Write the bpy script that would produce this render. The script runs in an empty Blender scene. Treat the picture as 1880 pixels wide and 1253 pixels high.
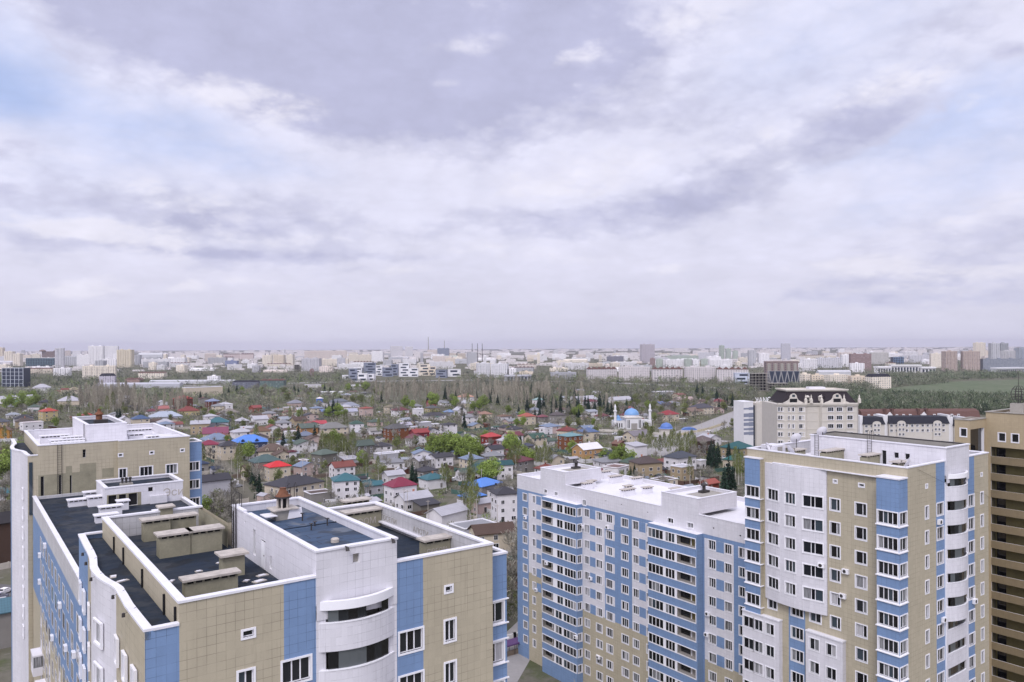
EXPOSURE = 0.0
SUN_E = 1.5
GLOW = 1.6
SKY_K = 1.06
HAZE = 4.5e-5
import bpy, math, random
import numpy as np
from mathutils import Vector, Matrix
R = random.Random(7)
rad = math.radians
SC = bpy.context.scene
COL = SC.collection

# ------------------------------------------------------------------ camera
H = 64.0                 # eye height above the ground, metres
F = 1415.0               # focal length in pixels of the 1880 px wide photograph
TH = 0.0047              # slight roll
EY = 637.0               # eye level
cd = bpy.data.cameras.new('camera'); cam = bpy.data.objects.new('camera', cd); COL.objects.link(cam)
cd.sensor_width = 36.0; cd.lens = 36.0 * F / 1880.0
cd.shift_y = (EY - 626.5) / 1880.0
cd.clip_start = 0.5; cd.clip_end = 60000
cam.matrix_world = Matrix.Translation((0, 0, H)) @ Matrix.Rotation(rad(90), 4, 'X') @ Matrix.Rotation(-TH, 4, 'Z')
SC.camera = cam
SC.render.engine = 'CYCLES'
SC.cycles.use_denoising = True
SC.cycles.max_bounces = 5; SC.cycles.diffuse_bounces = 3; SC.cycles.glossy_bounces = 2
SC.cycles.transmission_bounces = 1; SC.cycles.volume_bounces = 0; SC.cycles.transparent_max_bounces = 6
SC.cycles.caustics_reflective = False; SC.cycles.caustics_refractive = False
SC.view_settings.view_transform = 'Standard'; SC.view_settings.look = 'None'
SC.view_settings.exposure = EXPOSURE; SC.view_settings.gamma = 1.0

# ------------------------------------------------------------------ light
SUN_AZ, SUN_EL = rad(196), rad(48)       # azimuth clockwise from the view direction: behind and a little left
sun_dir = Vector((math.sin(SUN_AZ) * math.cos(SUN_EL), math.cos(SUN_AZ) * math.cos(SUN_EL), math.sin(SUN_EL)))
sl = bpy.data.lights.new('sun', 'SUN'); sl.energy = SUN_E; sl.angle = rad(14); sl.color = (1.0, 0.955, 0.9)
so = bpy.data.objects.new('sun', sl); COL.objects.link(so)
so.rotation_euler = sun_dir.to_track_quat('Z', 'Y').to_euler()

W = bpy.data.worlds.new('World'); SC.world = W; W.use_nodes = True

class NT:
    """small helper for writing node trees"""
    def __init__(s, tree): s.t = tree; s.n = tree.nodes; s.l = tree.links
    def new(s, typ, **kw):
        n = s.n.new(typ)
        for k, v in kw.items(): setattr(n, k, v)
        return n
    def put(s, sock, v):
        if isinstance(v, bpy.types.NodeSocket): s.l.new(v, sock)
        elif v is not None:
            if isinstance(v, (tuple, list)) and len(v) == 3 and len(sock.default_value) == 4: v = (*v, 1)
            sock.default_value = v
    def math(s, op, a, b=None, c=None, clamp=False):
        n = s.new('ShaderNodeMath', operation=op, use_clamp=clamp)
        for i, v in enumerate((a, b, c)):
            if v is not None: s.put(n.inputs[i], v)
        return n.outputs[0]
    def vmath(s, op, a, b=None, scale=None):
        n = s.new('ShaderNodeVectorMath', operation=op)
        s.put(n.inputs[0], a)
        if b is not None: s.put(n.inputs[1], b)
        if scale is not None: s.put(n.inputs['Scale'], scale)
        return n.outputs['Value'] if op in ('LENGTH', 'DOT_PRODUCT', 'DISTANCE') else n.outputs[0]
    def mix(s, fac, a, b, mode='MIX'):
        n = s.new('ShaderNodeMix', data_type='RGBA', blend_type=mode)
        s.put(n.inputs[0], fac); s.put(n.inputs[6], a); s.put(n.inputs[7], b)
        return n.outputs[2]
    def ramp(s, v, lo, hi, a=0.0, b=1.0, smooth=True):
        n = s.new('ShaderNodeMapRange', interpolation_type='SMOOTHSTEP' if smooth else 'LINEAR')
        for i, x in enumerate((v, lo, hi, a, b)): s.put(n.inputs[i], x)
        return n.outputs[0]
    def noise(s, vec, scale, detail=4, rough=0.55, dist=0.0):
        n = s.new('ShaderNodeTexNoise')
        s.put(n.inputs['Vector'], vec)
        n.inputs['Scale'].default_value = scale; n.inputs['Detail'].default_value = detail
        n.inputs['Roughness'].default_value = rough; n.inputs['Distortion'].default_value = dist
        return n.outputs[0]

def build_sky():
    t = NT(W.node_tree); t.n.clear()
    out = t.new('ShaderNodeOutputWorld'); bg = t.new('ShaderNodeBackground')
    sky = t.new('ShaderNodeTexSky', sky_type='NISHITA', sun_disc=False)
    sky.sun_elevation = SUN_EL; sky.sun_rotation = SUN_AZ; sky.air_density = 1.0; sky.dust_density = 2.0
    d = t.new('ShaderNodeTexCoord').outputs['Generated']
    sp = t.new('ShaderNodeSeparateXYZ'); t.put(sp.inputs[0], d); x, y, z = sp.outputs
    az = t.math('ARCTAN2', x, y); el = t.math('ARCSINE', z)
    zz = t.math('ADD', t.math('MAXIMUM', z, 0.0), 0.075)
    pl = t.new('ShaderNodeCombineXYZ')                      # the cloud layer seen in plan: one unit is one cloud-base height
    t.put(pl.inputs[0], t.math('DIVIDE', x, zz)); t.put(pl.inputs[1], t.math('DIVIDE', y, zz))
    P = pl.outputs[0]
    n1 = t.noise(P, 0.9, 9, 0.6, 0.25)
    n2 = t.noise(t.vmath('ADD', P, (7.3, 2.1, 0.0)), 3.2, 9, 0.6, 0.1)
    nn = t.math('ADD', t.math('SUBTRACT', n1, 0.5), t.math('MULTIPLY', t.math('SUBTRACT', n2, 0.5), 0.9))
    ae = t.new('ShaderNodeCombineXYZ'); t.put(ae.inputs[0], az); t.put(ae.inputs[1], el)
    # billows: rounded lumps of several sizes, flattened towards the horizon
    bv = t.new('ShaderNodeCombineXYZ'); t.put(bv.inputs[0], az); t.put(bv.inputs[1], t.math('MULTIPLY', t.math('POWER', t.math('MAXIMUM', el, 0.0), 0.8), 1.9))
    def billow(sc, off, det=2.0):
        v = t.new('ShaderNodeTexVoronoi', feature='F1', normalize=True)
        wn = t.new('ShaderNodeTexNoise'); t.put(wn.inputs['Vector'], bv.outputs[0]); wn.inputs['Scale'].default_value = sc * 1.3; wn.inputs['Detail'].default_value = 4
        p = t.vmath('ADD', t.vmath('ADD', bv.outputs[0], off), t.vmath('SCALE', t.vmath('SUBTRACT', wn.outputs['Color'], (.5, .5, .5)), scale=.55 / sc))
        t.put(v.inputs['Vector'], p); v.inputs['Scale'].default_value = sc; v.inputs['Detail'].default_value = det; v.inputs['Roughness'].default_value = .55; v.inputs['Lacunarity'].default_value = 2.1
        return v.outputs['Distance']
    b1 = billow(7.0, (0, 0, 0)); b2 = billow(19.0, (3.1, 1.7, 0))
    bil = t.math('ADD', t.math('MULTIPLY', t.math('SUBTRACT', .36, b1), 2.2), t.math('MULTIPLY', t.math('SUBTRACT', .34, b2), 1.6))
    fine = t.math('SUBTRACT', t.noise(bv.outputs[0], 26.0, 10, 0.7, 0.0), 0.5)
    lowf = t.math('SUBTRACT', t.noise(bv.outputs[0], 3.2, 5, 0.6, 0.3), 0.5)
    warp = lowf
    shade = t.math('ADD', t.math('MULTIPLY', bil, .26), t.math('ADD', t.math('MULTIPLY', fine, .28), t.math('MULTIPLY', lowf, .25)))
    K = 10.0
    c = lambda r, g, b: (r * K, g * K, b * K)
    base = t.mix(t.ramp(el, 0.0, 0.2), c(.64, .635, .765), c(.735, .74, .905))
    thin = t.ramp(t.math('ADD', n1, t.math('MULTIPLY', n2, 0.25)), 0.42, 0.64)
    col = t.mix(t.ramp(warp, -0.35, 0.4, 0.0, 0.6), base, c(.735, .725, .865))
    fields = {'d': None, 'l': None, 'b': None}
    def blob(px, py, rx, ry, rot, color, op, soft=0.35, k=1.2):
        a = math.atan((px - 940) / F); e = math.atan((EY - py) / F * math.cos(a))
        mp = t.new('ShaderNodeMapping', vector_type='TEXTURE')
        t.put(mp.inputs[0], aew)
        mp.inputs['Location'].default_value = (a, e, 0); mp.inputs['Rotation'].default_value = (0, 0, rad(rot))
        mp.inputs['Scale'].default_value = (rx / F, ry / F, 1)
        key, w = color
        g = t.ramp(t.vmath('LENGTH', mp.outputs[0]), 1.1 + soft * 1.2, max(.0, .6 - soft), 0.0, op * w)
        fields[key] = g if fields[key] is None else t.math('ADD', fields[key], g)
    wv = t.new('ShaderNodeTexNoise'); t.put(wv.inputs['Vector'], t.vmath('MULTIPLY', ae.outputs[0], (1.0, 1.6, 1.0))); wv.inputs['Scale'].default_value = 5.0; wv.inputs['Detail'].default_value = 6; wv.inputs['Roughness'].default_value = .6
    off = t.vmath('MULTIPLY', t.vmath('SUBTRACT', wv.outputs['Color'], (.5, .5, .5)), (.10, .055, 0.0))
    aew = t.vmath('ADD', ae.outputs[0], off)
    blue = ('b', 1.0); _c, c = c, None
    dk = ('d', 1.0); md = ('d', .82); gr = ('d', .95); lt = ('l', .95); wt = ('l', 1.3)
    # gaps of blue
    blob(60, 180, 330, 42, -7, blue, 0.62, 0.7, 0.9); blob(-20, 90, 110, 70, 0, blue, 0.6, 0.6)
    blob(1820, 190, 200, 60, 8, blue, 0.35, 0.8); blob(1480, 90, 230, 90, 10, blue, 0.4, 0.9); blob(1650, 250, 260, 40, 10, blue, .3, .7); blob(120, 370, 320, 70, 0, blue, .35, .7); blob(330, 300, 260, 30, 0, blue, .2, .7); blob(1840, 330, 200, 70, 10, blue, .28, .7); blob(1560, 400, 200, 40, 14, blue, .2, .8); blob(250, 110, 160, 60, -25, blue, 0.3, 0.9)
    blob(1800, 520, 260, 26, 4, gr, 0.5, 0.7); blob(120, 380, 260, 60, 0, gr, 0.45, 0.9)
    # the broad dark cloud along the top
    blob(560, 10, 720, 150, -3, md, 0.9, 0.45, 0.9); blob(300, 70, 300, 95, -18, md, 0.6, 0.4); blob(640, 100, 520, 105, -8, dk, 0.75, 0.5, 1.0)
    blob(830, 110, 370, 125, 6, dk, 0.8, 0.42, 1.0); blob(620, 200, 280, 42, -6, md, 0.7, 0.5, 1.2)
    blob(1150, 40, 330, 70, 12, md, 0.7, 0.5, 1.1)
    blob(430, 172, 130, 42, -8, lt, 0.75, 0.6, 1.5); blob(560, 185, 80, 20, 0, lt, 0.55, 0.7, 1.5)
    blob(300, 66, 90, 30, 0, md, 0.5, 0.8, 1.5); blob(860, 70, 110, 20, 5, lt, 0.55, 0.8, 1.6); blob(1062, 104, 50, 18, 20, lt, 0.6, 0.7, 1.4)
    blob(800, 156, 60, 13, 0, lt, 0.45, 0.8, 1.5); blob(1290, 25, 150, 28, 8, lt, 0.65, 0.7, 1.5)
    # the long bank reaching down to the middle
    blob(1240, 330, 470, 120, 14, md, 0.6, 0.6, 1.2); blob(1330, 340, 240, 48, 15, gr, 0.6, 0.55, 1.3)
    blob(1030, 405, 230, 30, 2, md, 0.6, 0.6, 1.3); blob(1100, 300, 210, 40, 8, lt, 0.6, 0.7, 1.5); blob(900, 300, 150, 50, 0, md, 0.35, 0.7, 1.4)
    blob(1420, 255, 90, 32, 10, lt, 0.5, 0.7, 1.5); blob(1480, 300, 80, 30, 10, lt, 0.45, 0.7, 1.5); blob(1000, 350, 170, 22, 0, lt, 0.5, 0.8, 1.5)
    blob(1600, 205, 125, 48, 6, md, 0.95, 0.4, 1.1); blob(1630, 160, 115, 38, 8, lt, 0.85, 0.4, 1.1); blob(1780, 195, 45, 16, 5, lt, 0.5, 0.6, 1.3)
    blob(1770, 60, 130, 45, 10, md, 0.45, 0.7, 1.3); blob(1870, 108, 26, 16, 0, dk, 0.7, 0.5, 1.1)
    # right bank
    blob(1740, 455, 240, 60, 8, gr, 0.8, 0.5, 1.2); blob(1810, 395, 110, 20, 14, lt, 0.7, 0.6, 1.3); blob(1560, 487, 110, 17, 2, wt, 0.7, 0.6, 1.3)
    blob(1760, 497, 160, 14, 1, wt, 0.6, 0.6, 1.3); blob(1600, 530, 170, 9, 1, lt, 0.5, 0.6, 1.3)
    # left cumulus
    blob(440, 425, 310, 85, -4, md, 0.8, 0.45, 1.2); blob(330, 370, 130, 36, -6, lt, 0.8, 0.45, 1.2); blob(430, 408, 90, 16, 0, gr, 0.5, 0.6)
    blob(250, 440, 100, 26, -4, wt, 0.75, 0.5, 1.2); blob(520, 438, 200, 14, 0, lt, 0.6, 0.6, 1.3); blob(440, 466, 240, 9, -1, gr, 0.65, 0.6, 1.0)
    blob(75, 432, 90, 15, 2, md, 0.5, 0.6, 1.1); blob(78, 415, 66, 20, 0, wt, 0.8, 0.45, 1.1); blob(28, 268, 46, 20, 0, dk, 0.6, 0.5, 1.1); blob(20, 345, 34, 9, 0, md, 0.7, 0.5)
    blob(145, 515, 75, 18, 0, wt, 0.75, 0.5, 1.1); blob(150, 533, 85, 6, 0, md, 0.45, 0.6); blob(350, 525, 30, 11, 0, wt, 0.6, 0.6); blob(460, 512, 60, 11, 0, wt, 0.55, 0.6)
    blob(560, 540, 300, 12, 0, lt, 0.45, 0.7, 1.4); blob(880, 460, 130, 12, 0, wt, 0.5, 0.7, 1.3); blob(740, 500, 60, 13, 0, wt, 0.55, 0.6); blob(1245, 497, 50, 12, 0, wt, 0.55, 0.6, 1.2)
    blob(1050, 480, 110, 12, 0, wt, 0.4, 0.7, 1.3); blob(300, 560, 500, 10, 0, gr, 0.35, 0.8, 1.2); blob(100, 600, 320, 26, 0, gr, 0.4, 0.9, 0.6)
    blob(1500, 560, 500, 10, 0, gr, 0.35, 0.8, 1.2)
    c = _c
    # the cloud fields, broken up by the billows
    tex = t.math('ADD', t.math('MULTIPLY', fine, 1.15), t.math('ADD', t.math('MULTIPLY', lowf, .6), t.math('MULTIPLY', bil, -.75)))
    B, D, L = fields['b'], fields['d'], fields['l']
    skyblue = t.mix(0.72, t.mix(1.0, sky.outputs[0], (1.0, 0.95, 1.1), 'MULTIPLY'), c(.47, .60, .96))
    col = t.mix(t.math('MULTIPLY', t.ramp(t.math('ADD', B, t.math('MULTIPLY', tex, .25)), 0.05, 1.0), .85), col, skyblue)
    D2 = t.math('SUBTRACT', D, t.math('MULTIPLY', L, .45))
    dd = t.math('ADD', D2, t.math('MULTIPLY', tex, t.math('ADD', .42, t.math('MULTIPLY', t.math('MINIMUM', D, .7), .95))))
    col = t.mix(t.ramp(dd, .22, .74, 0.0, .85), col, c(.60, .605, .775))
    col = t.mix(t.ramp(dd, .62, 1.3, 0.0, .9), col, c(.475, .485, .675))
    ll = t.math('ADD', L, t.math('MULTIPLY', t.math('MULTIPLY', tex, -1.0), t.math('MINIMUM', t.math('MULTIPLY', L, 2.0), 1.5)))
    col = t.mix(t.ramp(ll, .4, 1.3, 0.0, .8), col, c(.80, .785, .895))
    # light and shade of the billows
    col = t.vmath('SCALE', col, scale=t.math('ADD', .985, t.math('MULTIPLY', shade, t.ramp(el, 0.01, 0.12, .22, .5))))
    # thin bright overcast round the hidden sun, behind the viewer
    g = t.math('MAXIMUM', t.vmath('DOT_PRODUCT', d, tuple(sun_dir)), 0.0)
    g = t.math('ADD', 1.0, t.math('MULTIPLY', t.math('POWER', g, 3.0), GLOW))
    col = t.vmath('SCALE', col, scale=g)
    t.put(bg.inputs[0], col); bg.inputs[1].default_value = 0.1 * SKY_K
    t.l.new(bg.outputs[0], out.inputs[0])
build_sky()
# ------------------------------------------------------------------ geometry of the view and of the street grid
UA = rad(36.1)                                  # the estate's long axis u runs 36.1 degrees from the x axis, v at right angles
CU, SU = math.cos(UA), math.sin(UA)
def uv(u, v, z=0.0): return Vector((u * CU - v * SU, u * SU + v * CU, z))
def lev(px, py):
    dx, dy = px - 940, py - EY
    return (dx - TH * dy) / F, (dy + TH * dx) / F
def G(px, py, z=0.0):
    """the point at height z that the photograph shows at (px, py)"""
    a, b = lev(px, py); Y = (H - z) / b
    return Vector((a * Y, Y, z))
def pxof(p):
    a, b = p[0] / p[1], (H - p[2]) / p[1]
    return 940 + (a + TH * b) * F, EY + (b - TH * a) * F
def lin(r, g, b, k=1.0):
    f = lambda c: ((c / 255 / 12.92) if c <= 10 else ((c / 255 + .055) / 1.055) ** 2.4) * k
    return (f(r), f(g), f(b))

# ------------------------------------------------------------------ things and parts
def tag(o, label=None, cat=None, group=None, kind=None):
    for k, v in (('label', label), ('category', cat), ('group', group), ('kind', kind)):
        if v: o[k] = v
    return o
def thing(name, label, cat, loc=(0, 0, 0), rz=0.0, group=None):
    o = bpy.data.objects.new(name, None); COL.objects.link(o)
    o.empty_display_size = 0.5
    o.location = loc; o.rotation_euler = (0, 0, rz)
    return tag(o, label, cat, group)
def put(name, mesh, parent=None, loc=(0, 0, 0), rz=0.0, color=None, scale=None):
    o = bpy.data.objects.new(name, mesh); COL.objects.link(o)
    if parent: o.parent = parent
    o.location = loc; o.rotation_euler = (0, 0, rz)
    if color: o.color = (*color[:3], 1)
    if scale: o.scale = scale
    return o

class MB:
    """collects faces and links them as one mesh object; uv in metres along every face"""
    def __init__(s, o=(0, 0, 0)): s.v = []; s.f = []; s.m = []; s.mats = []; s.o = o; s.ix = {}
    def mat(s, m):
        if m.name not in s.ix: s.ix[m.name] = len(s.mats); s.mats.append(m)
        return s.ix[m.name]
    def face(s, pts, m):
        i = len(s.v); s.v += [tuple(p) for p in pts]; s.f.append(tuple(range(i, i + len(pts)))); s.m.append(s.mat(m))
    def box(s, x0, y0, z0, x1, y1, z1, m, top=None, skip=''):
        a, b, c, d = (x0, y0), (x1, y0), (x1, y1), (x0, y1)
        for k, (p, q) in zip('frkl', ((a, b), (b, c), (c, d), (d, a))):
            if k not in skip: s.face([(*p, z0), (*q, z0), (*q, z1), (*p, z1)], m)
        if 't' not in skip: s.face([(*a, z1), (*b, z1), (*c, z1), (*d, z1)], top or m)
        if 'b' not in skip: s.face([(*d, z0), (*c, z0), (*b, z0), (*a, z0)], m)
    def ring(s, x0, y0, x1, y1, t, z0, z1, m):
        s.box(x0, y0, z0, x1, y0 + t, z1, m); s.box(x0, y1 - t, z0, x1, y1, z1, m)
        s.box(x0, y0 + t, z0, x0 + t, y1 - t, z1, m); s.box(x1 - t, y0 + t, z0, x1, y1 - t, z1, m)
    def prism(s, poly, z0, z1, m, top=None, closed=True):
        n = len(poly)
        for i in range(n if closed else n - 1):
            p, q = poly[i], poly[(i + 1) % n]
            s.face([(*p, z0), (*q, z0), (*q, z1), (*p, z1)], m)
        if closed: s.face([(*p, z1) for p in poly], top or m)
    def band(s, inner, outer, z0, z1, m):
        """a wall strip between two plan lines"""
        for i in range(len(inner) - 1):
            a, b, c, d = outer[i], outer[i + 1], inner[i + 1], inner[i]
            s.face([(*a, z0), (*b, z0), (*b, z1), (*a, z1)], m); s.face([(*c, z0), (*d, z0), (*d, z1), (*c, z1)], m)
            s.face([(*a, z1), (*b, z1), (*c, z1), (*d, z1)], m); s.face([(*d, z0), (*c, z0), (*b, z0), (*a, z0)], m)
        for i in (0, -1):
            s.face([(*outer[i], z0), (*inner[i], z0), (*inner[i], z1), (*outer[i], z1)], m)
    def tube(s, pts, r0, r1, m, n=6):
        pts = [Vector(p) for p in pts]; rings = []
        for i, p in enumerate(pts):
            d = (pts[min(i + 1, len(pts) - 1)] - pts[max(i - 1, 0)]).normalized()
            x = d.orthogonal().normalized(); y = d.cross(x)
            r = r0 + (r1 - r0) * i / (len(pts) - 1)
            rings.append([p + (x * math.cos(2 * math.pi * k / n) + y * math.sin(2 * math.pi * k / n)) * r for k in range(n)])
        for a, b in zip(rings, rings[1:]):
            for k in range(n): s.face([a[k], a[(k + 1) % n], b[(k + 1) % n], b[k]], m)
        s.face(list(reversed(rings[0])), m); s.face(rings[-1], m)
    def lathe(s, c, prof, m, n=20, a0=0.0, a1=2 * math.pi):
        for (r0, z0), (r1, z1) in zip(prof, prof[1:]):
            for k in range(n):
                t0, t1 = a0 + (a1 - a0) * k / n, a0 + (a1 - a0) * (k + 1) / n
                P = lambda r, t, z: (c[0] + r * math.cos(t), c[1] + r * math.sin(t), c[2] + z)
                q = [P(r0, t0, z0), P(r0, t1, z0), P(r1, t1, z1), P(r1, t0, z1)]
                if r1 < 1e-6: q = q[:3]
                elif r0 < 1e-6: q = [q[0], q[2], q[3]]
                s.face(q, m)
    def mesh(s, name, smooth=False):
        me = bpy.data.meshes.new(name)
        ox, oy, oz = s.o
        me.from_pydata([(x - ox, y - oy, z - oz) for x, y, z in s.v], [], s.f)
        for m in s.mats: me.materials.append(m)
        me.polygons.foreach_set('material_index', s.m)
        uvl = me.uv_layers.new(name='UVMap'); data = np.zeros(len(me.loops) * 2, np.float32)
        li = 0
        for f in s.f:
            p = [s.v[i] for i in f]
            e1 = [p[1][k] - p[0][k] for k in range(3)]; e2 = [p[2][k] - p[0][k] for k in range(3)]
            n = (e1[1] * e2[2] - e1[2] * e2[1], e1[2] * e2[0] - e1[0] * e2[2], e1[0] * e2[1] - e1[1] * e2[0])
            l = math.sqrt(n[0] ** 2 + n[1] ** 2 + n[2] ** 2) or 1.0; h = math.hypot(n[0], n[1])
            if h / l < 0.2:
                for q in p: data[li] = q[0]; data[li + 1] = q[1]; li += 2
            else:
                tx, ty = -n[1] / h, n[0] / h; k = l / h
                for q in p: data[li] = q[0] * tx + q[1] * ty; data[li + 1] = q[2] * k; li += 2
        uvl.data.foreach_set('uv', data)
        if smooth: me.polygons.foreach_set('use_smooth', [True] * len(me.polygons))
        me.update()
        return me
    def build(s, name, parent=None, color=None, smooth=False, loc=(0, 0, 0), rz=0.0):
        return put(name, s.mesh(name, smooth), parent, loc, rz, color)

# ------------------------------------------------------------------ materials
MATS = {}
def newmat(name):
    m = bpy.data.materials.new(name); m.use_nodes = True; t = NT(m.node_tree)
    b = next(n for n in t.n if n.type == 'BSDF_PRINCIPLED'); MATS[name] = m
    return m, t, b
def setp(b, **kw):
    for k, v in kw.items():
        s = b.inputs[k.replace('_', ' ')]
        s.default_value = (*v, 1) if isinstance(v, tuple) and len(v) == 3 else v
def plain(name, col, rough=0.7, var=0.12, scale=1.5, metal=0.0, spec=0.3, bump=0.0):
    m, t, b = newmat(name)
    co = t.new('ShaderNodeTexCoord').outputs['Object']
    n = t.noise(co, scale, 5, 0.6); n2 = t.noise(co, scale * 9, 3, 0.6)
    k = t.math('ADD', t.math('MULTIPLY', t.math('SUBTRACT', n, 0.5), var * 2.2), t.math('MULTIPLY', t.math('SUBTRACT', n2, 0.5), var))
    c = t.vmath('SCALE', (*col,), scale=t.math('ADD', k, 1.0))
    t.put(b.inputs['Base Color'], c); setp(b, Roughness=rough, Metallic=metal); b.inputs['Specular IOR Level'].default_value = spec
    if bump:
        bm = t.new('ShaderNodeBump'); bm.inputs['Strength'].default_value = bump; bm.inputs['Distance'].default_value = 0.05
        t.put(bm.inputs['Height'], n2); t.l.new(bm.outputs[0], b.inputs['Normal'])
    return m
def tile(name, col, pitch=0.53, joint=0.85, stain=0.15):
    """square facing tiles with thin dark joints, some joints fainter than others"""
    m, t, b = newmat(name)
    u = t.new('ShaderNodeUVMap').outputs[0]
    br = t.new('ShaderNodeTexBrick'); br.offset = 0.0; br.squash = 1.0
    t.put(br.inputs['Vector'], u)
    br.inputs['Scale'].default_value = 1.0; br.inputs['Brick Width'].default_value = pitch; br.inputs['Row Height'].default_value = pitch
    br.inputs['Mortar Size'].default_value = 0.011; br.inputs['Mortar Smooth'].default_value = 0.3; br.inputs['Mortar'].default_value = (1, 1, 1, 1); br.inputs['Bias'].default_value = 0.0
    br.inputs['Color1'].default_value = (.965, .965, .965, 1); br.inputs['Color2'].default_value = (1.03, 1.03, 1.03, 1)
    n = t.noise(u, 0.55, 3, 0.5); vis = t.ramp(n, 0.36, 0.62, 0.12, 1.0)
    big = t.noise(u, 0.12, 5, 0.65); fine = t.noise(u, 7.0, 4, 0.7)
    st = t.new('ShaderNodeMapping'); t.put(st.inputs[0], u); st.inputs['Scale'].default_value = (1.6, 0.09, 1)
    drip = t.noise(st.outputs[0], 1.0, 4, 0.6)
    k = t.math('ADD', t.math('MULTIPLY', t.math('SUBTRACT', big, 0.5), stain * 2), t.math('MULTIPLY', t.math('SUBTRACT', fine, 0.5), 0.14))
    k = t.math('ADD', k, t.math('MULTIPLY', t.math('SUBTRACT', drip, 0.5), stain * 1.3))
    s2 = t.new('ShaderNodeMapping'); t.put(s2.inputs[0], u); s2.inputs['Scale'].default_value = (2.6, 0.16, 1)
    k = t.math('SUBTRACT', k, t.math('MULTIPLY', t.ramp(t.noise(s2.outputs[0], 1.0, 5, 0.65), 0.56, 0.78), stain * 1.1))
    c = t.mix(1.0, (*col, 1), br.outputs[0], 'MULTIPLY')
    c = t.vmath('SCALE', c, scale=t.math('ADD', k, 1.0))
    c = t.mix(t.math('MULTIPLY', t.math('MULTIPLY', br.outputs['Fac'], vis), joint), c, tuple(x * 0.32 for x in col))
    t.put(b.inputs['Base Color'], c); setp(b, Roughness=0.55); b.inputs['Specular IOR Level'].default_value = 0.25
    bm = t.new('ShaderNodeBump'); bm.inputs['Strength'].default_value = 0.25; bm.inputs['Distance'].default_value = 0.01; bm.invert = True
    t.put(bm.inputs['Height'], br.outputs['Fac']); t.l.new(bm.outputs[0], b.inputs['Normal'])
    return m
TAN = tile('tan_tile', (.43, .382, .285)); BLUE = tile('blue_tile', (.18, .268, .435)); WHITE = tile('white_tile', (.635, .62, .655), joint=0.55, stain=.12)
GREYW = tile('grey_dirty_tile', (.50, .49, .50), stain=.3)
PVC = plain('white_pvc', (.80, .79, .82), 0.4, 0.04, 2.0)
COPE = plain('white_coping_metal', (.70, .69, .73), 0.5, 0.16, 0.9)
CONC = plain('raw_concrete', (.31, .29, .26), 0.9, 0.25, 0.8, bump=.3)
OLIVE = plain('olive_render', (.27, .25, .18), 0.9, 0.35, 0.7, bump=.2)
SLAB = plain('weathered_cap_slab', (.43, .39, .35), 0.9, 0.45, 1.6, bump=.4)
MEMB = plain('white_roof_membrane', (.68, .665, .70), 0.6, 0.10, 0.35)
DARKM = plain('dark_steel', (.045, .04, .04), 0.5, 0.2, 3)
RUST = plain('rusted_iron', (.16, .07, .04), 0.9, 0.5, 4)
BLACK = plain('dark_opening', (.012, .012, .014), 0.9, 0.1, 1)
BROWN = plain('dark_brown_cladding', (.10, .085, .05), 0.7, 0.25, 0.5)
LTAN = tile('light_tan_brick', (.40, .325, .215), 0.35, 0.3, .12)
INNER = plain('loggia_interior', (.30, .28, .26), 0.9, 0.2, .8)
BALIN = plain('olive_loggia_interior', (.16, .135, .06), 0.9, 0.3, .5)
def bitumen(name='bitumen_roofing', kk=.62):
    m, t, b = newmat(name)
    u = t.new('ShaderNodeTexCoord').outputs['Object']
    n = t.noise(u, 0.5, 6, 0.65); n2 = t.noise(u, 14, 3, 0.7)
    br = t.new('ShaderNodeTexBrick'); br.offset = 0.3; t.put(br.inputs['Vector'], u)
    br.inputs['Scale'].default_value = 1.0; br.inputs['Brick Width'].default_value = 9.0; br.inputs['Row Height'].default_value = 1.0
    br.inputs['Mortar Size'].default_value = 0.025; br.inputs['Color1'].default_value = (.018, .031, .054, 1); br.inputs['Color2'].default_value = (.024, .038, .064, 1); br.inputs['Mortar'].default_value = (.008, .009, .012, 1)
    k = t.math('ADD', t.math('MULTIPLY', t.math('SUBTRACT', n, 0.5), 1.1), t.math('MULTIPLY', t.math('SUBTRACT', n2, 0.5), 0.5))
    c = t.vmath('SCALE', br.outputs[0], scale=t.math('ADD', k, 1.0))
    sp = t.ramp(t.noise(u, 1.1, 5, 0.75), 0.62, 0.72)
    c = t.mix(t.math('MULTIPLY', sp, 0.45), c, (.20, .19, .18))
    pz = t.ramp(t.noise(t.vmath('ADD', u, (31, 7, 0)), .28, 4, 0.6, .4), 0.5, 0.58)
    c = t.mix(t.math('MULTIPLY', pz, 0.6), c, (.075, .08, .088))
    rp = t.ramp(t.noise(t.vmath('ADD', u, (3, 77, 0)), .5, 2, 0.4), 0.60, 0.615)
    c = t.mix(t.math('MULTIPLY', rp, 0.55), c, (.012, .014, .018))
    c = t.vmath('SCALE', c, scale=kk)
    t.put(b.inputs['Base Color'], c); t.put(b.inputs['Roughness'], t.ramp(n, 0.3, 0.7, 0.6, 0.9)); b.inputs['Specular IOR Level'].default_value = 0.25
    return m
BIT = bitumen(); BITL = bitumen('sky_lit_bitumen_roofing', 2.1)  # sky sheen painted into the stair roof's paler bitumen, lower roofs toned darker
def glass(name, col, rough=0.06, spec=0.6, stripes=None):
    m, t, b = newmat(name)
    u = t.new('ShaderNodeUVMap').outputs[0]
    c = (*col, 1)
    if stripes:
        mp = t.new('ShaderNodeMapping'); t.put(mp.inputs[0], u); mp.inputs['Scale'].default_value = (9, .4, 1)
        n = t.noise(mp.outputs[0], 1.0, 3, 0.6)
        c = t.mix(t.ramp(n, 0.35, 0.65), (*col, 1), (*stripes, 1))
    t.put(b.inputs['Base Color'], c); setp(b, Roughness=rough); b.inputs['Specular IOR Level'].default_value = spec
    return m
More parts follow.
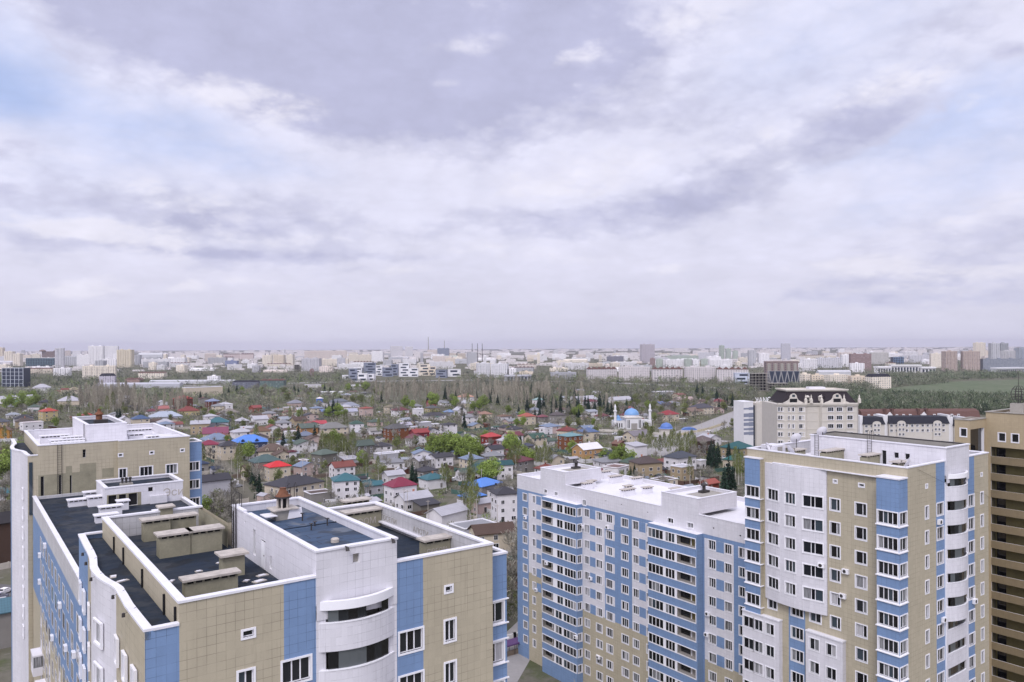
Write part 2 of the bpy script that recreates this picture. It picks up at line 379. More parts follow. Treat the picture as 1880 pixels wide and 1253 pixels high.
GL = [glass('dark_glass', (.018, .02, .024)), glass('dark_glass_deep', (.009, .009, .011)), glass('curtained_glass', (.10, .105, .11), 0.1, 0.5, (.30, .30, .31)),
      glass('blue_grey_glass', (.045, .06, .075)), glass('pale_curtained_glass', (.32, .31, .33), 0.12, .5, (.5, .49, .5))]
GW = [0.42, 0.27, 0.14, 0.12, 0.05]
FROST = glass('grey_frosted_glass', (.10, .11, .115), .25, .5)

# surfaces tinted by the object's own colour (for the houses and the far city)
def tinted(name, kind):
    m, t, b = newmat(name)
    oi = t.new('ShaderNodeObjectInfo'); u = t.new('ShaderNodeUVMap').outputs[0]; co = t.new('ShaderNodeTexCoord').outputs['Object']
    rv = t.vmath('SCALE', t.vmath('ADD', oi.outputs['Random'], (0, 0, 0)), scale=37.0)
    n = t.noise(t.vmath('ADD', co, rv), 0.35, 5, 0.65); f = t.noise(co, 5, 3, 0.6)
    k = t.math('ADD', t.math('MULTIPLY', t.math('SUBTRACT', n, 0.5), 0.42), t.math('ADD', t.math('MULTIPLY', t.math('SUBTRACT', f, 0.5), 0.16), 1.0))
    c = t.vmath('SCALE', oi.outputs['Color'], scale=k)
    setp(b, Roughness=0.8); b.inputs['Specular IOR Level'].default_value = 0.25
    if kind == 'roof':
        sx = t.new('ShaderNodeSeparateXYZ'); t.put(sx.inputs[0], u)
        w = t.math('SINE', t.math('MULTIPLY', sx.outputs[0], 2 * math.pi / 0.55)); w2 = t.math('SINE', t.math('MULTIPLY', sx.outputs[1], 2 * math.pi / 0.8))
        c = t.vmath('SCALE', c, scale=t.math('ADD', 1.0, t.math('ADD', t.math('MULTIPLY', w, 0.07), t.math('MULTIPLY', w2, 0.05))))
        setp(b, Roughness=0.5); b.inputs['Specular IOR Level'].default_value = 0.3
    if kind == 'city':
        sx = t.new('ShaderNodeSeparateXYZ'); t.put(sx.inputs[0], u)
        geo = t.new('ShaderNodeNewGeometry'); sz = t.new('ShaderNodeSeparateXYZ'); t.put(sz.inputs[0], geo.outputs['Normal'])
        up = t.math('LESS_THAN', t.math('ABSOLUTE', sz.outputs[2]), 0.4)
        bayw = t.math('ADD', 3.0, t.math('MULTIPLY', oi.outputs['Random'], 2.2))
        a = t.math('FRACT', t.math('DIVIDE', sx.outputs[0], bayw)); e = t.math('FRACT', t.math('DIVIDE', sx.outputs[1], 3.1))
        wi = t.math('MULTIPLY', t.math('MULTIPLY', t.math('GREATER_THAN', a, 0.30), t.math('LESS_THAN', a, 0.68)), t.math('MULTIPLY', t.math('GREATER_THAN', e, 0.34), t.math('LESS_THAN', e, 0.76)))
        cellv = t.new('ShaderNodeCombineXYZ'); t.put(cellv.inputs[0], t.math('FLOOR', t.math('DIVIDE', sx.outputs[0], bayw))); t.put(cellv.inputs[1], t.math('FLOOR', t.math('DIVIDE', sx.outputs[1], 3.1)))
        wn = t.new('ShaderNodeTexWhiteNoise'); t.put(wn.inputs[0], cellv.outputs[0])
        gc = t.mix(t.ramp(wn.outputs[0], 0.5, 1.0, smooth=False), (.075, .075, .09), (.33, .33, .36))
        c = t.mix(t.math('MULTIPLY', wi, up), c, gc)
        slabl = t.math('MULTIPLY', t.math('LESS_THAN', e, 0.07), up)
        c = t.mix(t.math('MULTIPLY', slabl, 0.35), c, (.1, .1, .1))
    t.put(b.inputs['Base Color'], c)
    return m
WALLM = tinted('house_wall_render', 'wall'); ROOFM = tinted('sheet_metal_roof', 'roof'); CITYM = tinted('apartment_wall_with_windows', 'city'); PLAINM = tinted('plain_render', 'wall')
# ------------------------------------------------------------------ windows and facades
_wc = {}
def pick_glass(): return R.choices(GL, GW)[0]
def win_meshes(w, h, panes, k, sur=0.13, style='n'):
    """frame and panes: x along the wall, y into it, z up, origin at the foot of the opening's middle"""
    key = (round(w, 2), round(h, 2), panes, k, sur, style)
    if key in _wc: return _wc[key]
    f = MB(); x0, x1 = -w / 2, w / 2; s = sur
    if style == 'f': s = .06
    pr = -.012 if style == 'f' else -.05                # surround, proud of the wall
    f.box(x0 - s, pr, -s, x1 + s, .10, 0, PVC); f.box(x0 - s, pr, h, x1 + s, .10, h + s, PVC)
    f.box(x0 - s, pr, 0, x0, .10, h, PVC); f.box(x1, pr, 0, x1 + s, .10, h, PVC)
    t = .055
    f.box(x0, .10, 0, x1, .16, t, PVC); f.box(x0, .10, h - t, x1, .16, h, PVC); f.box(x0, .10, t, x0 + t, .16, h - t, PVC); f.box(x1 - t, .10, t, x1, .16, h - t, PVC)
    g = MB(); cuts = [x0 + t + (w - 2 * t) * i / panes for i in range(panes + 1)]
    if style == 'u' and panes == 3: cuts = [x0 + t, x0 + w * .40, x0 + w * .60, x1 - t]
    if style == 'd' and panes == 2: cuts = [x0 + t, x0 + w * .64, x1 - t]
    for i in range(panes):
        a, b = cuts[i] + (.04 if i else 0), cuts[i + 1] - (.04 if i < panes - 1 else 0)
        if i < panes - 1: f.box(cuts[i + 1] - .04, .10, t, cuts[i + 1] + .04, .16, h - t, PVC)
        yp = .012 if style == 'f' else .135
        g.face([(a, yp, t), (b, yp, t), (b, yp, h - t), (a, yp, h - t)], R.choices((GL[4], GL[2], GL[3]), (5, 2, 2))[0] if style == 'f' else pick_glass())
    _wc[key] = (f.mesh('window_frame'), g.mesh('window_pane'))
    return _wc[key]

class Fr:
    """a facade plane: side 'V' faces the street (-v), side 'U' faces -u; s runs to the right as seen from outside"""
    def __init__(s, side, plane, bulge=None): s.side = side; s.plane = plane; s.bulge = bulge
    def dep(s, x): return 0.0 if not s.bulge else -s.bulge[2] * max(0.0, 1 - ((x - s.bulge[0]) / s.bulge[1]) ** 2)
    def p(s, x, d, z):
        d += s.dep(x)
        return (x, s.plane + d, z) if s.side == 'V' else (s.plane + d, -x, z)
    def rz(s, x):
        a = 0.0
        if s.bulge: a = math.atan((s.dep(x + .1) - s.dep(x - .1)) / .2)
        return (0.0 if s.side == 'V' else -math.pi / 2) + a
def facade(mb, fr, s0, s1, z0, z1, base, zones=(), holes=(), reveal=.16):
    """a wall s0..s1, z0..z1 with holes (sa, sb, za, zb) and coloured zones (sa, sb, za, zb, material)"""
    cl = lambda a, lo, hi: min(max(a, lo), hi)
    S = {s0, s1}; Zs = {z0, z1}
    for q in list(zones) + list(holes):
        S |= {round(cl(q[0], s0, s1), 4), round(cl(q[1], s0, s1), 4)}; Zs |= {round(cl(q[2], z0, z1), 4), round(cl(q[3], z0, z1), 4)}
    if fr.bulge:
        k = int((s1 - s0) / .7) + 1; S |= {round(s0 + (s1 - s0) * i / k, 4) for i in range(k + 1)}
    S = sorted(S); Zs = sorted(Zs)
    for a, b in zip(S, S[1:]):
        if b - a < 1e-3: continue
        m_ = (a + b) / 2; run = None
        for c, d in zip(Zs, Zs[1:]):
            if d - c < 1e-3: continue
            q = (c + d) / 2
            if any(h[0] < m_ < h[1] and h[2] < q < h[3] for h in holes): mt = None
            else:
                mt = base
                for zn in zones:
                    if zn[0] < m_ < zn[1] and zn[2] < q < zn[3]: mt = zn[4]
            if run and run[2] is mt: run[1] = d
            else:
                if run and run[2]: mb.face([fr.p(a, 0, run[0]), fr.p(b, 0, run[0]), fr.p(b, 0, run[1]), fr.p(a, 0, run[1])], run[2])
                run = [c, d, mt]
        if run and run[2]: mb.face([fr.p(a, 0, run[0]), fr.p(b, 0, run[0]), fr.p(b, 0, run[1]), fr.p(a, 0, run[1])], run[2])
    for a, b, c, d in holes:
        r = reveal
        mb.face([fr.p(a, 0, c), fr.p(b, 0, c), fr.p(b, r, c), fr.p(a, r, c)], PVC); mb.face([fr.p(a, r, d), fr.p(b, r, d), fr.p(b, 0, d), fr.p(a, 0, d)], PVC)
        mb.face([fr.p(a, 0, c), fr.p(a, r, c), fr.p(a, r, d), fr.p(a, 0, d)], PVC); mb.face([fr.p(b, r, c), fr.p(b, 0, c), fr.p(b, 0, d), fr.p(b, r, d)], PVC)
def windows(root, off, fr, specs, name='window'):
    """specs: (s centre, z sill, w, h, panes, style)"""
    for s, z, w, h, n, st in specs:
        f, g = win_meshes(w, h, n, R.randrange(9), style=st)
        p = fr.p(s, 0, z)
        o = put(name, f, root, (p[0] - off[0], p[1] - off[1], p[2]), fr.rz(s)); put('pane', g, o)
def holes_of(specs): return [(s - w / 2, s + w / 2, z, z + h) for s, z, w, h, n, st in specs]
def vent_shaft(root, off, u0, v0, u1, v1, z0, z1, mat=OLIVE, cap=SLAB, slots=True, pitch=.55, over=.18):
    b = MB(off); hh = z1 - z0
    b.box(u0, v0, z0, u1, v1, z1 - .34 if slots else z1 - .14, mat)
    if slots:                                            # the openings under the cap, between short piers
        b.box(u0 + .12, v0 + .12, z1 - .34, u1 - .12, v1 - .12, z1 - .14, BLACK)
        n = max(1, int((u1 - u0) / pitch))
        for i in range(n + 1):
            x = u0 + (u1 - u0 - .14) * i / n
            b.box(x, v0, z1 - .34, x + .14, v0 + .115, z1 - .14, mat)
    o = b.build('vent_shaft', root)
    c = MB(off); c.box(u0 - over, v0 - over, z1 - .14, u1 + over, v1 + over, z1, cap); c.build('cap', o)
    return o
def air_con(root, off, fr, s, z):
    if 'ac' not in _wc:
        b = MB(); b.box(-.42, -.36, 0, .42, -.04, .58, PVC); b.lathe((0, 0, 0), [(0, 0)], PVC)
        b.box(-.36, -.04, .05, -.30, 0, .1, DARKM); b.box(.30, -.04, .05, .36, 0, .1, DARKM)
        g = MB()
        for k in range(14):
            a, c = 2 * math.pi * k / 14, 2 * math.pi * (k + 1) / 14
            g.face([(-.08, -.365, .29), (-.08 + .22 * math.cos(a), -.365, .29 + .22 * math.sin(a)), (-.08 + .22 * math.cos(c), -.365, .29 + .22 * math.sin(c))], DARKM)
        _wc['ac'] = (b.mesh('air_conditioner'), g.mesh('fan_grille'))
    p = fr.p(s, 0, z)
    o = put('air_conditioner', _wc['ac'][0], root, (p[0] - off[0], p[1] - off[1], p[2]), fr.rz(s)); put('fan', _wc['ac'][1], o)
def dish(root, off, u, v, z, r, az, mast=1.2):
    b = MB(off); b.tube([(u, v, z), (u, v, z + mast)], .05, .05, DARKM)
    o = b.build('satellite_dish', root)
    d = MB(); prof = [(r * k / 6, .32 * r * (k / 6) ** 2) for k in range(7)]
    d.lathe((0, 0, 0), prof, MEMB, 22); d.lathe((0, 0, .03), list(reversed(prof)), MEMB, 22)
    for k in range(3): d.tube([(r * .9 * math.cos(k * 2.1), r * .9 * math.sin(k * 2.1), .28 * r), (0, 0, .9 * r)], .02, .02, DARKM, 4)
    d.box(-.06, -.06, .86 * r, .06, .06, .98 * r, DARKM)
    e = put('reflector', d.mesh('reflector', True), o, (u - off[0], v - off[1], z + mast - off[2]))
    e.rotation_euler = (rad(62), 0, az)
def text_part(name, s, size, mat, parent, loc, rot, sx=1.0):
    c = bpy.data.curves.new(name, 'FONT'); c.body = s; c.size = size; c.extrude = .012; c.align_x = 'LEFT'
    o = bpy.data.objects.new(name, c); COL.objects.link(o)
    dg = bpy.context.evaluated_depsgraph_get(); me = bpy.data.meshes.new_from_object(o.evaluated_get(dg))
    bpy.data.objects.remove(o); bpy.data.curves.remove(c); me.materials.clear(); me.materials.append(mat)
    q = put(name, me, parent, loc); q.rotation_euler = rot; q.scale = (sx, 1, 1); return q
def ladder(root, off, u, v, z0, z1, hoops=True, ax='v', name='roof_ladder'):
    b = MB(off); w = .28
    P = (lambda a, d, z: (u + d, v + a, z)) if ax == 'v' else (lambda a, d, z: (u + a, v + d, z))
    for s in (-w, w):
        if hoops: b.tube([P(s, 0, z0), P(s, 0, z1 + 1.0), P(s, .25, z1 + 1.25), P(s, .6, z1 + 1.0), P(s, .6, z1)], .03, .03, DARKM, 5)
        else: b.tube([P(s, 0, z0), P(s, 0, z1)], .03, .03, DARKM, 5)
    z = z0 + .2
    while z < z1: b.tube([P(-w, 0, z), P(w, 0, z)], .018, .018, DARKM, 4); z += .35
    b.build(name, root)
FLOOR = 2.92
def rows(top, n): return [top - FLOOR * i for i in range(n)]

# ------------------------------------------------------------------ the near block at the lower left: two towers and a low wing
def curved_stack(root, off, u0, u1, v, ztop, zs, sag, mat=WHITE, nflat=99):
    """loggias with curved parapets between u0 and u1 in front of the plane v; zs: sills"""
    uc, hw = (u0 + u1) / 2, (u1 - u0) / 2
    def line(d, k=16):
        return [(u0 + (u1 - u0) * i / k, v - d * (1 - ((u0 + (u1 - u0) * i / k - uc) / hw) ** 2)) for i in range(k + 1)]
    for j, zsill in enumerate(zs):
        sg = sag if j < nflat else .05
        if j == 0:
            c = MB(off); c.band([(a, b + .3) for a, b in line(sg + .12)], line(sg + .12), ztop - .55, ztop, PVC)
            c.prism([(u0, v + .25)] + line(sg + .12) + [(u1, v + .25)], ztop - .55, ztop - .54, mat); c.build('loggia_canopy', root)
        b = MB(off); lo = zsill - (FLOOR - 1.3)
        ln = line(sg); b.band([(a, q + .14) for a, q in ln], ln, lo, zsill, mat)
        b.prism(list(ln) + [(u1, v + 1.3), (u0, v + 1.3)], lo - .12, lo, mat)          # floor slab
        o = b.build('balcony', root)
        c = MB(off); c.band([(a, q + .2) for a, q in line(sg + .05)], line(sg + .05), zsill, zsill + .06, PVC)
        c.build('rail', o)
        g = MB(off); z1 = zsill + 1.24
        k = 9; lg = [(a, q + .12) for a, q in line(sg, k)]
        for i in range(1, k - 1):
            m = FROST if (i + j) % 4 == 1 or (i in (2, 3) and j % 2) else GL[1 if i % 2 else 0]
            if i in (5, 6) and j % 3 == 0: continue
            a, b2 = lg[i], lg[i + 1]
            g.face([(*a, zsill + .06), (*b2, zsill + .06), (*b2, z1), (*a, z1)], m)
        g.build('pane', o)

def block_A():
    O = (20.0, 60.0, 0.0)
    root = thing('apartment_building', 'nearest tan, blue and white apartment block with dark roofs seen from above', 'building', uv(*O[:2]), UA)
    W_ = MB(O)
    v0 = 45.4
    zt = 49.86
    rw = rows(43.8, 5)
    # street front
    small = [(13.99, 47.18, .62, .36, 1, 'n')]
    wl = [(13.84, z, .86, 1.42, 2, 'n') for z in rw] + [(27.72, z, .8, 1.42, 2, 'n') for z in rw] + [(27.62, 47.2, .5, .36, 1, 'n')] + small
    wb = [(16.86, z, 1.72, 1.36, 3, 'n') for z in rw] + [(24.7, z, 1.72, 1.36, 3, 'n') for z in rw]
    fV = Fr('V', v0)
    zl = [(16.1, 18.1, 0, 60, BLUE), (23.62, 25.62, 0, 60, BLUE)]
    facade(W_, fV, 10.2, 18.1, 0, zt, TAN, zl, holes_of([w for w in wl + wb if w[0] < 18]))
    facade(W_, fV, 23.62, 31.3, 0, zt, TAN, zl, holes_of([w for w in wl + wb if w[0] > 18]))
    windows(root, O, fV, wl + wb)
    # outer walls of the higher part seen over the side roof, far and right walls, inner parapet faces
    W_.face([(10.2, 72, 40), (10.2, v0, 40), (10.2, v0, zt), (10.2, 72, zt)], TAN)
    W_.face([(31.3, v0, 0), (31.3, 64, 0), (31.3, 64, zt), (31.3, v0, zt)], TAN); W_.face([(31.3, 64, 0), (18.1, 64, 0), (18.1, 64, zt), (31.3, 64, zt)], TAN)
    W_.face([(18.1, 72, 0), (10.2, 72, 0), (10.2, 72, zt), (18.1, 72, zt)], TAN); W_.face([(18.1, 64, 40), (18.1, 72, 40), (18.1, 72, zt), (18.1, 64, zt)], TAN)
    t = .34; zr = 48.15
    for a, b, c, d in ((10.2, v0, 18.1, 72), (23.62, v0, 31.3, 64)):
        if a < 12: W_.face([(a + t, b + t, zr), (a + t, d - t, zr), (a + t, d - t, zt), (a + t, b + t, zt)], OLIVE); W_.face([(c - t, d - t, zr), (c - t, 62.75, zr), (c - t, 62.75, zt), (c - t, d - t, zt)], OLIVE)
        else: W_.face([(c - t, d - t, zr), (c - t, b + t, zr), (c - t, b + t, zt), (c - t, d - t, zt)], GREYW)
        W_.face([(a + t, d - t, zr), (c - t, d - t, zr), (c - t, d - t, zt), (a + t, d - t, zt)], GREYW)
        W_.face([(c - t, b + t, zr), (a + t, b + t, zr), (a + t, b + t, zt), (c - t, b + t, zt)], OLIVE)
    W_.build('wall', root)
    rf = MB(O)
    rf.face([(10.2 + t, v0 + t, zr), (18.1, v0 + t, zr), (18.1, 72 - t, zr), (10.2 + t, 72 - t, zr)], BIT); rf.face([(23.6, v0 + t, zr), (31.3 - t, v0 + t, zr), (31.3 - t, 64 - t, zr), (23.6, 64 - t, zr)], BIT)
    r = rf.build('roof', root)
    cp = MB(O); e = .07
    def cope(a, b, c, d): cp.box(a, b, zt, c, d, zt + .14, COPE)
    cope(10.2 - e, v0 - e, 18.1, v0 + t + e); cope(23.62, v0 - e, 31.3 + e, v0 + t + e)
    cope(10.2 - e, v0 + t + e, 10.2 + t + e, 72 + e); cope(31.3 - t - e, v0 + t + e, 31.3 + e, 64 + e)
    cope(10.2 + t + e, 72 - t - e, 14.6, 72 + e); cope(15.4, 72 - t - e, 18.1, 72 + e); cope(23.62, 64 - t - e, 31.3 - t - e, 64 + e)
    cp.build('coping', root)
    # stair block
    s = MB(O); a, b, c, d, zs = 18.1, 45.3, 23.62, 62.7, 51.42; zr2 = 50.9
    facade(s, Fr('V', b), a, c, 47.2, zs, WHITE, (), [(20.52, 20.98, 50.35, 50.95)], .3)
    s.box(20.4, b + .28, 50.2, 21.1, b + .3, 51.1, CONC)
    hol = [(-57.5, -56.95, 48.7, 50.6), (-55.65, -54.75, zr + .05, 50.2), (-53.9, -53.45, 48.5, 49.4), (-59.6, -59.2, 50.7, 51.3)]
    facade(s, Fr('U', a), -d, -b, zr, zs, WHITE, (), hol, .22)
    for q in hol: s.box(a + .2, -q[1], q[2], a + .22, -q[0], q[3], BLACK)
    s.face([(c, b, zr), (c, d, zr), (c, d, zs), (c, b, zs)], WHITE); s.face([(c, d, zr), (a, d, zr), (a, d, zs), (c, d, zs)], WHITE)
    for x in (a, c - .25): s.box(x + .003, b + .34, zr2 - .1, x + .247, d - .34, zs, WHITE, skip='b')
    s.box(a + .01, d - .34, zr2 - .1, c - .01, d - .01, zs, WHITE); s.box(a + .01, b + .31, zr2 - .1, c - .01, b + .34, zs, WHITE)
    st = s.build('stair_block', root)
    q = MB(O); q.face([(a + .25, b + .34, zr2), (c - .25, b + .34, zr2), (c - .25, d - .34, zr2), (a + .25, d - .34, zr2)], BITL); q.box(a + .25, b + 9.2, zr2, c - .25, b + 9.32, zr2 + .05, BIT)
    q.build('roof', st)
    q = MB(O); q.box(a - e, b - e, zs, c + e, b + .4, zs + .12, COPE); q.box(a - e, d - .4, zs, c + e, d + e, zs + .12, COPE)
    q.box(a - e, b + .4, zs, a + .32, 58.9, zs + .12, COPE); q.box(a - e, 59.9, zs, a + .32, d - .4, zs + .12, COPE); q.box(c - .32, b + .4, zs, c + e, d - .4, zs + .12, COPE); q.build('coping', st)
    q = MB(O); q.box(a - .02, 54.85, zr + .1, a + .05, 55.6, 50.1, PVC); q.box(a - .05, 54.95, 49.1, a - .02, 55.02, 49.2, DARKM); q.build('door', st)
    w = MB(O)                                                     # shaft walls behind the loggias
    w.box(a, v0 + 1.3, 0, c, v0 + 1.5, 47.4, INNER); w.box(a, v0 - .05, 0, a + .62, v0 + 1.3, 47.2, WHITE); w.box(c - .62, v0 - .05, 0, c, v0 + 1.3, 47.2, WHITE)
    w.build('loggia_wall', root)
    curved_stack(root, O, 18.2, 23.5, v0 - .02, 48.35, [46.98 - FLOOR * i for i in range(5)], .8)
    for x in (19.2, 22.4):                                        # rain-water gargoyle lamps on the front parapet
        q = MB(O); q.tube([(x + .8, b - .3, zs + .1), (x + .8, b - .05, zs + .1)], .05, .05, DARKM); q.tube([(x + .8, b - .3, zs + .1), (x + .8, b - .38, zs - .12)], .1, .13, DARKM); q.build('floodlight', st)
    # ventilator on the stair roof
    vb = MB(O); cx, cy = 20.6, 58.2
    vb.box(cx - .75, cy - .6, zr2, cx + .75, cy + .6, zr2 + .75, CONC); vb.box(cx - 1.0, cy - .8, zr2 + .75, cx + 1.0, cy + .8, zr2 + .85, SLAB)
    vb.box(cx - 1.7, cy - 1.1, zr2 + .45, cx - .8, cy + .2, zr2 + .52, MEMB)
    vo = vb.build('ventilator', root)
    vb = MB(O)
    for k in range(6): vb.tube([(cx + .42 * math.cos(k * 1.05), cy + .42 * math.sin(k * 1.05), zr2 + .85), (cx + .42 * math.cos(k * 1.05), cy + .42 * math.sin(k * 1.05), zr2 + 1.65)], .075, .075, SLAB, 6)
    vb.lathe((cx, cy, zr2 + .85), [(.26, 0), (.26, .8)], BLACK, 12); vb.build('leg', vo)
    vb = MB(O); vb.lathe((cx, cy, zr2 + 1.7), [(.58, -.02), (.58, .06), (.46, .12), (.26, .5), (.22, .62), (.27, .66), (.0, .7)], RUST, 14); vb.lathe((cx, cy, zr2 + 1.62), [(.66, 0), (.66, .1), (0, .12)], DARKM, 14); vb.build('cowl', vo)
    vb = MB(O); vb.face([(cx + .3, cy - .64, zr2 + .8), (cx + .1, cy - .7, zr2 + .05), (cx + 1.3, cy - .72, zr2 + .1), (cx + 1.25, cy - .6, zr2 + .86)], MEMB); vb.build('cover_sheet', vo)
    for (x, y, h) in ((21.5, 56.5, .55), (21.6, 54.3, .3), (22.4, 53.9, .5), (20.9, 53.2, .45)):
        q = MB(O); q.tube([(x, y, zr2), (x, y, zr2 + h)], .05, .05, DARKM); q.box(x - .12, y - .12, zr2 + h, x + .12, y + .12, zr2 + h + .05, DARKM); q.build('vent_pipe', root)
    q = MB(O); q.lathe((20.9, 49.0, zr2), [(.28, 0), (.28, .22), (.2, .28), (0, .28)], SLAB, 14); q.build('roof_drain', root)
    # ducts on the two roofs
    vent_shaft(root, O, 12.7, 62.5, 14.9, 63.7, zr, 49.95); vent_shaft(root, O, 14.95, 62.5, 17.25, 63.7, zr, 49.95)
    vent_shaft(root, O, 12.75, 68.7, 14.8, 69.7, zr, 49.95); vent_shaft(root, O, 14.9, 69.0, 16.9, 69.9, zr, 49.9); vent_shaft(root, O, 14.6, 71.5, 15.6, 72.4, zr, 50.35, slots=False)
    ch = vent_shaft(root, O, 15.15, 54.6, 16.6, 55.7, zr, 49.75, slots=False, over=.25)
    vent_shaft(root, O, 12.0, 51.8, 15.3, 52.6, zr, 49.3)
    vd = vent_shaft(root, O, 28.7, 50.5, 30.9, 51.4, zr, 49.55); v2 = vent_shaft(root, O, 27.6, 62.2, 30.9, 63.1, zr, 49.75); vent_shaft(root, O, 28.6, 64.6, 30.9, 65.4, zr - 1, 50.25)
    text_part('graffiti', 'ЛЮБОВЬ', .55, SLAB, vd, (28.8 - O[0], 50.488 - O[1], 48.4), (rad(90), 0, 0), .8)
    text_part('graffiti', 'ООМ', .75, SLAB, v2, (28.6 - O[0], 62.19 - O[1], 48.5), (rad(90), 0, 0), 1.0)
    text_part('graffiti', 'ТОСЕЛИ', .6, CONC, root, (31.3 - t - .012 - O[0], 62.4 - O[1], 48.75), (rad(90), 0, rad(-90)), 1.2)
    text_part('graffiti', 'АЛОТИ', .6, CONC, root, (31.3 - t - .012 - O[0], 56.5 - O[1], 48.75), (rad(90), 0, rad(-90)), 1.2)
    q = MB(O); q.box(31.3 - t - .35, 52, zr + .35, 31.3 - t - .01, 62.5, zr + .47, MEMB); q.build('flashing', root)
    ladder(root, O, 18.0, 62.2, zr, zs); ladder(root, O, 23.2, 62.95, zr, zs, ax='u')
    q = MB(O); q.tube([(18.0, 61.4, zr), (18.0, 61.4, 51.9)], .05, .05, DARKM); q.tube([(17.9, 61.8, zr), (17.9, 61.8, 51.2)], .04, .04, DARKM); q.build('drain_pipe', root)
    # corner bay on the right end wall
    q = MB(O); f2 = Fr('V', 46.4); bw = [(32.25, z, 1.35, 1.42, 2, 'n') for z in rw]
    facade(q, f2, 31.3, 33.25, 0, 48.7, BLUE, (), holes_of(bw)); q.face([(33.25, 46.4, 0), (33.25, 50, 0), (33.25, 50, 48.7), (33.25, 46.4, 48.7)], BLUE); q.face([(33.25, 50, 0), (31.3, 50, 0), (31.3, 50, 48.7), (33.25, 50, 48.7)], BLUE)
    q.face([(31.3, 46.4, 48.7), (33.25, 46.4, 48.7), (33.25, 50, 48.7), (31.3, 50, 48.7)], BIT)
    o = q.build('corner_bay', root); q = MB(O); q.ring(31.32, 46.33, 33.32, 50.07, .3, 48.7, 48.85, COPE)
    for z in rw: q.box(31.32, 46.28, z - .22, 33.36, 46.39, z - .13, PVC); q.box(31.32, 46.28, z + 1.55, 33.36, 46.39, z + 1.64, PVC)
    q.build('coping', o); windows(root, O, f2, bw, 'bay_window')
    # side wing with the wavy outer wall
    pts = [(8.45, 45.4), (8.4, 48), (8.36, 50.5), (8.42, 52.6), (8.46, 54.4), (8.34, 55.4), (8.12, 56.4), (7.92, 57.8), (7.84, 59.4), (7.88, 60.8), (8.05, 62.2), (8.2, 63.4), (8.3, 65.5), (8.36, 68), (8.5, 72.2)]
    q = MB(O); zc = 48.66
    rowc = rows(42.95, 6)
    for (p0, p1) in zip(pts, pts[1:]):
        y = (p0[1] + p1[1]) / 2
        m = TAN if y < 54.4 else WHITE if y < 61 else TAN if y < 65.5 else BLUE
        q.face([(*p1, 0), (*p0, 0), (*p0, zc), (*p1, zc)], m)
    fw = [(9.5, z - .6, 1.1, 1.4, 2, 'n') for z in rows(40.6, 4)]
    facade(q, Fr('V', 45.4), 8.45, 10.2, 0, zc, BLUE, (), holes_of(fw)); windows(root, O, Fr('V', 45.4), fw)
    q.face([(10.2, 72.2, 0), (8.5, 72.2, 0), (8.5, 72.2, zc), (10.2, 72.2, zc)], BLUE)
    wv = q.build('side_wing', root)
    q = MB(O); q.face([(10.18, 45.7, 48.3)] + [(10.18, 71.9, 48.3)] + [(p[0] + .2, p[1], 48.3) for p in reversed(pts)], BIT); q.build('roof', wv)
    q = MB(O); inn = [(p[0] + .42, p[1]) for p in pts]; out = [(p[0] - .07, p[1]) for p in pts]
    q.band(inn, out, zc, zc + .14, COPE); q.box(8.87, 45.33, zc, 10.2, 45.75, zc + .14, COPE); q.box(8.9, 71.9, zc, 10.2, 72.3, zc + .14, COPE); q.band([(p[0] + .3, p[1]) for p in pts], [(p[0] + .02, p[1]) for p in pts], 48.2, zc, OLIVE); q.build('coping', wv)
    for (y, w_, h_) in ((57.4, 1.5, 1.45), (53.3, .9, 1.5), (50.2, .9, 1.5), (47.6, .9, 1.5), (63.2, .9, 1.5), (67.0, .9, 1.5), (69.8, .9, 1.5)):
        x = np.interp(y, [p[1] for p in pts], [p[0] for p in pts]); dx = np.interp(y + .5, [p[1] for p in pts], [p[0] for p in pts]) - np.interp(y - .5, [p[1] for p in pts], [p[0] for p in pts])
        for z in rows(43.9 if y > 60 else 44.45, 6 if y > 60 else 4):
            f, g = win_meshes(w_, h_, 2, R.randrange(5)); o = put('window', f, root, (x - .17 - O[0], y - O[1], z), -math.pi / 2 - math.atan(dx)); put('pane', g, o)
    for y in (66, 63, 58.5, 53.5, 49.5):
        x = np.interp(y, [p[1] for p in pts], [p[0] for p in pts]); q = MB(O); q.tube([(x - .3, y, zc - .1), (x + .4, y, zc + .2)], .012, .012, DARKM, 4); q.tube([(x - .3, y, zc - .02), (x - .3, y, zc - .25)], .08, .1, DARKM, 6); q.build('facade_lamp', wv)
    for y in (66, 62, 55.2, 48.8, 46.0):
        q = MB(O); q.box(10.08, y, 48.3, 10.19, y + .16, 49.5, BLACK); q.build('roof_vent_slot', wv)
    # low wing between the two towers
    q = MB(O); zl_ = 42.62; fU = Fr('U', 9.6)
    cols = [101.4 - 0, 97.9, 93.9, 90.4, 86.9, 82.6, 79.2, 75.5] + [105, 108.6, 112, 115.6, 119, 122.5, 126]
    cols = sorted(cols); rwl = rows(37.3, 8)
    lw = [(-c, z, 1.9, 1.75, 3, 'f') for c in cols for z in rwl if not (z < 21 and c > 110)][:98]
    facade(q, fU, -131, -72, 0, zl_, TAN, [(-131, -72, 29.6, 40.2, BLUE), (-131, -72, 40.2, zl_, GREYW)] + [(-c - .9, -c + .9, 10, 29.6, WHITE) for c in cols[::3]], holes_of(lw)); windows(root, O, fU, lw, 'wing_window')
    q.face([(27, 72, 0), (27, 131, 0), (27, 131, zl_), (27, 72, zl_)], TAN)
    q.ring(9.62, 72.02, 26.98, 130.9, .3, 42.0, zl_, GREYW)
    lwing = q.build('low_wing', root)
    q = MB(O); q.face([(9.8, 72, 42.2), (26.8, 72, 42.2), (26.8, 131, 42.2), (9.8, 131, 42.2)], BIT); q.build('roof', lwing)
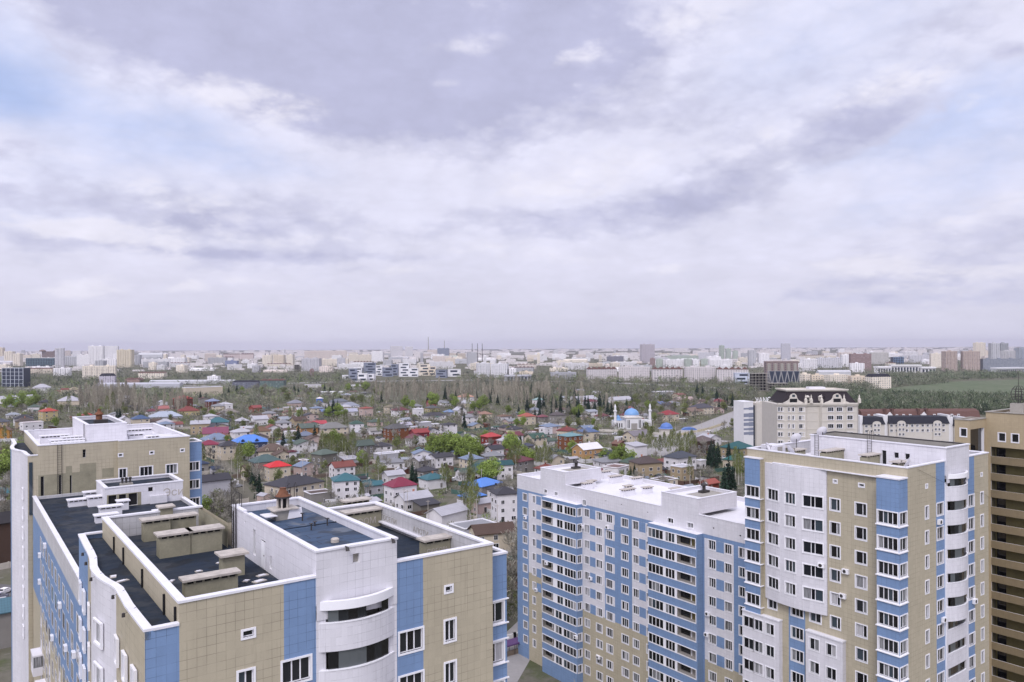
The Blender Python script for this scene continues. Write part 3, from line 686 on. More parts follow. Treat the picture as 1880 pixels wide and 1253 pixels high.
    q = MB(O); q.box(9.52, 72, zl_, 10.02, 131, zl_ + .14, COPE); q.box(26.6, 72, zl_, 27.1, 117, zl_ + .14, COPE); q.build('coping', lwing)
    for i, (y, z) in enumerate(((117, 21.6), (111, 19.5), (98, 14.6))):     # added enclosed balconies on the wing's side
        b = MB(O); b.box(8.5, y, z, 9.59, y + 3, z + 1.1, MEMB, skip='r'); b.box(8.45, y - .05, z + 2.5, 9.59, y + 3.05, z + 2.7, MEMB)
        for k in range(5): b.box(8.5, y + .0 + k * .735, z + 1.1, 8.56, y + .06 + k * .735, z + 2.5, PVC)
        o = b.build('enclosed_balcony', root); b = MB(O); b.face([(8.53, y + 2.98, z + 1.1), (8.53, y + .02, z + 1.1), (8.53, y + .02, z + 2.5), (8.53, y + 2.98, z + 2.5)], GL[0]); b.face([(8.53, y + .02, z + 1.1), (9.55, y + .02, z + 1.1), (9.55, y + .02, z + 2.5), (8.53, y + .02, z + 2.5)], GL[2]); b.build('pane', o)
    for y, z in ((111.5, 39.3), (95.5, 36.2), (84, 34.6), (90.5, 33.2), (119, 33), (118.5, 36.6), (103.5, 30.3)): air_con(root, O, fU, -y, z)
    zr3 = 42.2
    S_ = MB(O); a, b, c, d, z1 = 17.0, 117.5, 27.0, 125.3, 45.0
    facade(S_, Fr('V', b), a, c, zr3, z1 - .1, WHITE, [(17.2, 21.5, zr3, 44.0, OLIVE)], [(22.4, 23.0, 43.9, 44.5), (17.4, 18.4, zr3 + .05, 43.9), (18.7, 19.6, zr3 + .05, 43.9), (19.9, 21.0, zr3 + .05, 43.9)], .25); S_.box(17.05, b + .24, zr3, 26.9, b + .3, 44.8, BLACK)
    facade(S_, Fr('U', a), -d, -b, zr3, z1 - .1, WHITE)
    S_.face([(c, b, 0), (c, d, 0), (c, d, z1 - .1), (c, b, z1 - .1)], WHITE); S_.ring(a + .003, b + .31, c - .003, d, .3, z1 - .6, z1 - .1, WHITE); S_.box(22.6, b - .4, zr3, 24.8, b - .003, 43.3, WHITE)
    sb = S_.build('stair_block', root)
    q = MB(O); q.face([(a, b, z1 - .5), (c, b, z1 - .5), (c, d, z1 - .5), (a, d, z1 - .5)], BIT); q.build('roof', sb)
    q = MB(O); q.ring(a - .07, b - .07, c + .07, d + .07, .5, z1 - .1, z1 + .04, COPE); q.build('coping', sb)
    q = MB(O); q.box(19.4, 120.5, z1 - .5, 21.0, 121.5, z1 - .1, CONC)
    for k in range(3): q.lathe((19.7 + k * .5, 121, z1 - .1), [(.14, 0), (.14, .5), (.22, .6), (.22, .75), (0, .8)], DARKM, 8)
    q.build('ventilator', sb)
    text_part('graffiti', 'Эси', 1.5, SLAB, sb, (24.3 - O[0], b - .012 - O[1], 43.0), (rad(90), 0, 0), 1.0)
    for (x, y, l, z) in ((15.6, 112, 3.6, 43.5), (13.1, 121.5, 4.0, 43.2), (14.6, 108.2, 3.4, 43.2), (14.5, 99.5, 3.2, 43.3), (18.3, 97.2, 4.6, 43.4), (17.6, 104.4, 2.2, 43.4), (18.2, 115, 1.8, 43.5), (18.3, 118.6, -1, 43), (21, 106, 1.6, 43.3), (15.5, 125.5, 2.2, 43.4), (15.3, 120.0, 2.6, 43.6)):
        if l > 0: vent_shaft(root, O, x, y, x + l * .72, y + 1.2, zr3, z, mat=MEMB, cap=MEMB)
    # the far tower, a twin of the near one
    B_ = MB(O); vb_ = 131.2; vb2 = 130.4; zt = 49.86
    wB = [(x, z, w_, 1.42, n, 'n') for z in (44.2, 44.2 - FLOOR) for x, w_, n in ((21.3, 1.0, 2), (24.6, 1.75, 3), (28.3, 1.6, 3))] + [(x, 47.55, .5, .36, 1, 'n') for x in (21.0, 25.4, 29.9)]
    facade(B_, Fr('V', vb_), 10.3, 20.7, 0, zt, TAN, [(10.3, 17.6, 0, 45.6, OLIVE), (10.3, 17.8, 42.2, 45.6, OLIVE), (13.8, 14.6, 42, 46.6, OLIVE), (15.6, 17.8, 42, 46.8, OLIVE), (18.6, 20.2, 44.4, 45.8, OLIVE)], [(16.0, 16.4, 47.7, 48.9), (10.6, 11.0, 42.25, 45.4), (12.9, 13.2, 42.25, 45.4), (14.3, 14.55, 42.25, 45.2)], .3); B_.box(10.4, vb_ + .29, 42, 20, vb_ + .32, 49, BLACK)
    facade(B_, Fr('V', vb2), 20.7, 31.0, 0, zt, TAN, (), holes_of(wB)); windows(root, O, Fr('V', vb2), wB)
    B_.box(20.68, vb2 + .0, 0, 20.7, vb_, zt, TAN)
    B_.face([(31, vb2, 0), (31, 157, 0), (31, 157, zt), (31, vb2, zt)], TAN); B_.face([(10.3, 157, 0), (10.3, vb_, 0), (10.3, vb_, zt), (10.3, 157, zt)], TAN); B_.face([(31, 157, 0), (10.3, 157, 0), (10.3, 157, zt), (31, 157, zt)], TAN)
    B_.ring(10.32, vb_ + .33, 30.98, 156.98, .3, 48, zt, WHITE)
    tb = B_.build('far_tower', root)
    q = MB(O); q.face([(10.4, vb_ + .2, 48.4), (30.9, vb_ + .2, 48.4), (30.9, 156.9, 48.4), (10.4, 156.9, 48.4)], MEMB); q.build('roof', tb)
    q = MB(O); q.box(10.2, vb_ - .07, zt, 20.7, vb_ + .45, zt + .14, COPE); q.box(20.7, vb2 - .07, zt, 31.1, vb2 + .45, zt + .14, COPE); q.box(10.2, vb_ + .45, zt, 10.7, 157.1, zt + .14, COPE); q.box(30.6, vb2 + .45, zt, 31.1, 157.1, zt + .14, COPE); q.box(10.7, 156.6, zt, 30.6, 157.1, zt + .14, COPE); q.build('coping', tb)
    q = MB(O); a, b, c, d = 17.6, 139.5, 23.4, 157.2
    q.box(a, b, 48.4, c, d, 51.6, WHITE, skip='t'); q.ring(a + .003, b + .003, c - .003, d - .003, .35, 51.2, 51.75, WHITE); q.face([(a, b, 51.25), (c, b, 51.25), (c, d, 51.25), (a, d, 51.25)], BIT); sb = q.build('stair_block', root)
    q = MB(O); q.ring(a - .07, b - .07, c + .07, d + .07, .5, 51.75, 51.9, COPE); q.build('coping', sb)
    q = MB(O); q.box(19.6, 146, 51.2, 21.6, 147.4, 52.0, DARKM); q.lathe((20.4, 147, 52), [(.5, 0), (.5, .7), (.7, .8), (.7, .95), (.25, 1.4), (.25, 1.8), (0, 1.8)], RUST, 12); q.build('ventilator', sb)
    for (x, y, l) in ((12.0, 148, 4), (12.6, 140, 4.6), (12.6, 136.2, 4.2), (14.6, 144, 3), (25.3, 150, 4), (26, 137, 3.6), (27.8, 135, 2.8), (24.2, 142, 2.2)): vent_shaft(root, O, x, y, x + l, y + 1.2, 48.4, 49.7, mat=MEMB, cap=MEMB)
    ladder(root, O, 13.0, vb_ - .12, 42.2, 49.9, hoops=False, ax='u', name='wall_ladder'); ladder(root, O, 17.4, 141, 48.4, 51.9, hoops=False)
    q = MB(O); f2 = Fr('V', vb2 + 1.0); bw = [(31.95, z, 1.5, 1.35, 3, 'n') for z in rows(44.2, 3)]
    facade(q, f2, 31.0, 33.1, 0, 48.8, BLUE, (), holes_of(bw)); q.face([(33.1, 131.4, 0), (33.1, 136, 0), (33.1, 136, 48.8), (33.1, 131.4, 48.8)], BLUE); q.face([(31, 131.4, 48.6), (33.1, 131.4, 48.6), (33.1, 136, 48.6), (31, 136, 48.6)], BIT); o = q.build('corner_bay', root)
    q = MB(O); q.ring(31.0, 131.33, 33.17, 136.1, .4, 48.8, 48.95, COPE); q.build('coping', o); windows(root, O, f2, bw, 'bay_window')
    q = MB(O); pt = [(10.3, 131.2), (9.0, 131.2), (8.8, 133.5), (8.75, 136), (8.5, 138), (8.0, 139.5), (7.6, 141.5), (7.6, 144), (7.9, 147), (8.3, 149), (8.4, 157)]; zc = 48.5
    for i, (p0, p1) in enumerate(zip(pt, pt[1:])): q.face([(*p1, 0), (*p0, 0), (*p0, zc), (*p1, zc)], (TAN, WHITE, WHITE, WHITE, WHITE, WHITE, BLUE, TAN, TAN, WHITE)[i])
    q.box(9.15, 131.1, 40, 9.6, 131.19, 47.6, GL[3]); q.face([(10.28, 131.3, 47.9), (10.28, 157, 47.9)] + [(p[0] + .2, p[1], 47.9) for p in reversed(pt[1:])], BIT); o = q.build('side_wing', root)
    q = MB(O); q.band([(p[0] + .45, p[1]) for p in pt[1:]], [(p[0] - .07, p[1]) for p in pt[1:]], zc, zc + .16, COPE); q.box(9.4, 131.13, zc, 10.28, 131.6, zc + .16, COPE); q.build('coping', o)
    for z in rows(41.7, 8):
        f, g = win_meshes(1.5, 1.5, 2, R.randrange(5)); o = put('window', f, root, (8.62 - O[0], 135.6 - O[1], z), -math.pi / 2); put('pane', g, o)
    return root
# ------------------------------------------------------------------ the tower on the right
def block_T():
    O = (98.0, 55.0, 0.0)
    root = thing('apartment_building', 'tan, blue and white corner tower with curved white loggias and satellite dishes', 'building', uv(*O[:2]), UA)
    v0, u0, u1, v1, zt = 44.6, 88.4, 109.2, 66.5, 49.86
    rw = rows(43.55, 11); q = MB(O); fV = Fr('V', v0)
    narrow = [(x, z, .75, 1.42, 1, 'n') for x in (92.85, 107.3) for z in rw] + [(92.8, 47.2, .4, .34, 1, 'n'), (107.2, 47.1, .4, .34, 1, 'n')]
    wide = [(x, z, 1.55, 1.42, 2, 'n') for x in (96.1, 104.3) for z in rw]
    zl = [(95.1, 97.3, 0, 60, BLUE), (103.3, 105.15, 0, 60, BLUE)]
    facade(q, fV, u0, 97.3, 0, zt, TAN, zl, holes_of([w for w in narrow + wide if w[0] < 97])); facade(q, fV, 103.3, u1, 0, zt, TAN, zl, holes_of([w for w in narrow + wide if w[0] > 97]))
    windows(root, O, fV, narrow, 'narrow_window'); windows(root, O, fV, wide, 'window')
    fU = Fr('U', u0); zb = 48.42
    c9 = [(-53.55, z, 1.25, 1.42, 2, 'd') for z in rw]; c10 = [(-50.2, z, 1.35, 1.42, 2, 'd') for z in rw]; sm = [(-53.5, 47.0, .4, .32, 1, 'n'), (-50.1, 47.0, .6, .32, 1, 'n')]
    low = [(-62.6, 28.95, 1.3, 1.42, 2, 'n'), (-56.3, 28.95, 1.5, 1.42, 2, 'n')] + [(-58.9, z, 1.7, 1.42, 3, 'n') for z in rw[5:]]
    zn = [(-60.15, -57.75, 0, 30.2, BLUE), (-66.5, -64.2, 0, zb, BLUE), (-47.2, -44.6, 0, zb, BLUE)]
    facade(q, fU, -v1, -v0, 0, zb, TAN, zn, holes_of(c9 + c10 + sm + low)); windows(root, O, fU, c9 + c10 + sm + low)
    q.face([(u0, v1, zb), (u0, v0, zb), (u0, v0, zt), (u0, v1, zt)], TAN)
    q.face([(u1, v0, 0), (u1, v1, 0), (u1, v1, zt), (u1, v0, zt)], TAN); q.face([(u1, v1, 0), (u0, v1, 0), (u0, v1, zt), (u1, v1, zt)], TAN)
    q.ring(u0 + .02, v0 + .02, u1 - .02, v1 - .02, .3, 47.8, zt, GREYW); q.build('wall', root)
    q = MB(O); q.face([(u0 + .1, v0 + .1, 48.15), (u1 - .1, v0 + .1, 48.15), (u1 - .1, v1 - .1, 48.15), (u0 + .1, v1 - .1, 48.15)], MEMB); q.build('roof', root)
    q = MB(O); e = .07
    q.box(u0 - e, v0 - e, zt, 97.3, v0 + .4, zt + .14, COPE); q.box(103.3, v0 - e, zt, u1 + e, v0 + .4, zt + .14, COPE); q.box(u0 - e, v0 + .4, zt, u0 + .4, v1 + e, zt + .14, COPE); q.box(u1 - .4, v0 + .4, zt, u1 + e, v1 + e, zt + .14, COPE); q.box(u0 + .4, v1 - .4, zt, u1 - .4, v1 + e, zt + .14, COPE)
    q.box(87.95, 47.4, zb, u0 - .003, 62.3, zb + .1, COPE); q.box(97.25, v0 - .12, 0, 97.42, v0 - .003, 47.3, PVC); q.build('coping', root)
    # the bulging white panel with its three columns of windows
    pan = MB(O); fb = Fr('U', u0 - .12, (-59.1, 4.6, .75)); zp = rw[:5]
    pw = [(-62.1, z, 1.95, 1.42, 3, 'n') for z in zp] + [(-59.3, z, 1.5, 1.42, 3, 'n') for z in zp] + [(-56.25, z, 2.5, 1.42, 3, 'u') for z in zp]
    facade(pan, fb, -63.6, -54.6, 30.25, zb - .05, WHITE, (), holes_of(pw))
    k = 14; ln = [fb.p(-63.6 + 9 * i / k, 0, 0)[:2] for i in range(k + 1)]
    pan.face([(*p, zb - .05) for p in ln] + [(u0, 54.6, zb - .05), (u0, 63.6, zb - .05)], COPE); pan.face([(*p, 30.25) for p in reversed(ln)] + [(u0, 63.6, 30.25), (u0, 54.6, 30.25)], WHITE); pan.face([(u0 - .12, 54.6, 30.25), (u0, 54.6, 30.25), (u0, 54.6, zb), (u0 - .12, 54.6, zb)], WHITE)
    pan.build('curved_panel', root); windows(root, O, fb, pw, 'panel_window')
    # white projecting panels lower down
    for a, b, cols in ((-66.9, -61.1, ((-65.9, 1.6, 2), (-64.9 + .6, 1.3, 2), (-62.5, 1.25, 2))), (-57.2, -52.2, ((-56.0, 1.3, 2), (-53.7, 1.25, 2)))):
        q = MB(O); f = Fr('U', u0 - .75); w = [(s, z - .35, ww, 1.42, n, 'n') for s, ww, n in cols for z in rw[6:]]
        facade(q, f, a, b, 0, 27.75, WHITE, (), holes_of(w)); q.face([(u0 - .75, -b, 0), (u0, -b, 0), (u0, -b, 27.75), (u0 - .75, -b, 27.75)], WHITE); q.face([(u0 - .75, -a, 27.75), (u0 - .75, -b, 27.75), (u0, -b, 27.75), (u0, -a, 27.75)], COPE)
        q.box(u0 - .83, -b - .05, 27.75, u0 - .003, -a + .05, 27.9, COPE); q.build('projecting_panel', root); windows(root, O, f, w, 'panel_window')
    # corner bays
    for (va, vb, nm) in ((44.62, 47.25, 0), (64.0, 66.45, 1)):
        q = MB(O); ub = 86.5 if nm == 0 else 87.75; f = Fr('U', ub); rr = rw if nm == 0 else rw[:6]; z0 = 0 if nm == 0 else 27.9
        bw = [(-(va + vb) / 2, z, vb - va - .35, 1.4, 4 if nm == 0 else 3, 'n') for z in rr]
        facade(q, f, -vb, -va, z0, 48.7, BLUE, (), holes_of(bw))
        f2 = Fr('V', va); b2 = [(87.45, z, 1.55, 1.4, 2, 'n') for z in rr] if nm == 0 else []
        facade(q, f2, ub, u0, z0, 48.7, BLUE if nm == 0 else TAN, (), holes_of(b2))
        q.face([(u0, vb, z0), (ub, vb, z0), (ub, vb, 48.7), (u0, vb, 48.7)], BLUE); q.face([(ub, va, 48.7), (u0, va, 48.7), (u0, vb, 48.7), (ub, vb, 48.7)], COPE)
        o = q.build('corner_bay', root); q = MB(O); q.box(ub - .1, va - .1, 48.72, u0 - .003, vb + .1, 48.88, COPE)
        for z in rr: q.box(ub - .14, va - .14, z - .25, u0 - .003, vb + .1, z - .13, PVC)
        q.build('coping', o); windows(root, O, f, bw, 'bay_window'); windows(root, O, f2, b2, 'bay_window')
    # stair block
    a, b, c, d, zs = 97.3, 44.4, 103.3, 62.6, 51.45
    q = MB(O); facade(q, Fr('V', b), a, c, 47.2, zs, WHITE); q.face([(c, b, 48), (c, d, 48), (c, d, zs), (c, b, zs)], WHITE); q.face([(c, d, 48), (a, d, 48), (a, d, zs), (c, d, zs)], WHITE)
    hol = [(-52.4, -51.8, 48.6, 50.4), (-50.8, -50.2, 49.6, 50.3), (-49.4, -48.8, 49.6, 50.3)]
    facade(q, Fr('U', a), -d, -b, 48.1, zs, WHITE, (), hol, .25); q.box(a + .24, 48, 48.2, a + .27, 53, 51, BLACK)
    q.ring(a + .01, b + .01, c - .01, d - .01, .3, 50.6, zs, CONC); q.face([(a, b, 50.8), (c, b, 50.8), (c, d, 50.8), (a, d, 50.8)], BIT); sb = q.build('stair_block', root)
    q = MB(O); q.box(a - .1, b - .1, zs, c + .1, b + .3, zs + .14, COPE); q.box(a - .1, b + .3, zs, a + .28, d + .1, zs + .14, COPE); q.box(c - .3, b + .3, zs, c + .1, d + .1, zs + .14, DARKM); q.box(a + .28, d - .3, zs, c - .3, d + .1, zs + .14, DARKM); q.build('coping', sb)
    ladder(root, O, a - .1, 54.0, 48.15, 51.6); ladder(root, O, a - .1, 61.6, 48.15, 51.6, hoops=False)
    curved_stack(root, O, 97.5, 103.1, v0 - .02, 48.25, [46.72 - FLOOR * i for i in range(11)], .85, nflat=6)
    q = MB(O); q.box(97.3, v0 + 1.3, 0, 103.3, v0 + 1.5, 47.4, BALIN); q.box(97.3, v0 - .05, 0, 97.9, v0 + 1.3, 47.2, WHITE); q.box(102.7, v0 - .05, 0, 103.3, v0 + 1.3, 47.2, WHITE); q.build('loggia_wall', root)
    for (x, y, l, z) in ((92.2, 61.5, 2.2, 49.9), (93.2, 57.6, 4.4, 50.1), (94.2, 52.6, 3.0, 50.0), (93.5, 48.2, 2.2, 49.7), (91.2, 64.0, 3.0, 49.9)): vent_shaft(root, O, x, y, x + l, y + 1.0, 48.15, z)
    q = MB(O); q.box(90.2, 63.4, 48.15, 92.6, 65.6, 50.4, WHITE); q.box(90.8, 63.38, 49.4, 91.9, 63.4, 50.2, INNER); q.build('vent_house', root)
    dish(root, O, 93.6, 47.1, 48.3, .95, rad(205)); dish(root, O, 90.6, 61.4, 48.6, .85, rad(60)); dish(root, O, 89.6, 64.2, 48.6, .7, rad(20), 1.5); dish(root, O, 96.4, 64.2, 49.2, .8, rad(150), 1.6); dish(root, O, 97.4, 60.8, 50.6, .75, rad(150), 1.4)
    for s, z in ((-55.2, 36.2), (-52.1, 36.1), (-52.5, 33.0)): air_con(root, O, fb if s < -54.6 else fU, s, z)
    for s, z in ((95.7, 42.5), (96.6, 30.6), (104.8, 31.2)): air_con(root, O, fV, s, z)
    q = MB(O); q.tube([(90.5, 44.5, 49.6), (98, 44.3, 46.9), (108, 44.4, 44.6), (109.3, 44.5, 44.0)], .015, .015, DARKM, 4); q.build('cable', root)
    return root

# ------------------------------------------------------------------ the long lower block in the middle
_rb = {}
def ribbon(secs, h, flip, k):
    """glazed loggia band: secs = list of (width, kind); x from 0"""
    key = (tuple(secs), h, flip, k)
    if key in _rb: return _rb[key]
    f = MB(); g = MB(); x = 0.0; tot = sum(s[0] for s in secs); t = .09
    f.box(-.12, -.06, -.15, tot + .12, .12, 0, PVC); f.box(-.12, -.06, h, tot + .12, .12, h + .14, PVC); f.box(-.12, -.06, 0, 0, .12, h, PVC); f.box(tot, -.06, 0, tot + .12, .12, h, PVC)
    for i, (w, kd) in enumerate(secs):
        if kd == 'p': f.box(x, -.02, 0, x + w, .10, h, PVC)
        elif kd == 'o':
            g.face([(x, .9, 0), (x + w, .9, 0), (x + w, .9, h), (x, .9, h)], INNER if k % 3 else BALIN); g.face([(x, .05, 0), (x + w, .05, 0), (x + w, .9, 0), (x, .9, 0)], INNER)
            g.face([(x + .9 * w, .89, .2), (x + w, .89, .2), (x + w, .89, h), (x + .9 * w, .89, h)], BLACK); f.face([(x, 0, 0), (x, .9, 0), (x, .9, h), (x, 0, h)], INNER); f.face([(x + w, .9, 0), (x + w, 0, 0), (x + w, 0, h), (x + w, .9, h)], INNER)
            f.box(x + w * .55, .86, 0, x + w * .6, .9, h, PVC); g.face([(x + .04, .84, 0.1), (x + w * .5, .84, .1), (x + w * .5, .84, h), (x + .04, .84, h)], GL[k % 2])
        else:
            n = int(kd)
            for j in range(n):
                a, b = x + w * j / n, x + w * (j + 1) / n
                f.box(a, 0, 0, a + t / 2, .1, h, PVC); f.box(b - t / 2, 0, 0, b, .1, h, PVC); g.face([(a + t / 2, .06, 0), (b - t / 2, .06, 0), (b - t / 2, .06, h), (a + t / 2, .06, h)], pick_glass())
        x += w
    _rb[key] = (f.mesh('ribbon_frame'), g.mesh('ribbon_pane')); return _rb[key]

def block_M():
    O = (104.0, 100.0, 0.0)
    root = thing('apartment_building', 'long lower blue and white apartment block with banded balconies and white flat roof', 'building', uv(*O[:2]), UA)
    u0, va, vb, zt = 95.5, 66.5, 129.4, 37.3
    rw = rows(32.33, 11); f = Fr('U', u0)
    A3 = [(-126.65, z, 1.35, 1.42, 3, 'n') for z in rw]; A2 = [(-123.7, z, .95, 1.42, 2, 'n') for z in rw]
    D1 = [(-107.6, z, 1.3, 1.42, 3, 'n') for z in rw]; D2 = [(-104.3, z, 1.55, 1.42, 3, 'n') for z in rw]; D3 = [(-101.6, z, 1.55, 1.42, 3, 'n') for z in rw]
    E1 = [(-97.65, z, 1.6, 1.42, 3, 'n') for z in rw]; E2 = [(-95.0, z, 1.35, 1.42, 3, 'n') for z in rw]; E3 = [(-92.0, z, .9, 1.42, 2, 'n') for z in rw]
    F1 = [(-78.5, z, 1.35, 1.42, 3, 'n') for z in rw]; F2 = [(-75.4, z, 1.25, 1.42, 3, 'n') for z in rw]; G1 = [(-72.7, z, 1.4, 1.42, 3, 'n') for z in rw]; G2 = [(-69.5, z, 1.4, 1.42, 2, 'n') for z in rw]
    sm = [(-119.9, 34.95, .95, .65, 2, 'n'), (-116.6, 34.95, .95, .65, 2, 'n'), (-108.3, 34.4, .9, .95, 2, 'n'), (-87.0, 34.95, 1.2, .75, 2, 'n'), (-82.8, 34.95, 1.2, .75, 2, 'n')]
    dots = [(-127.3, 36.0, .22, .22, 1, 'n'), (-111.0, 36.1, .22, .22, 1, 'n'), (-102.5, 36.0, .25, .22, 1, 'n'), (-98.5, 36.0, .25, .22, 1, 'n'), (-92.2, 35.7, .3, .2, 1, 'n'), (-78.2, 35.6, .3, .25, 1, 'n'), (-73.2, 35.4, .3, .25, 1, 'n')]
    zw = 34.5; base = 14.9
    zn = [(-vb, -va, zw, 40, WHITE), (-vb, -va, 0, zw, BLUE), (-125.5, -120.9, base, zw - .4, WHITE), (-125.5, -120.9, 0, base + 3, TAN), (-109, -102.8, base, 33.9, WHITE), (-102.8, -100.4, 31.2, 33.9, WHITE), (-95.9, -92, base, 33.9, WHITE), (-109, -91, 0, base, TAN), (-80, -74.4, base, 33.9, WHITE), (-80, -71, 0, base, TAN)]
    for z in rw:
        if z > base - 1:
            zn += [(-122.9, -121.4, z - .15, z + 1.55, BLUE), (-106.8, -105.2, z - .15, z + 1.55, BLUE), (-94.2, -92.6, z - .15, z + 1.55, BLUE), (-77.7, -76.1, z - .15, z + 1.55, BLUE)]
            zn += [(-100.8, -100.2, z - .15, z + 1.55, WHITE)]
    q = MB(O); allw = A3 + A2 + D1 + D2 + D3 + E1 + E2 + E3 + F1 + F2 + G1 + G2
    facade(q, f, -vb, -va, 0, zt, BLUE, zn, holes_of(allw + sm + dots), .16)
    for w in dots: q.box(u0 + .14, -w[0] - .3, w[1] - .1, u0 + .17, -w[0] + .3, w[1] + .5, BLACK)
    windows(root, O, f, A3 + D2 + E1 + F1, 'window'); windows(root, O, f, A2 + D1 + E2 + E3 + sm, 'narrow_window'); windows(root, O, f, D3 + F2 + G1 + G2, 'casement_window')
    u1 = 112.5
    q.face([(u1, va, 0), (u1, vb, 0), (u1, vb, zt), (u1, va, zt)], TAN); q.face([(u1, vb, 0), (u0, vb, 0), (u0, vb, zt), (u1, vb, zt)], TAN); q.face([(u0, va, 0), (u1, va, 0), (u1, va, zt), (u0, va, zt)], WHITE)
    q.ring(u0 + .02, va + .02, u1 - .02, vb - .02, .3, 36.2, zt, WHITE); q.build('wall', root)
    q = MB(O); q.face([(u0 + .1, va, 36.7), (u1 - .1, va, 36.7), (u1 - .1, vb - .1, 36.7), (u0 + .1, vb - .1, 36.7)], MEMB); q.build('roof', root)
    q = MB(O); q.box(u0 - .05, va, zt, u0 + .38, 81.2, zt + .1, COPE); q.box(u0 - .05, 89.2, zt, u0 + .38, 113.7, zt + .1, COPE); q.box(u0 - .05, 121.6, zt, u0 + .38, vb + .05, zt + .1, COPE); q.box(u1 - .38, va, zt, u1 + .05, vb + .05, zt + .1, COPE); q.box(u0 + .38, vb - .38, zt, u1 - .38, vb + .05, zt + .1, COPE); q.build('coping', root)
    for (a, b, c, d) in ((u0 - .012, 113.75, 104.8, 121.5), (u0 - .012, 81.2, 105.1, 89.0)):
        q = MB(O); zs = 39.75; q.box(a, b, zt, c, d, zs, WHITE, skip='tb'); q.ring(a + .02, b + .02, c - .02, d - .02, .28, 39.1, zs, WHITE); q.face([(a, b, 39.3), (c, b, 39.3), (c, d, 39.3), (a, d, 39.3)], MEMB); q.face([(a + 3.4, b + .3, 39.31), (c - .3, b + .3, 39.31), (c - .3, d - 2.2, 39.31), (a + 3.4, d - 2.2, 39.31)], CONC); o = q.build('stair_block', root)
        q = MB(O); q.ring(a - .05, b - .05, c + .05, d + .05, .42, zs, zs + .1, COPE); q.build('coping', o)
        q = MB(O); x, y = c - 2.6, (b + d) / 2 + .8; q.box(x - .9, y - .5, 39.31, x + .9, y + .5, 39.7, DARKM); q.lathe((x, y, 39.7), [(.3, 0), (.3, .7), (.55, .8), (.55, 1.0), (0, 1.4)], DARKM, 10); q.tube([(x - .7, y, 39.7), (x - .7, y, 41.0)], .05, .05, DARKM)
        q.build('ventilator', o); dish(root, O, x + .7, y + .3, 39.6, .45, rad(160), .8)
    for (x, y, l, z) in ((98.5, 101.0, 3.0, 38.0), (101.6, 103.4, 1.6, 38.0), (103.2, 100.2, 2.0, 38.0), (97.0, 110.0, 2.2, 38.1), (99.5, 111.2, 1.6, 38.1), (106, 112.0, 3, 38.2), (108, 108, 2.6, 38.2), (106, 96, 2, 38.1), (102, 92, 2, 38), (108.5, 117, 2, 38.3), (104, 124.5, 2, 38.2), (104.5, 76, 2.2, 38.2), (100.5, 71, 2, 38.1)): vent_shaft(root, O, x, y, x + l, y + .8, 36.7, z, mat=MEMB, cap=SLAB)
    q = MB(O); q.box(105.12, 75.6, 36.7, 106.4, 78.6, 39.0, CONC); q.box(104.9, 75.4, 39.0, 106.6, 78.8, 39.12, SLAB); q.build('vent_house', root)
    # the two bays
    for (ya, yb, flip) in ((108.9, 119.4, 0), (80.3, 90.8, 1)):
        ub = 94.1; q = MB(O); fb = Fr('U', ub); tot = yb - ya; zb = 34.5
        secs = [(3.3, 'o'), (1.25, 'p'), (1.75, '2'), (.5, 'p'), (3.3, '4')] if not flip else [(3.3, '4'), (.5, 'p'), (2.0, '3'), (.5, 'p'), (3.8, 'o')]
        sw = sum(s[0] for s in secs); s0 = -yb + (.15 if not flip else .1)
        hol = [(s0, s0 + sw, z, z + 1.4) for z in rw]
        facade(q, fb, -yb, -ya, 0, zb, BLUE, (), hol, .05)
        f2 = Fr('V', ya); b2 = [(94.8, z, .95, 1.4, 2, 'n') for z in rw] if not flip else []
        facade(q, f2, ub, u0, 0, zb, BLUE, (), holes_of(b2)); q.face([(u0, yb, 0), (ub, yb, 0), (ub, yb, zb), (u0, yb, zb)], BLUE); q.face([(ub, ya, zb), (u0, ya, zb), (u0, yb, zb), (ub, yb, zb)], COPE)
        q.build('balcony_bay', root); windows(root, O, f2, b2, 'bay_window')
        for k, z in enumerate(rw):
            if k > 6 and not flip: sc = [(3.6, 'o'), (.4, 'p'), (1.9, '2'), (.5, 'p'), (3.7, '4')]
            else: sc = secs
            a, b = ribbon(sc, 1.4, flip, k % 4 if k < 7 else 6 + k % 3)
            p = fb.p(s0, 0, z); o = put('glazed_balcony', a, root, (p[0] - O[0], p[1] - O[1], z), -math.pi / 2); put('pane', b, o)
    for s, z in ((-126.4, 28.6), (-109.2 + .4, 30.0), (-101.9, 31.2), (-109.1, 9.6), (-117.8, 21.4), (-106.5, 20.9), (-79.3, 21.9), (-79.5, 18.6), (-122.9, 14.6), (-104.5, 7.0)): air_con(root, O, f if not -119.4 < s < -108.9 else Fr('U', 94.1), s, z)
    return root

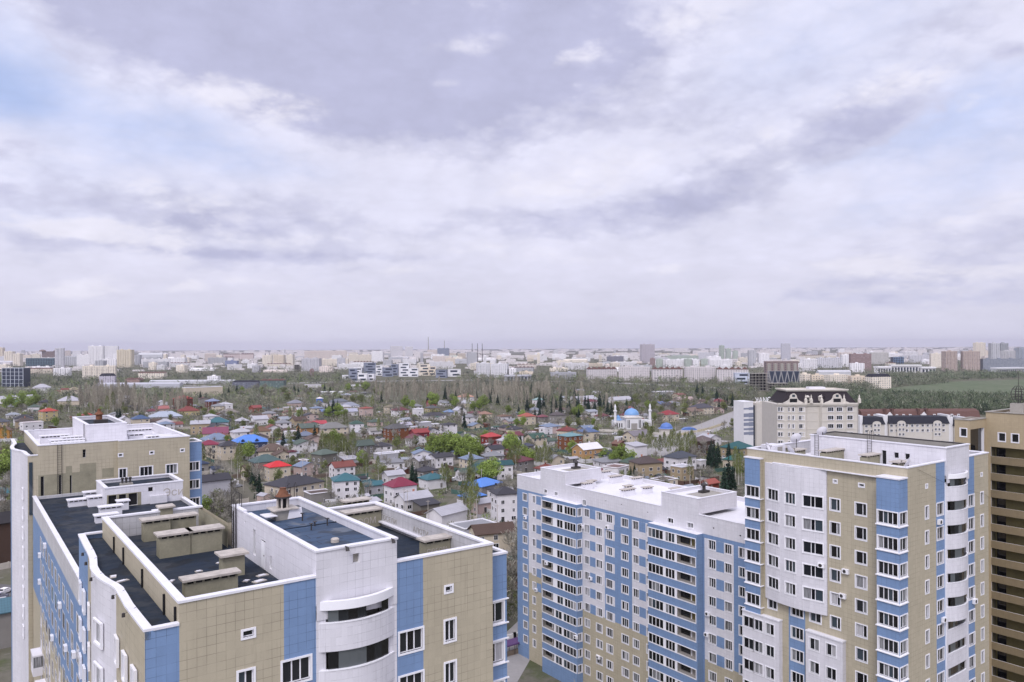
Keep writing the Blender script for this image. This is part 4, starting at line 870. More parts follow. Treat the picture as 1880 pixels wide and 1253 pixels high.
DBAND = tile('shaded_tan_brick', (.215, .17, .105), .35, .3, .2)  # the light tan brick with shade put into its colour, for the balcony bands
def block_D():
    O = (155.0, 55.0, 0.0)
    root = thing('apartment_building', 'brown brick apartment block with long dark recessed balconies, cut off at the right edge', 'building', uv(*O[:2]), UA)
    u0, zt, va, vb = 147.0, 52.15, 20.0, 60.4
    q = MB(O); f = Fr('U', u0); w = [(-57.85, 47.25, 1.05, 1.4, 1, 'n'), (-55.8, 47.25, 1.05, 1.4, 1, 'n'), (-50.8, 47.25, 1.05, 1.4, 1, 'n'), (-46, 47.25, 1.05, 1.4, 1, 'n')]
    zs = [46.15 - 2.95 * i for i in range(15)]
    hol = [(-59.6, -42.2, z - 1.62, z) for z in zs] + [(-41.2, -24, z - 1.62, z) for z in zs]
    q = MB(O); facade(q, f, -vb, -va, 0, zt, LTAN, (), holes_of(w) + hol, .12)
    q.face([(175, va, 0), (175, vb, 0), (175, vb, zt), (175, va, zt)], LTAN); q.face([(175, vb, 0), (u0, vb, 0), (u0, vb, zt), (175, vb, zt)], LTAN); q.face([(u0, va, 0), (175, va, 0), (175, va, zt), (u0, va, zt)], LTAN)
    q.build('wall', root); windows(root, O, f, w)
    q = MB(O)
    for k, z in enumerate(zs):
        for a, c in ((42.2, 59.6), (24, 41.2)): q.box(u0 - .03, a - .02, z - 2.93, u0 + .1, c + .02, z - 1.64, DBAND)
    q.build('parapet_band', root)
    q = MB(O); q.box(u0 - .15, va - .1, zt, u0 + .4, vb + .15, zt + .12, CONC); q.box(u0 + .4, vb - .4, zt, 175, vb + .15, zt + .12, CONC); q.face([(u0 + .1, va, zt - .4), (175, va, zt - .4), (175, vb, zt - .4), (u0 + .1, vb, zt - .4)], SLAB); q.build('roof', root)
    for z in zs:
        b = MB(O); x0 = u0 + .12; lo, hi = z - 2.95, z + .02
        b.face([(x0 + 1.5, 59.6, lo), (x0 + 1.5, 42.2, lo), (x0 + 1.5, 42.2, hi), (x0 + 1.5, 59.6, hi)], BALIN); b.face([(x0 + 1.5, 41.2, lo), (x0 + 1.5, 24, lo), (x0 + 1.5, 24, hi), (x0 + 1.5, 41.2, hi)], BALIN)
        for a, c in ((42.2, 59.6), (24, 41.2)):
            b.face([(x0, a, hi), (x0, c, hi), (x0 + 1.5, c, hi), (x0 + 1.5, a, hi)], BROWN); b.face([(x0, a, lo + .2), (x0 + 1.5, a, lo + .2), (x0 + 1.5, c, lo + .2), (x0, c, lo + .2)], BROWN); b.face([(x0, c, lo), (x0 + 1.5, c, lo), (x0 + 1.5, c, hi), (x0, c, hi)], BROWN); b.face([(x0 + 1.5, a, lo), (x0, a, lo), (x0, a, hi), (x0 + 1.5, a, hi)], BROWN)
        for y in (58.9, 53.6, 50.9, 47.0, 43.6): b.box(x0 + 1.4, y - 1.0, lo + .2, x0 + 1.48, y + .4, z - .35, GL[1])
        b.build('balcony', root)
    # the wing turned towards the street
    q = MB(O); f2 = Fr('V', 60.4); f3 = Fr('U', 140.9); w2 = [(-61.45, 48.2, 1.0, 1.35, 1, 'n')]
    facade(q, f2, 140.9, u0, 0, 51.0, LTAN, (), [(141.1, 146.3, 36.0, 49.45)], .5); q.box(141.1, 60.88, 36, 146.3, 60.92, 49.5, GL[1])
    for z in (39.4, 42.4, 45.4): q.box(141.12, 60.8, z, 146.28, 60.87, z + .12, DARKM)
    facade(q, f3, -62.9, -60.4, 0, 51.0, LTAN, (), holes_of(w2)); q.face([(u0, 62.9, 0), (140.9, 62.9, 0), (140.9, 62.9, 51), (u0, 62.9, 51)], LTAN); q.build('wing', root); windows(root, O, f3, w2, 'wing_window')
    q = MB(O); q.ring(140.8, 60.3, u0, 63.0, .35, 51.0, 51.15, CONC); q.face([(140.95, 60.5, 50.9), (146.9, 60.5, 50.9), (146.9, 62.8, 50.9), (140.95, 62.8, 50.9)], SLAB); q.build('wing_roof', root)
    q = MB(O); x, y = 153.0, 57.5; q.box(x - 1.0, y - 1.0, zt - .4, x + 1.0, y + 1.0, zt + 1.4, CONC); q.box(x + 1.0, y - .8, zt - .4, x + 2.2, y + .8, zt + .9, SLAB)
    for k in range(8):
        a = k * math.pi / 4; pr = [(.5, 1.4), (1.0, 2.1), (1.25, 3.0), (1.0, 3.9), (.45, 4.5)]
        q.tube([(x + r * math.cos(a), y + r * math.sin(a), zt + z) for r, z in pr], .05, .05, DARKM, 4)
    for r, z in ((1.0, 2.1), (1.25, 3.0), (1.0, 3.9), (.7, 2.6), (.7, 3.5)): q.tube([(x + r * math.cos(k * math.pi / 6), y + r * math.sin(k * math.pi / 6), zt + z) for k in range(13)], .045, .045, DARKM, 4)
    q.tube([(x, y, zt + 1.4), (x, y, zt + 7.0)], .07, .03, DARKM); q.build('roof_mast', root)
    return root
block_A(); block_T(); block_M(); block_D()
# ------------------------------------------------------------------ ground, roads
def ground_mat(name, cols, scale=0.02):
    m, t, b = newmat(name)
    co = t.new('ShaderNodeTexCoord').outputs['Object']
    n1 = t.noise(co, scale, 7, 0.62, .6); n2 = t.noise(co, scale * 5, 6, 0.65, .4); n3 = t.noise(co, scale * 40, 4, 0.7)
    c = t.mix(t.ramp(n1, 0.38, 0.6), cols[0], cols[1]); c = t.mix(t.ramp(n2, 0.46, 0.62), c, cols[2]); c = t.mix(t.math('MULTIPLY', t.ramp(n2, 0.36, 0.28), .7), c, cols[3])
    c = t.vmath('SCALE', c, scale=t.math('ADD', 0.65, t.math('MULTIPLY', n3, 0.7)))
    t.put(b.inputs['Base Color'], c); setp(b, Roughness=0.95); b.inputs['Specular IOR Level'].default_value = .1
    return m
GROUND = ground_mat('spring_ground', ((.10, .098, .064), (.14, .13, .105), (.085, .095, .05), (.20, .19, .17)))
FIELD = ground_mat('field_grass', ((.105, .132, .075), (.13, .145, .095), (.085, .115, .06), (.15, .15, .115)), 0.012)
ASPH = plain('asphalt', (.115, .11, .11), .9, .2, .3); DIRT = plain('packed_earth_lane', (.13, .12, .09), .95, .25, .2); PALE = plain('pale_concrete_road', (.30, .285, .28), .9, .2, .15)
def structure(name, mb): return tag(mb.build(name), kind='structure')
def gquad(name, pts, m, z): 
    b = MB(); b.face([(p[0], p[1], z) for p in pts], m); return structure(name, b)
def road(name, line, w, m, z, kerb=None):
    """line: ground points; a strip w wide with kerbs"""
    b = MB(); L = [Vector(p) for p in line]; nr = []
    for i, p in enumerate(L):
        d = (L[min(i + 1, len(L) - 1)] - L[max(i - 1, 0)]).normalized(); nr.append(Vector((-d.y, d.x, 0)))
    for i in range(len(L) - 1):
        a, c, n, k = L[i], L[i + 1], nr[i], nr[i + 1]
        f = lambda p, q, s: (p.x + q.x * s, p.y + q.y * s, z)
        b.face([f(a, n, -w / 2), f(c, k, -w / 2), f(c, k, w / 2), f(a, n, w / 2)], m)
    structure(name, b)
    if kerb:
        b = MB()
        for s in (-1, 1): b.band([tuple((p + n * s * w / 2)[:2]) for p, n in zip(L, nr)], [tuple((p + n * s * (w / 2 + .3))[:2]) for p, n in zip(L, nr)], 0, .13, kerb)
        structure('kerb', b)
g = MB()
for i in range(8):
    for j in range(8):
        x0, x1 = -20000 + 5000 * i, -15000 + 5000 * i; y0, y1 = -600 + 2762.5 * j, -600 + 2762.5 * (j + 1)
        g.face([(x0, y0, 0), (x1, y0, 0), (x1, y1, 0), (x0, y1, 0)], GROUND)
structure('ground', g)
gl = lambda *pts: [G(x, y) for x, y in pts]
gquad('field', gl((1560, 741), (1900, 760), (1990, 712), (1900, 697), (1745, 701), (1640, 712)), FIELD, .05)
gquad('lawn', gl((1880, 704), (2300, 700), (2000, 693), (1760, 701)), FIELD, .06)
road('road', gl((500, 1000), (462, 930), (430, 885), (405, 850), (380, 820)), 8, DIRT, .03)
road('boulevard', gl((1180, 835), (1255, 800), (1310, 782), (1370, 757), (1440, 735)), 26, PALE, .03, CONC)
road('boulevard', gl((1010, 800), (1120, 797), (1255, 803), (1330, 812)), 12, PALE, .04, CONC)
road('highway', gl((-250, 716), (200, 713), (640, 701), (900, 698), (1100, 702), (1400, 716), (1560, 722)), 32, PALE, .03)
road('road', gl((775, 985), (860, 905), (985, 880), (1060, 900)), 8, DIRT, .03)
road('road', gl((905, 1253), (936, 1205), (960, 1170), (1010, 1120)), 9, PALE, .03)
road('road', gl((1090, 880), (1160, 880), (1290, 872), (1380, 878)), 7, DIRT, .03)
road('road', gl((560, 800), (700, 797), (860, 800), (960, 812)), 7, DIRT, .035)
gquad('yard', gl((-60, 1130), (25, 1130), (28, 1075), (-60, 1068)), ASPH, .04)
gquad('yard', gl((900, 1253), (950, 1253), (960, 1180), (915, 1185)), PALE, .05)
gquad('yard', gl((860, 972), (955, 968), (950, 935), (880, 935)), PALE, .05)

# ------------------------------------------------------------------ houses
OCC = []                                                # footprints kept clear of trees: (x, y, radius)
def small_window(k):
    key = ('hw', k)
    if key in _wc: return _wc[key]
    w, h = ((1.15, 1.35), (1.6, 1.35), (.8, 1.2))[k]; b = MB()
    b.box(-w / 2 - .1, -.05, -.1, w / 2 + .1, .04, 0, PVC); b.box(-w / 2 - .1, -.05, h, w / 2 + .1, .04, h + .1, PVC); b.box(-w / 2 - .1, -.05, 0, -w / 2, .04, h, PVC); b.box(w / 2, -.05, 0, w / 2 + .1, .04, h, PVC); b.box(-.04, -.03, 0, .04, .04, h, PVC)
    b.face([(-w / 2, -.01, 0), (w / 2, -.01, 0), (w / 2, -.01, h), (-w / 2, -.01, h)], GL[1])
    _wc[key] = b.mesh('house_window'); return _wc[key]
def house_door():
    if 'door' not in _wc:
        b = MB(); b.box(-.55, -.06, 0, .55, .02, 2.1, DARKM); b.box(-.6, -.08, 2.1, .6, .02, 2.2, PVC); _wc['door'] = b.mesh('door')
    return _wc['door']
def roof_mesh(kind, w, d, h, rh, e=.55, wallm=WALLM):
    """roof over a w x d plan, eaves at height h"""
    r = MB(); X, Y = w / 2 + e, d / 2 + e; t = .22; z = h - .05
    if kind in ('hip', 'pyr'):
        k = min(X, Y) if kind == 'hip' else 0
        if kind == 'pyr': a, c = (0, 0), (0, 0)
        elif X >= Y: a, c = (-(X - Y), 0), (X - Y, 0)
        else: a, c = (0, -(Y - X)), (0, Y - X)
        A, B, C, D = (-X, -Y, z + t), (X, -Y, z + t), (X, Y, z + t), (-X, Y, z + t); P, Q = (*a, z + t + rh), (*c, z + t + rh)
        if X >= Y or kind == 'pyr': fs = [[A, B, Q, P], [B, C, Q], [C, D, P, Q], [D, A, P]]
        else: fs = [[A, B, P], [B, C, Q, P], [C, D, Q], [D, A, P, Q]]
        for f in fs:
            f2 = [p for i, p in enumerate(f) if p != f[i - 1]]; r.face(f2, ROOFM)
        r.box(-X, -Y, z, X, Y, z + t, ROOFM, skip='t')
        if kind == 'hip':
            r.tube([P, Q], .09, .09, ROOFM, 4) if P != Q else None
    elif kind in ('gx', 'gy'):
        sw = (lambda p: p) if kind == 'gx' else (lambda p: (-p[1], p[0], p[2]))
        if kind == 'gy': X, Y = Y, X
        A, B, C, D = (-X, -Y, z), (X, -Y, z), (X, Y, z), (-X, Y, z); P, Q = (-X, 0, z + rh), (X, 0, z + rh); up = lambda p: (p[0], p[1], p[2] + t)
        for f in ([up(A), up(B), up(Q), up(P)], [up(C), up(D), up(P), up(Q)], [B, A, P, Q], [D, C, Q, P], [A, B, up(B), up(A)], [C, D, up(D), up(C)], [P, A, up(A), up(P)], [D, P, up(P), up(D)], [B, Q, up(Q), up(B)], [Q, C, up(C), up(Q)]): r.face([sw(p) for p in f], ROOFM)
    elif kind == 'flat':
        r.box(-w / 2 - .15, -d / 2 - .15, h, w / 2 + .15, d / 2 + .15, h + .16, ROOFM); r.ring(-w / 2 - .15, -d / 2 - .15, w / 2 + .15, d / 2 + .15, .3, h + .16, h + .5, PVC)
    elif kind == 'shed':
        A, B, C, D = (-X, -Y, z), (X, -Y, z), (X, Y, z + rh), (-X, Y, z + rh); up = lambda p: (p[0], p[1], p[2] + t)
        for f in ([up(A), up(B), up(C), up(D)], [D, C, B, A], [A, B, up(B), up(A)], [B, C, up(C), up(B)], [C, D, up(D), up(C)], [D, A, up(A), up(D)]): r.face(f, ROOFM)
    return r
def wall_mesh(kind, w, d, h, rh):
    b = MB(); x, y = w / 2, d / 2
    b.box(-x, -y, 0, x, y, h, WALLM, skip='b'); b.box(-x - .06, -y - .06, 0, x + .06, y + .06, .5, PLAINM, skip='b')
    if kind == 'gx':
        for s in (-1, 1): q = [(s * x, -y, h), (s * x, y, h), (s * x, 0, h + rh * .98)]; b.face(q if s > 0 else q[::-1], WALLM)
    if kind == 'gy':
        for s in (-1, 1): q = [(x, s * y, h), (-x, s * y, h), (0, s * y, h + rh * .98)]; b.face(q if s > 0 else q[::-1], WALLM)
    if kind == 'shed':
        b.face([(x, y, h), (-x, y, h), (-x, y, h + rh * .95), (x, y, h + rh * .95)], WALLM)
        for s in (-1, 1): q = [(s * x, -y, h), (s * x, y, h), (s * x, y, h + rh * .95)]; b.face(q if s > 0 else q[::-1], WALLM)
    return b
HOUSES = []
def house(label, pos, rz, w, d, h, rh, kind, wc, rc, cat='house', win=True, chim=None, dorm=0, group='houses of the low-rise quarter', name='house', gables=0):
    o = thing(name, label, cat, (pos[0], pos[1], 0), rz, group)
    wall_mesh(kind, w, d, h, rh).build('wall', o, wc)
    rf = roof_mesh(kind, w, d, h, rh).build('roof', o, rc)
    R_ = random.Random(int(pos[0] * 13 + pos[1] * 7))
    dist = math.hypot(pos[0], pos[1])
    if chim is None: chim = R_.random() < .55
    if chim and kind != 'flat':
        q = MB(); cx, cy = (R_.uniform(-.2, .2) * w, R_.uniform(-.1, .15) * d); top = h + rh + .7
        q.box(cx - .3, cy - .3, h + .3, cx + .3, cy + .3, top, PLAINM); q.box(cx - .38, cy - .38, top, cx + .38, cy + .38, top + .12, PLAINM); q.build('chimney', rf, R_.choice(((.45, .2, .13), (.6, .58, .55), rc)))
    cl = Vector((-pos[0], -pos[1], 0)).normalized(); floors = max(1, int(round((h - .4) / 3.0)))
    if win and dist < 900:
        for nx, ny, span, dep, a in ((0, -1, w, d / 2, 0), (-1, 0, d, w / 2, -math.pi / 2), (0, 1, w, d / 2, math.pi), (1, 0, d, w / 2, math.pi / 2)):
            n = Vector((nx * math.cos(rz) - ny * math.sin(rz), nx * math.sin(rz) + ny * math.cos(rz), 0))
            if n.dot(cl) < .12: continue
            cnt = max(1, int(span / (3.4 if dist < 500 else 4.2))); ft = Vector((math.cos(a), math.sin(a), 0)); door_at = R_.randrange(cnt)
            for fl in range(floors):
                for i in range(cnt):
                    if R_.random() < .1: continue
                    s = (i + .5) / cnt * span - span / 2; z = .95 + 3.0 * fl
                    if z + 1.5 > h: z = max(.6, h - 1.9)
                    p = Vector((nx * dep, ny * dep, 0)) + ft * s
                    if fl == 0 and i == door_at and ny == -1: put('door', house_door(), o, (p.x, p.y, .3), a)
                    else: put('window', small_window(R_.choice((0, 0, 1, 2))), o, (p.x, p.y, z), a)
    for i in range(dorm):                                # dormers on the street slope
        q = MB(); x = (i + .5) / dorm * w * .8 - w * .4; y0 = -d / 2 - .1; z = h + .1
        q.box(x - .9, y0, z, x + .9, y0 + 2.2, z + 1.3, WALLM, skip='b'); q.face([(x - .9, y0, z + 1.3), (x + .9, y0, z + 1.3), (x, y0, z + 2.1)], WALLM)
        q.box(x - .35, y0 - .03, z + .35, x + .35, y0 - .003, z + 1.2, BLACK); dm = q.build('dormer', rf, wc)
        q = MB(); k = 1.15
        for s in (-1, 1): q.face([(x + s * k, y0 - .2, z + 1.1), (x, y0 - .2, z + 2.2), (x, y0 + 3.0, z + 2.2), (x + s * k, y0 + 3.0, z + 1.1)][::s], ROOFM)
        q.build('dormer_roof', dm, rc)
    OCC.append((pos[0], pos[1], .62 * max(w, d)))
    HOUSES.append((o, label)); return o
def hpx(label, x0, x1, yt, yb, kind, wc, rc, rz=36.1, asp=.8, rhk=.24, **kw):
    """a house standing where the photograph shows one: eaves from x0 to x1, ridge at yt, foot at yb"""
    p = G((x0 + x1) / 2, yb); D = p.y; a = rad(rz)
    wpx = (x1 - x0) * D / F; view = math.atan2(p.x, p.y)
    k = abs(math.cos(a + view)) + asp * abs(math.sin(a + view)); w = max(3.5, wpx / k - .9); d = w * asp
    back = .5 * (abs(w * math.sin(a)) + abs(d * math.cos(a)))
    c = p + Vector((p.x / p.y, 1, 0)) * back
    zr = H - lev((x0 + x1) / 2, yt)[1] * (D + back)
    rh = {'flat': .0, 'shed': .16 * d, 'hip': rhk * min(w, d) * 1.15, 'pyr': rhk * min(w, d) * 1.3, 'gx': .3 * d, 'gy': .3 * w}[kind]
    h = max(2.5, zr - rh - .25)
    if kind != 'flat' and h < 2.6: rh = max(.8, zr - 2.8)
    return house(label, c, a, w, d, min(h, 13), rh, kind, wc, rc, **kw)
white = lin(228, 224, 226, .82); cream = lin(226, 212, 190, .68); tanw = lin(200, 180, 148, .58); pinkw = lin(220, 196, 188, .65); greyw = lin(165, 160, 155, .6); conc = lin(150, 145, 135, .5); yel = lin(222, 204, 155, .6); orange = lin(165, 105, 70, .45); brick = lin(140, 85, 70, .45)
red = lin(215, 50, 55, .75); maroon = lin(150, 55, 80, .6); dkred = lin(135, 60, 58, .6); teal = lin(70, 125, 135, .55); dteal = lin(50, 100, 105, .5); green = lin(75, 110, 95, .5); blue = lin(95, 145, 225, .72); slate = lin(95, 100, 118, .5); dgrey = lin(78, 76, 84, .45); brown = lin(105, 82, 70, .5); mbrown = lin(140, 105, 80, .5); lgrey = lin(200, 198, 205, .65); navy = lin(60, 75, 105, .5); tile_r = lin(175, 90, 75, .6); bgrey = lin(140, 155, 180, .6); zinc = lin(175, 180, 190, .6)
HL = [
 ('white house with teal hipped roof and a white chimney, behind the near dark roofs', 607, 662, 868, 921, 'hip', white, teal, dict(asp=.9)),
 ('white house with a crimson hipped roof and small round attic window', 702, 768, 876, 930, 'hip', white, maroon, dict(asp=.8, rhk=.3)),
 ('low white annexe with a pale sheet roof beside the crimson-roofed house', 722, 796, 902, 940, 'gx', white, lgrey, dict(asp=.6)),
 ('big cream house with a broad dark purple-grey hipped roof', 484, 598, 872, 925, 'hip', cream, dgrey, dict(asp=.7, rhk=.2)),
 ('house with a bright scarlet roof and scalloped cream eaves', 484, 535, 846, 886, 'hip', cream, red, dict(asp=.8)),
 ('low outbuilding with a flat brown roof beside the purple-grey roof', 556, 612, 903, 928, 'flat', greyw, brown, dict(win=False)),
 ('pale house with a large worn teal-green roof behind the scarlet roof', 455, 520, 834, 874, 'hip', greyw, lin(95, 120, 118, .5), dict(asp=.8)),
 ('villa with a bright blue roof, white gables and white columns', 426, 491, 798, 836, 'hip', lin(70, 80, 110, .6), blue, dict(asp=.7, dorm=2)),
 ('cream two-storey house with a maroon hipped roof', 366, 402, 808, 845, 'hip', cream, maroon, dict()),
 ('cream two-storey house with a dark grey roof joined to the maroon-roofed one', 398, 443, 809, 846, 'hip', cream, dgrey, dict()),
 ('house with a blue-grey roof and two white gable dormers', 368, 428, 795, 822, 'hip', lgrey, bgrey, dict(dorm=2)),
 ('house with a purple-pink roof below the teal-roofed house', 373, 419, 784, 806, 'gx', cream, lin(150, 80, 105, .6), dict()),
 ('tan brick house with a pale mono-pitch roof', 350, 386, 773, 798, 'shed', tanw, lgrey, dict()),
 ('house with a bright teal pyramid roof in two tiers', 380, 420, 766, 794, 'hip', lgrey, teal, dict()),
 ('house with a wide tan-brown hipped roof behind the blue villa', 460, 497, 783, 810, 'hip', cream, mbrown, dict()),
 ('long low white house with arched windows', 434, 468, 782, 796, 'gx', white, lgrey, dict(asp=.4)),
 ('house with a pale gabled roof and rounded front gable', 460, 493, 763, 782, 'gx', white, lgrey, dict()),
 ('plain grey house with a low pale roof', 430, 458, 767, 785, 'hip', greyw, lgrey, dict()),
 ('tan house with a dark brown gabled roof and yellow end wall', 532, 565, 765, 783, 'gx', tanw, brown, dict()),
 ('white cottage with a rose red roof', 571, 601, 772, 787, 'gx', white, lin(195, 80, 90, .65), dict()),
 ('orange-walled house with a grey-green gabled roof', 543, 585, 777, 803, 'gx', lin(200, 150, 100, .6), lin(110, 125, 115, .5), dict()),
 ('white shed with a flat pale roof beside a blue-grey roof', 519, 547, 792, 804, 'flat', white, lgrey, dict(win=False)),
 ('low house with a faded blue-grey hipped roof', 543, 578, 792, 812, 'hip', greyw, lin(135, 145, 165, .55), dict()),
 ('wide house with a big plain grey roof and cream front', 580, 641, 775, 802, 'hip', cream, lin(150, 148, 145, .55), dict(asp=.7)),
 ('white cubic house with a dark green roof', 640, 669, 772, 799, 'hip', white, green, dict()),
 ('house with a big brown roof and two white dormers', 472, 528, 814, 843, 'hip', cream, lin(120, 100, 88, .55), dict(dorm=2)),
 ('small white house with a dark maroon roof', 527, 546, 826, 844, 'hip', white, lin(110, 45, 60, .5), dict()),
 ('unfinished grey concrete house with a greenish roof', 570, 621, 824, 862, 'hip', conc, lin(115, 130, 118, .5), dict()),
 ('bare concrete house shell with arched white window frames', 640, 689, 808, 846, 'gx', conc, lin(95, 110, 100, .5), dict()),
 ('long pale-walled building with a dark low roof beside the lane', 355, 424, 870, 930, 'gx', lgrey, dgrey, dict(asp=.6, win=False)),
 ('small house with a navy roof close to the blue corner bay', 358, 384, 846, 868, 'hip', greyw, navy, dict()),
 ('cottage with a dark blue roof near the lane', 384, 410, 855, 877, 'gx', lgrey, navy, dict()),
 ('low teal-roofed house between the teal and crimson roofs', 660, 706, 883, 910, 'gx', lgrey, teal, dict(asp=.6)),
 ('small teal outbuilding beyond the white teal-roofed house', 664, 694, 882, 896, 'hip', greyw, dteal, dict(win=False)),
 ('white cottage with a light gabled roof behind the crimson roof', 699, 745, 863, 890, 'gx', white, lgrey, dict(asp=.7)),
 ('dark grey shed with a long sloping roof', 755, 810, 918, 945, 'shed', conc, dgrey, dict(win=False)),
 ('white house with a teal hipped roof right of the crimson roof', 766, 822, 868, 900, 'hip', white, teal, dict()),
 ('long house with a dark teal roof beside the bright willow', 858, 912, 850, 880, 'gx', lgrey, dteal, dict(asp=.5)),
 ('white gable-ended house with a dark teal roof', 895, 944, 845, 882, 'gx', white, dteal, dict(asp=.6)),
 ('white house with a grey-green gabled roof', 834, 884, 858, 886, 'gx', white, lin(95, 115, 100, .5), dict(asp=.7)),
 ('house with a wide sky-blue hipped roof and a blue chimney', 848, 926, 877, 912, 'hip', greyw, blue, dict(asp=.75, rhk=.2)),
 ('low outbuilding with a sky-blue roof', 840, 894, 902, 926, 'hip', greyw, blue, dict(win=False, asp=.6)),
 ('white three-storey house with a dark grey hipped roof against the blue block', 898, 956, 893, 962, 'hip', white, dgrey, dict(asp=.9)),
 ('house with a dark slate roof behind the white three-storey house', 892, 938, 890, 932, 'hip', white, dgrey, dict()),
 ('small pale house with a tiled porch', 862, 906, 914, 945, 'gx', pinkw, lgrey, dict()),
 ('long white barn with a light grey gabled roof', 780, 862, 927, 968, 'gx', white, lgrey, dict(asp=.55, win=False)),
 ('low garage with a flat grey roof behind the parapet', 822, 918, 962, 988, 'flat', lgrey, lin(165, 165, 170, .6), dict(win=False, asp=.7)),
 ('cream house with a dark brown gabled roof close to the parapet', 857, 950, 960, 1035, 'gx', cream, brown, dict(asp=.6)),
 ('weathered house with a pale sheet roof and fenced yard', 751, 794, 837, 866, 'gx', greyw, lgrey, dict(asp=.7)),
 ('low building with a flat white roof by the birches', 684, 733, 832, 850, 'flat', lgrey, lgrey, dict(asp=.6)),
 ('low white sheds with a curved pale roof', 622, 660, 838, 856, 'shed', lgrey, lgrey, dict(win=False)),
 ('orange-brown apartment house with a grey hipped roof', 702, 752, 778, 811, 'hip', orange, lin(110, 108, 108, .5), dict(asp=.7)),
 ('red two-storey house with a red roof', 749, 790, 787, 815, 'gx', lin(165, 75, 82, .5), lin(175, 75, 75, .55), dict(asp=.7)),
 ('white two-storey block with a dark flat hipped roof', 806, 841, 776, 803, 'hip', white, dgrey, dict(rhk=.12)),
 ('low house with a flat white roof above the red house', 762, 793, 775, 788, 'flat', lgrey, lgrey, dict()),
 ('pale house with a lilac-white roof', 729, 758, 775, 788, 'gx', white, lin(205, 200, 215, .65), dict()),
 ('small white house between bare birches', 672, 702, 785, 802, 'gx', white, greyw, dict()),
 ('house with an olive gabled roof and wide white gable', 834, 885, 794, 814, 'gy', white, lin(105, 110, 100, .5), dict(asp=.6)),
 ('red-brick house with a bright red hipped roof', 881, 922, 794, 824, 'hip', lin(150, 60, 50, .55), lin(200, 75, 75, .65), dict()),
 ('white house with a dark roof below the red-brick house', 888, 927, 817, 847, 'gx', white, dgrey, dict()),
 ('white house with a maroon roof and a bluish porch', 717, 752, 747, 766, 'hip', white, lin(125, 70, 75, .55), dict()),
 ('plain white flat-roofed house', 756, 779, 751, 768, 'flat', white, lgrey, dict()),
 ('long house with a dark hipped roof and white walls', 774, 820, 757, 771, 'hip', white, lin(85, 82, 88, .5), dict(asp=.5)),
 ('yellowish house with a grey roof behind the dark hipped roof', 778, 808, 744, 757, 'hip', yel, lin(110, 110, 112, .5), dict()),
 ('tall house with a raspberry red front', 782, 802, 735, 748, 'gx', lin(190, 100, 105, .6), lin(180, 75, 85, .6), dict()),
 ('house with a pale blue roof among the green trees', 812, 838, 752, 764, 'hip', lgrey, lin(140, 165, 205, .6), dict()),
 ('white house with a steep light gable and dark spruce in front', 830, 858, 747, 764, 'gy', white, lgrey, dict()),
 ('white villa with an orange-tiled roof', 838, 872, 723, 738, 'hip', white, lin(215, 165, 140, .6), dict()),
 ('beige house with a pale hipped roof', 838, 868, 735, 748, 'hip', cream, lgrey, dict()),
 ('low building with a blue-grey roof', 850, 878, 760, 768, 'gx', greyw, bgrey, dict(win=False)),
 ('house with a faded pink-brown roof', 874, 905, 755, 773, 'hip', cream, lin(180, 140, 120, .55), dict()),
 ('small cream house with an olive hedge', 703, 728, 743, 760, 'hip', cream, lin(150, 140, 115, .55), dict()),
 ('house with a light slate hipped roof', 526, 559, 734, 749, 'hip', pinkw, lin(160, 160, 170, .55), dict()),
 ('bright blue tank-like hall with a white roof', 580, 594, 729, 741, 'pyr', lin(90, 130, 215, .7), white, dict(win=False)),
 ('house with a red-brown gabled roof and a chimney', 456, 482, 744, 758, 'gx', tile_r, lin(170, 85, 80, .55), dict()),
 ('house with a muted teal roof', 479, 496, 747, 757, 'gx', greyw, lin(105, 130, 130, .5), dict()),
 ('long low grey-roofed house', 493, 522, 750, 760, 'gx', greyw, lin(165, 165, 165, .55), dict(asp=.5)),
 ('cream house with a white wing', 519, 538, 748, 760, 'flat', cream, lgrey, dict()),
 ('pink-walled shed with a white arched roof', 540, 564, 748, 761, 'gx', pinkw, lgrey, dict()),
 ('house with a plain slate roof', 604, 640, 732, 746, 'hip', lgrey, lin(130, 135, 145, .55), dict(asp=.6)),
 ('house with a wide light grey hipped roof', 624, 662, 738, 752, 'hip', lgrey, lin(165, 168, 182, .6), dict()),
 ('white hall with a lilac roof', 620, 658, 750, 765, 'gx', white, lin(190, 190, 208, .65), dict(asp=.6)),
 ('low house with a pale blue sheet roof', 584, 611, 751, 761, 'gx', greyw, lin(130, 155, 205, .6), dict(win=False)),
 ('pink brick house with a flat brown roof', 658, 686, 747, 766, 'hip', pinkw, tile_r, dict(rhk=.12)),
 ('white two-storey house beyond the dark conifers', 559, 590, 706, 719, 'flat', white, brown, dict()),
 ('house with an orange-red tiled roof and white walls', 949, 985, 758, 781, 'hip', cream, lin(190, 100, 85, .6), dict()),
 ('house with a mauve-red roof beside the orange-tiled one', 983, 1008, 761, 779, 'hip', greyw, lin(150, 85, 95, .55), dict()),
 ('grey-brown pavilion house with a two-tier roof', 1006, 1040, 756, 781, 'hip', greyw, lin(110, 100, 100, .5), dict()),
 ('white house with a brown flat roof and rounded porch', 907, 941, 761, 779, 'hip', white, mbrown, dict(rhk=.12)),
 ('white house half hidden by dark pines', 968, 995, 748, 762, 'hip', white, lin(150, 155, 165, .55), dict()),
 ('house with a pale mint roof among pines', 976, 1001, 730, 748, 'hip', white, lin(165, 195, 190, .6), dict()),
 ('cream house with a dark grey roof and three small windows', 928, 961, 782, 802, 'hip', cream, dgrey, dict()),
 ('small white house with a flat dark-rimmed roof', 988, 1016, 786, 801, 'flat', white, lgrey, dict()),
 ('cream house with a dark green roof and two gabled dormers', 961, 1006, 795, 822, 'gx', cream, green, dict(dorm=2)),
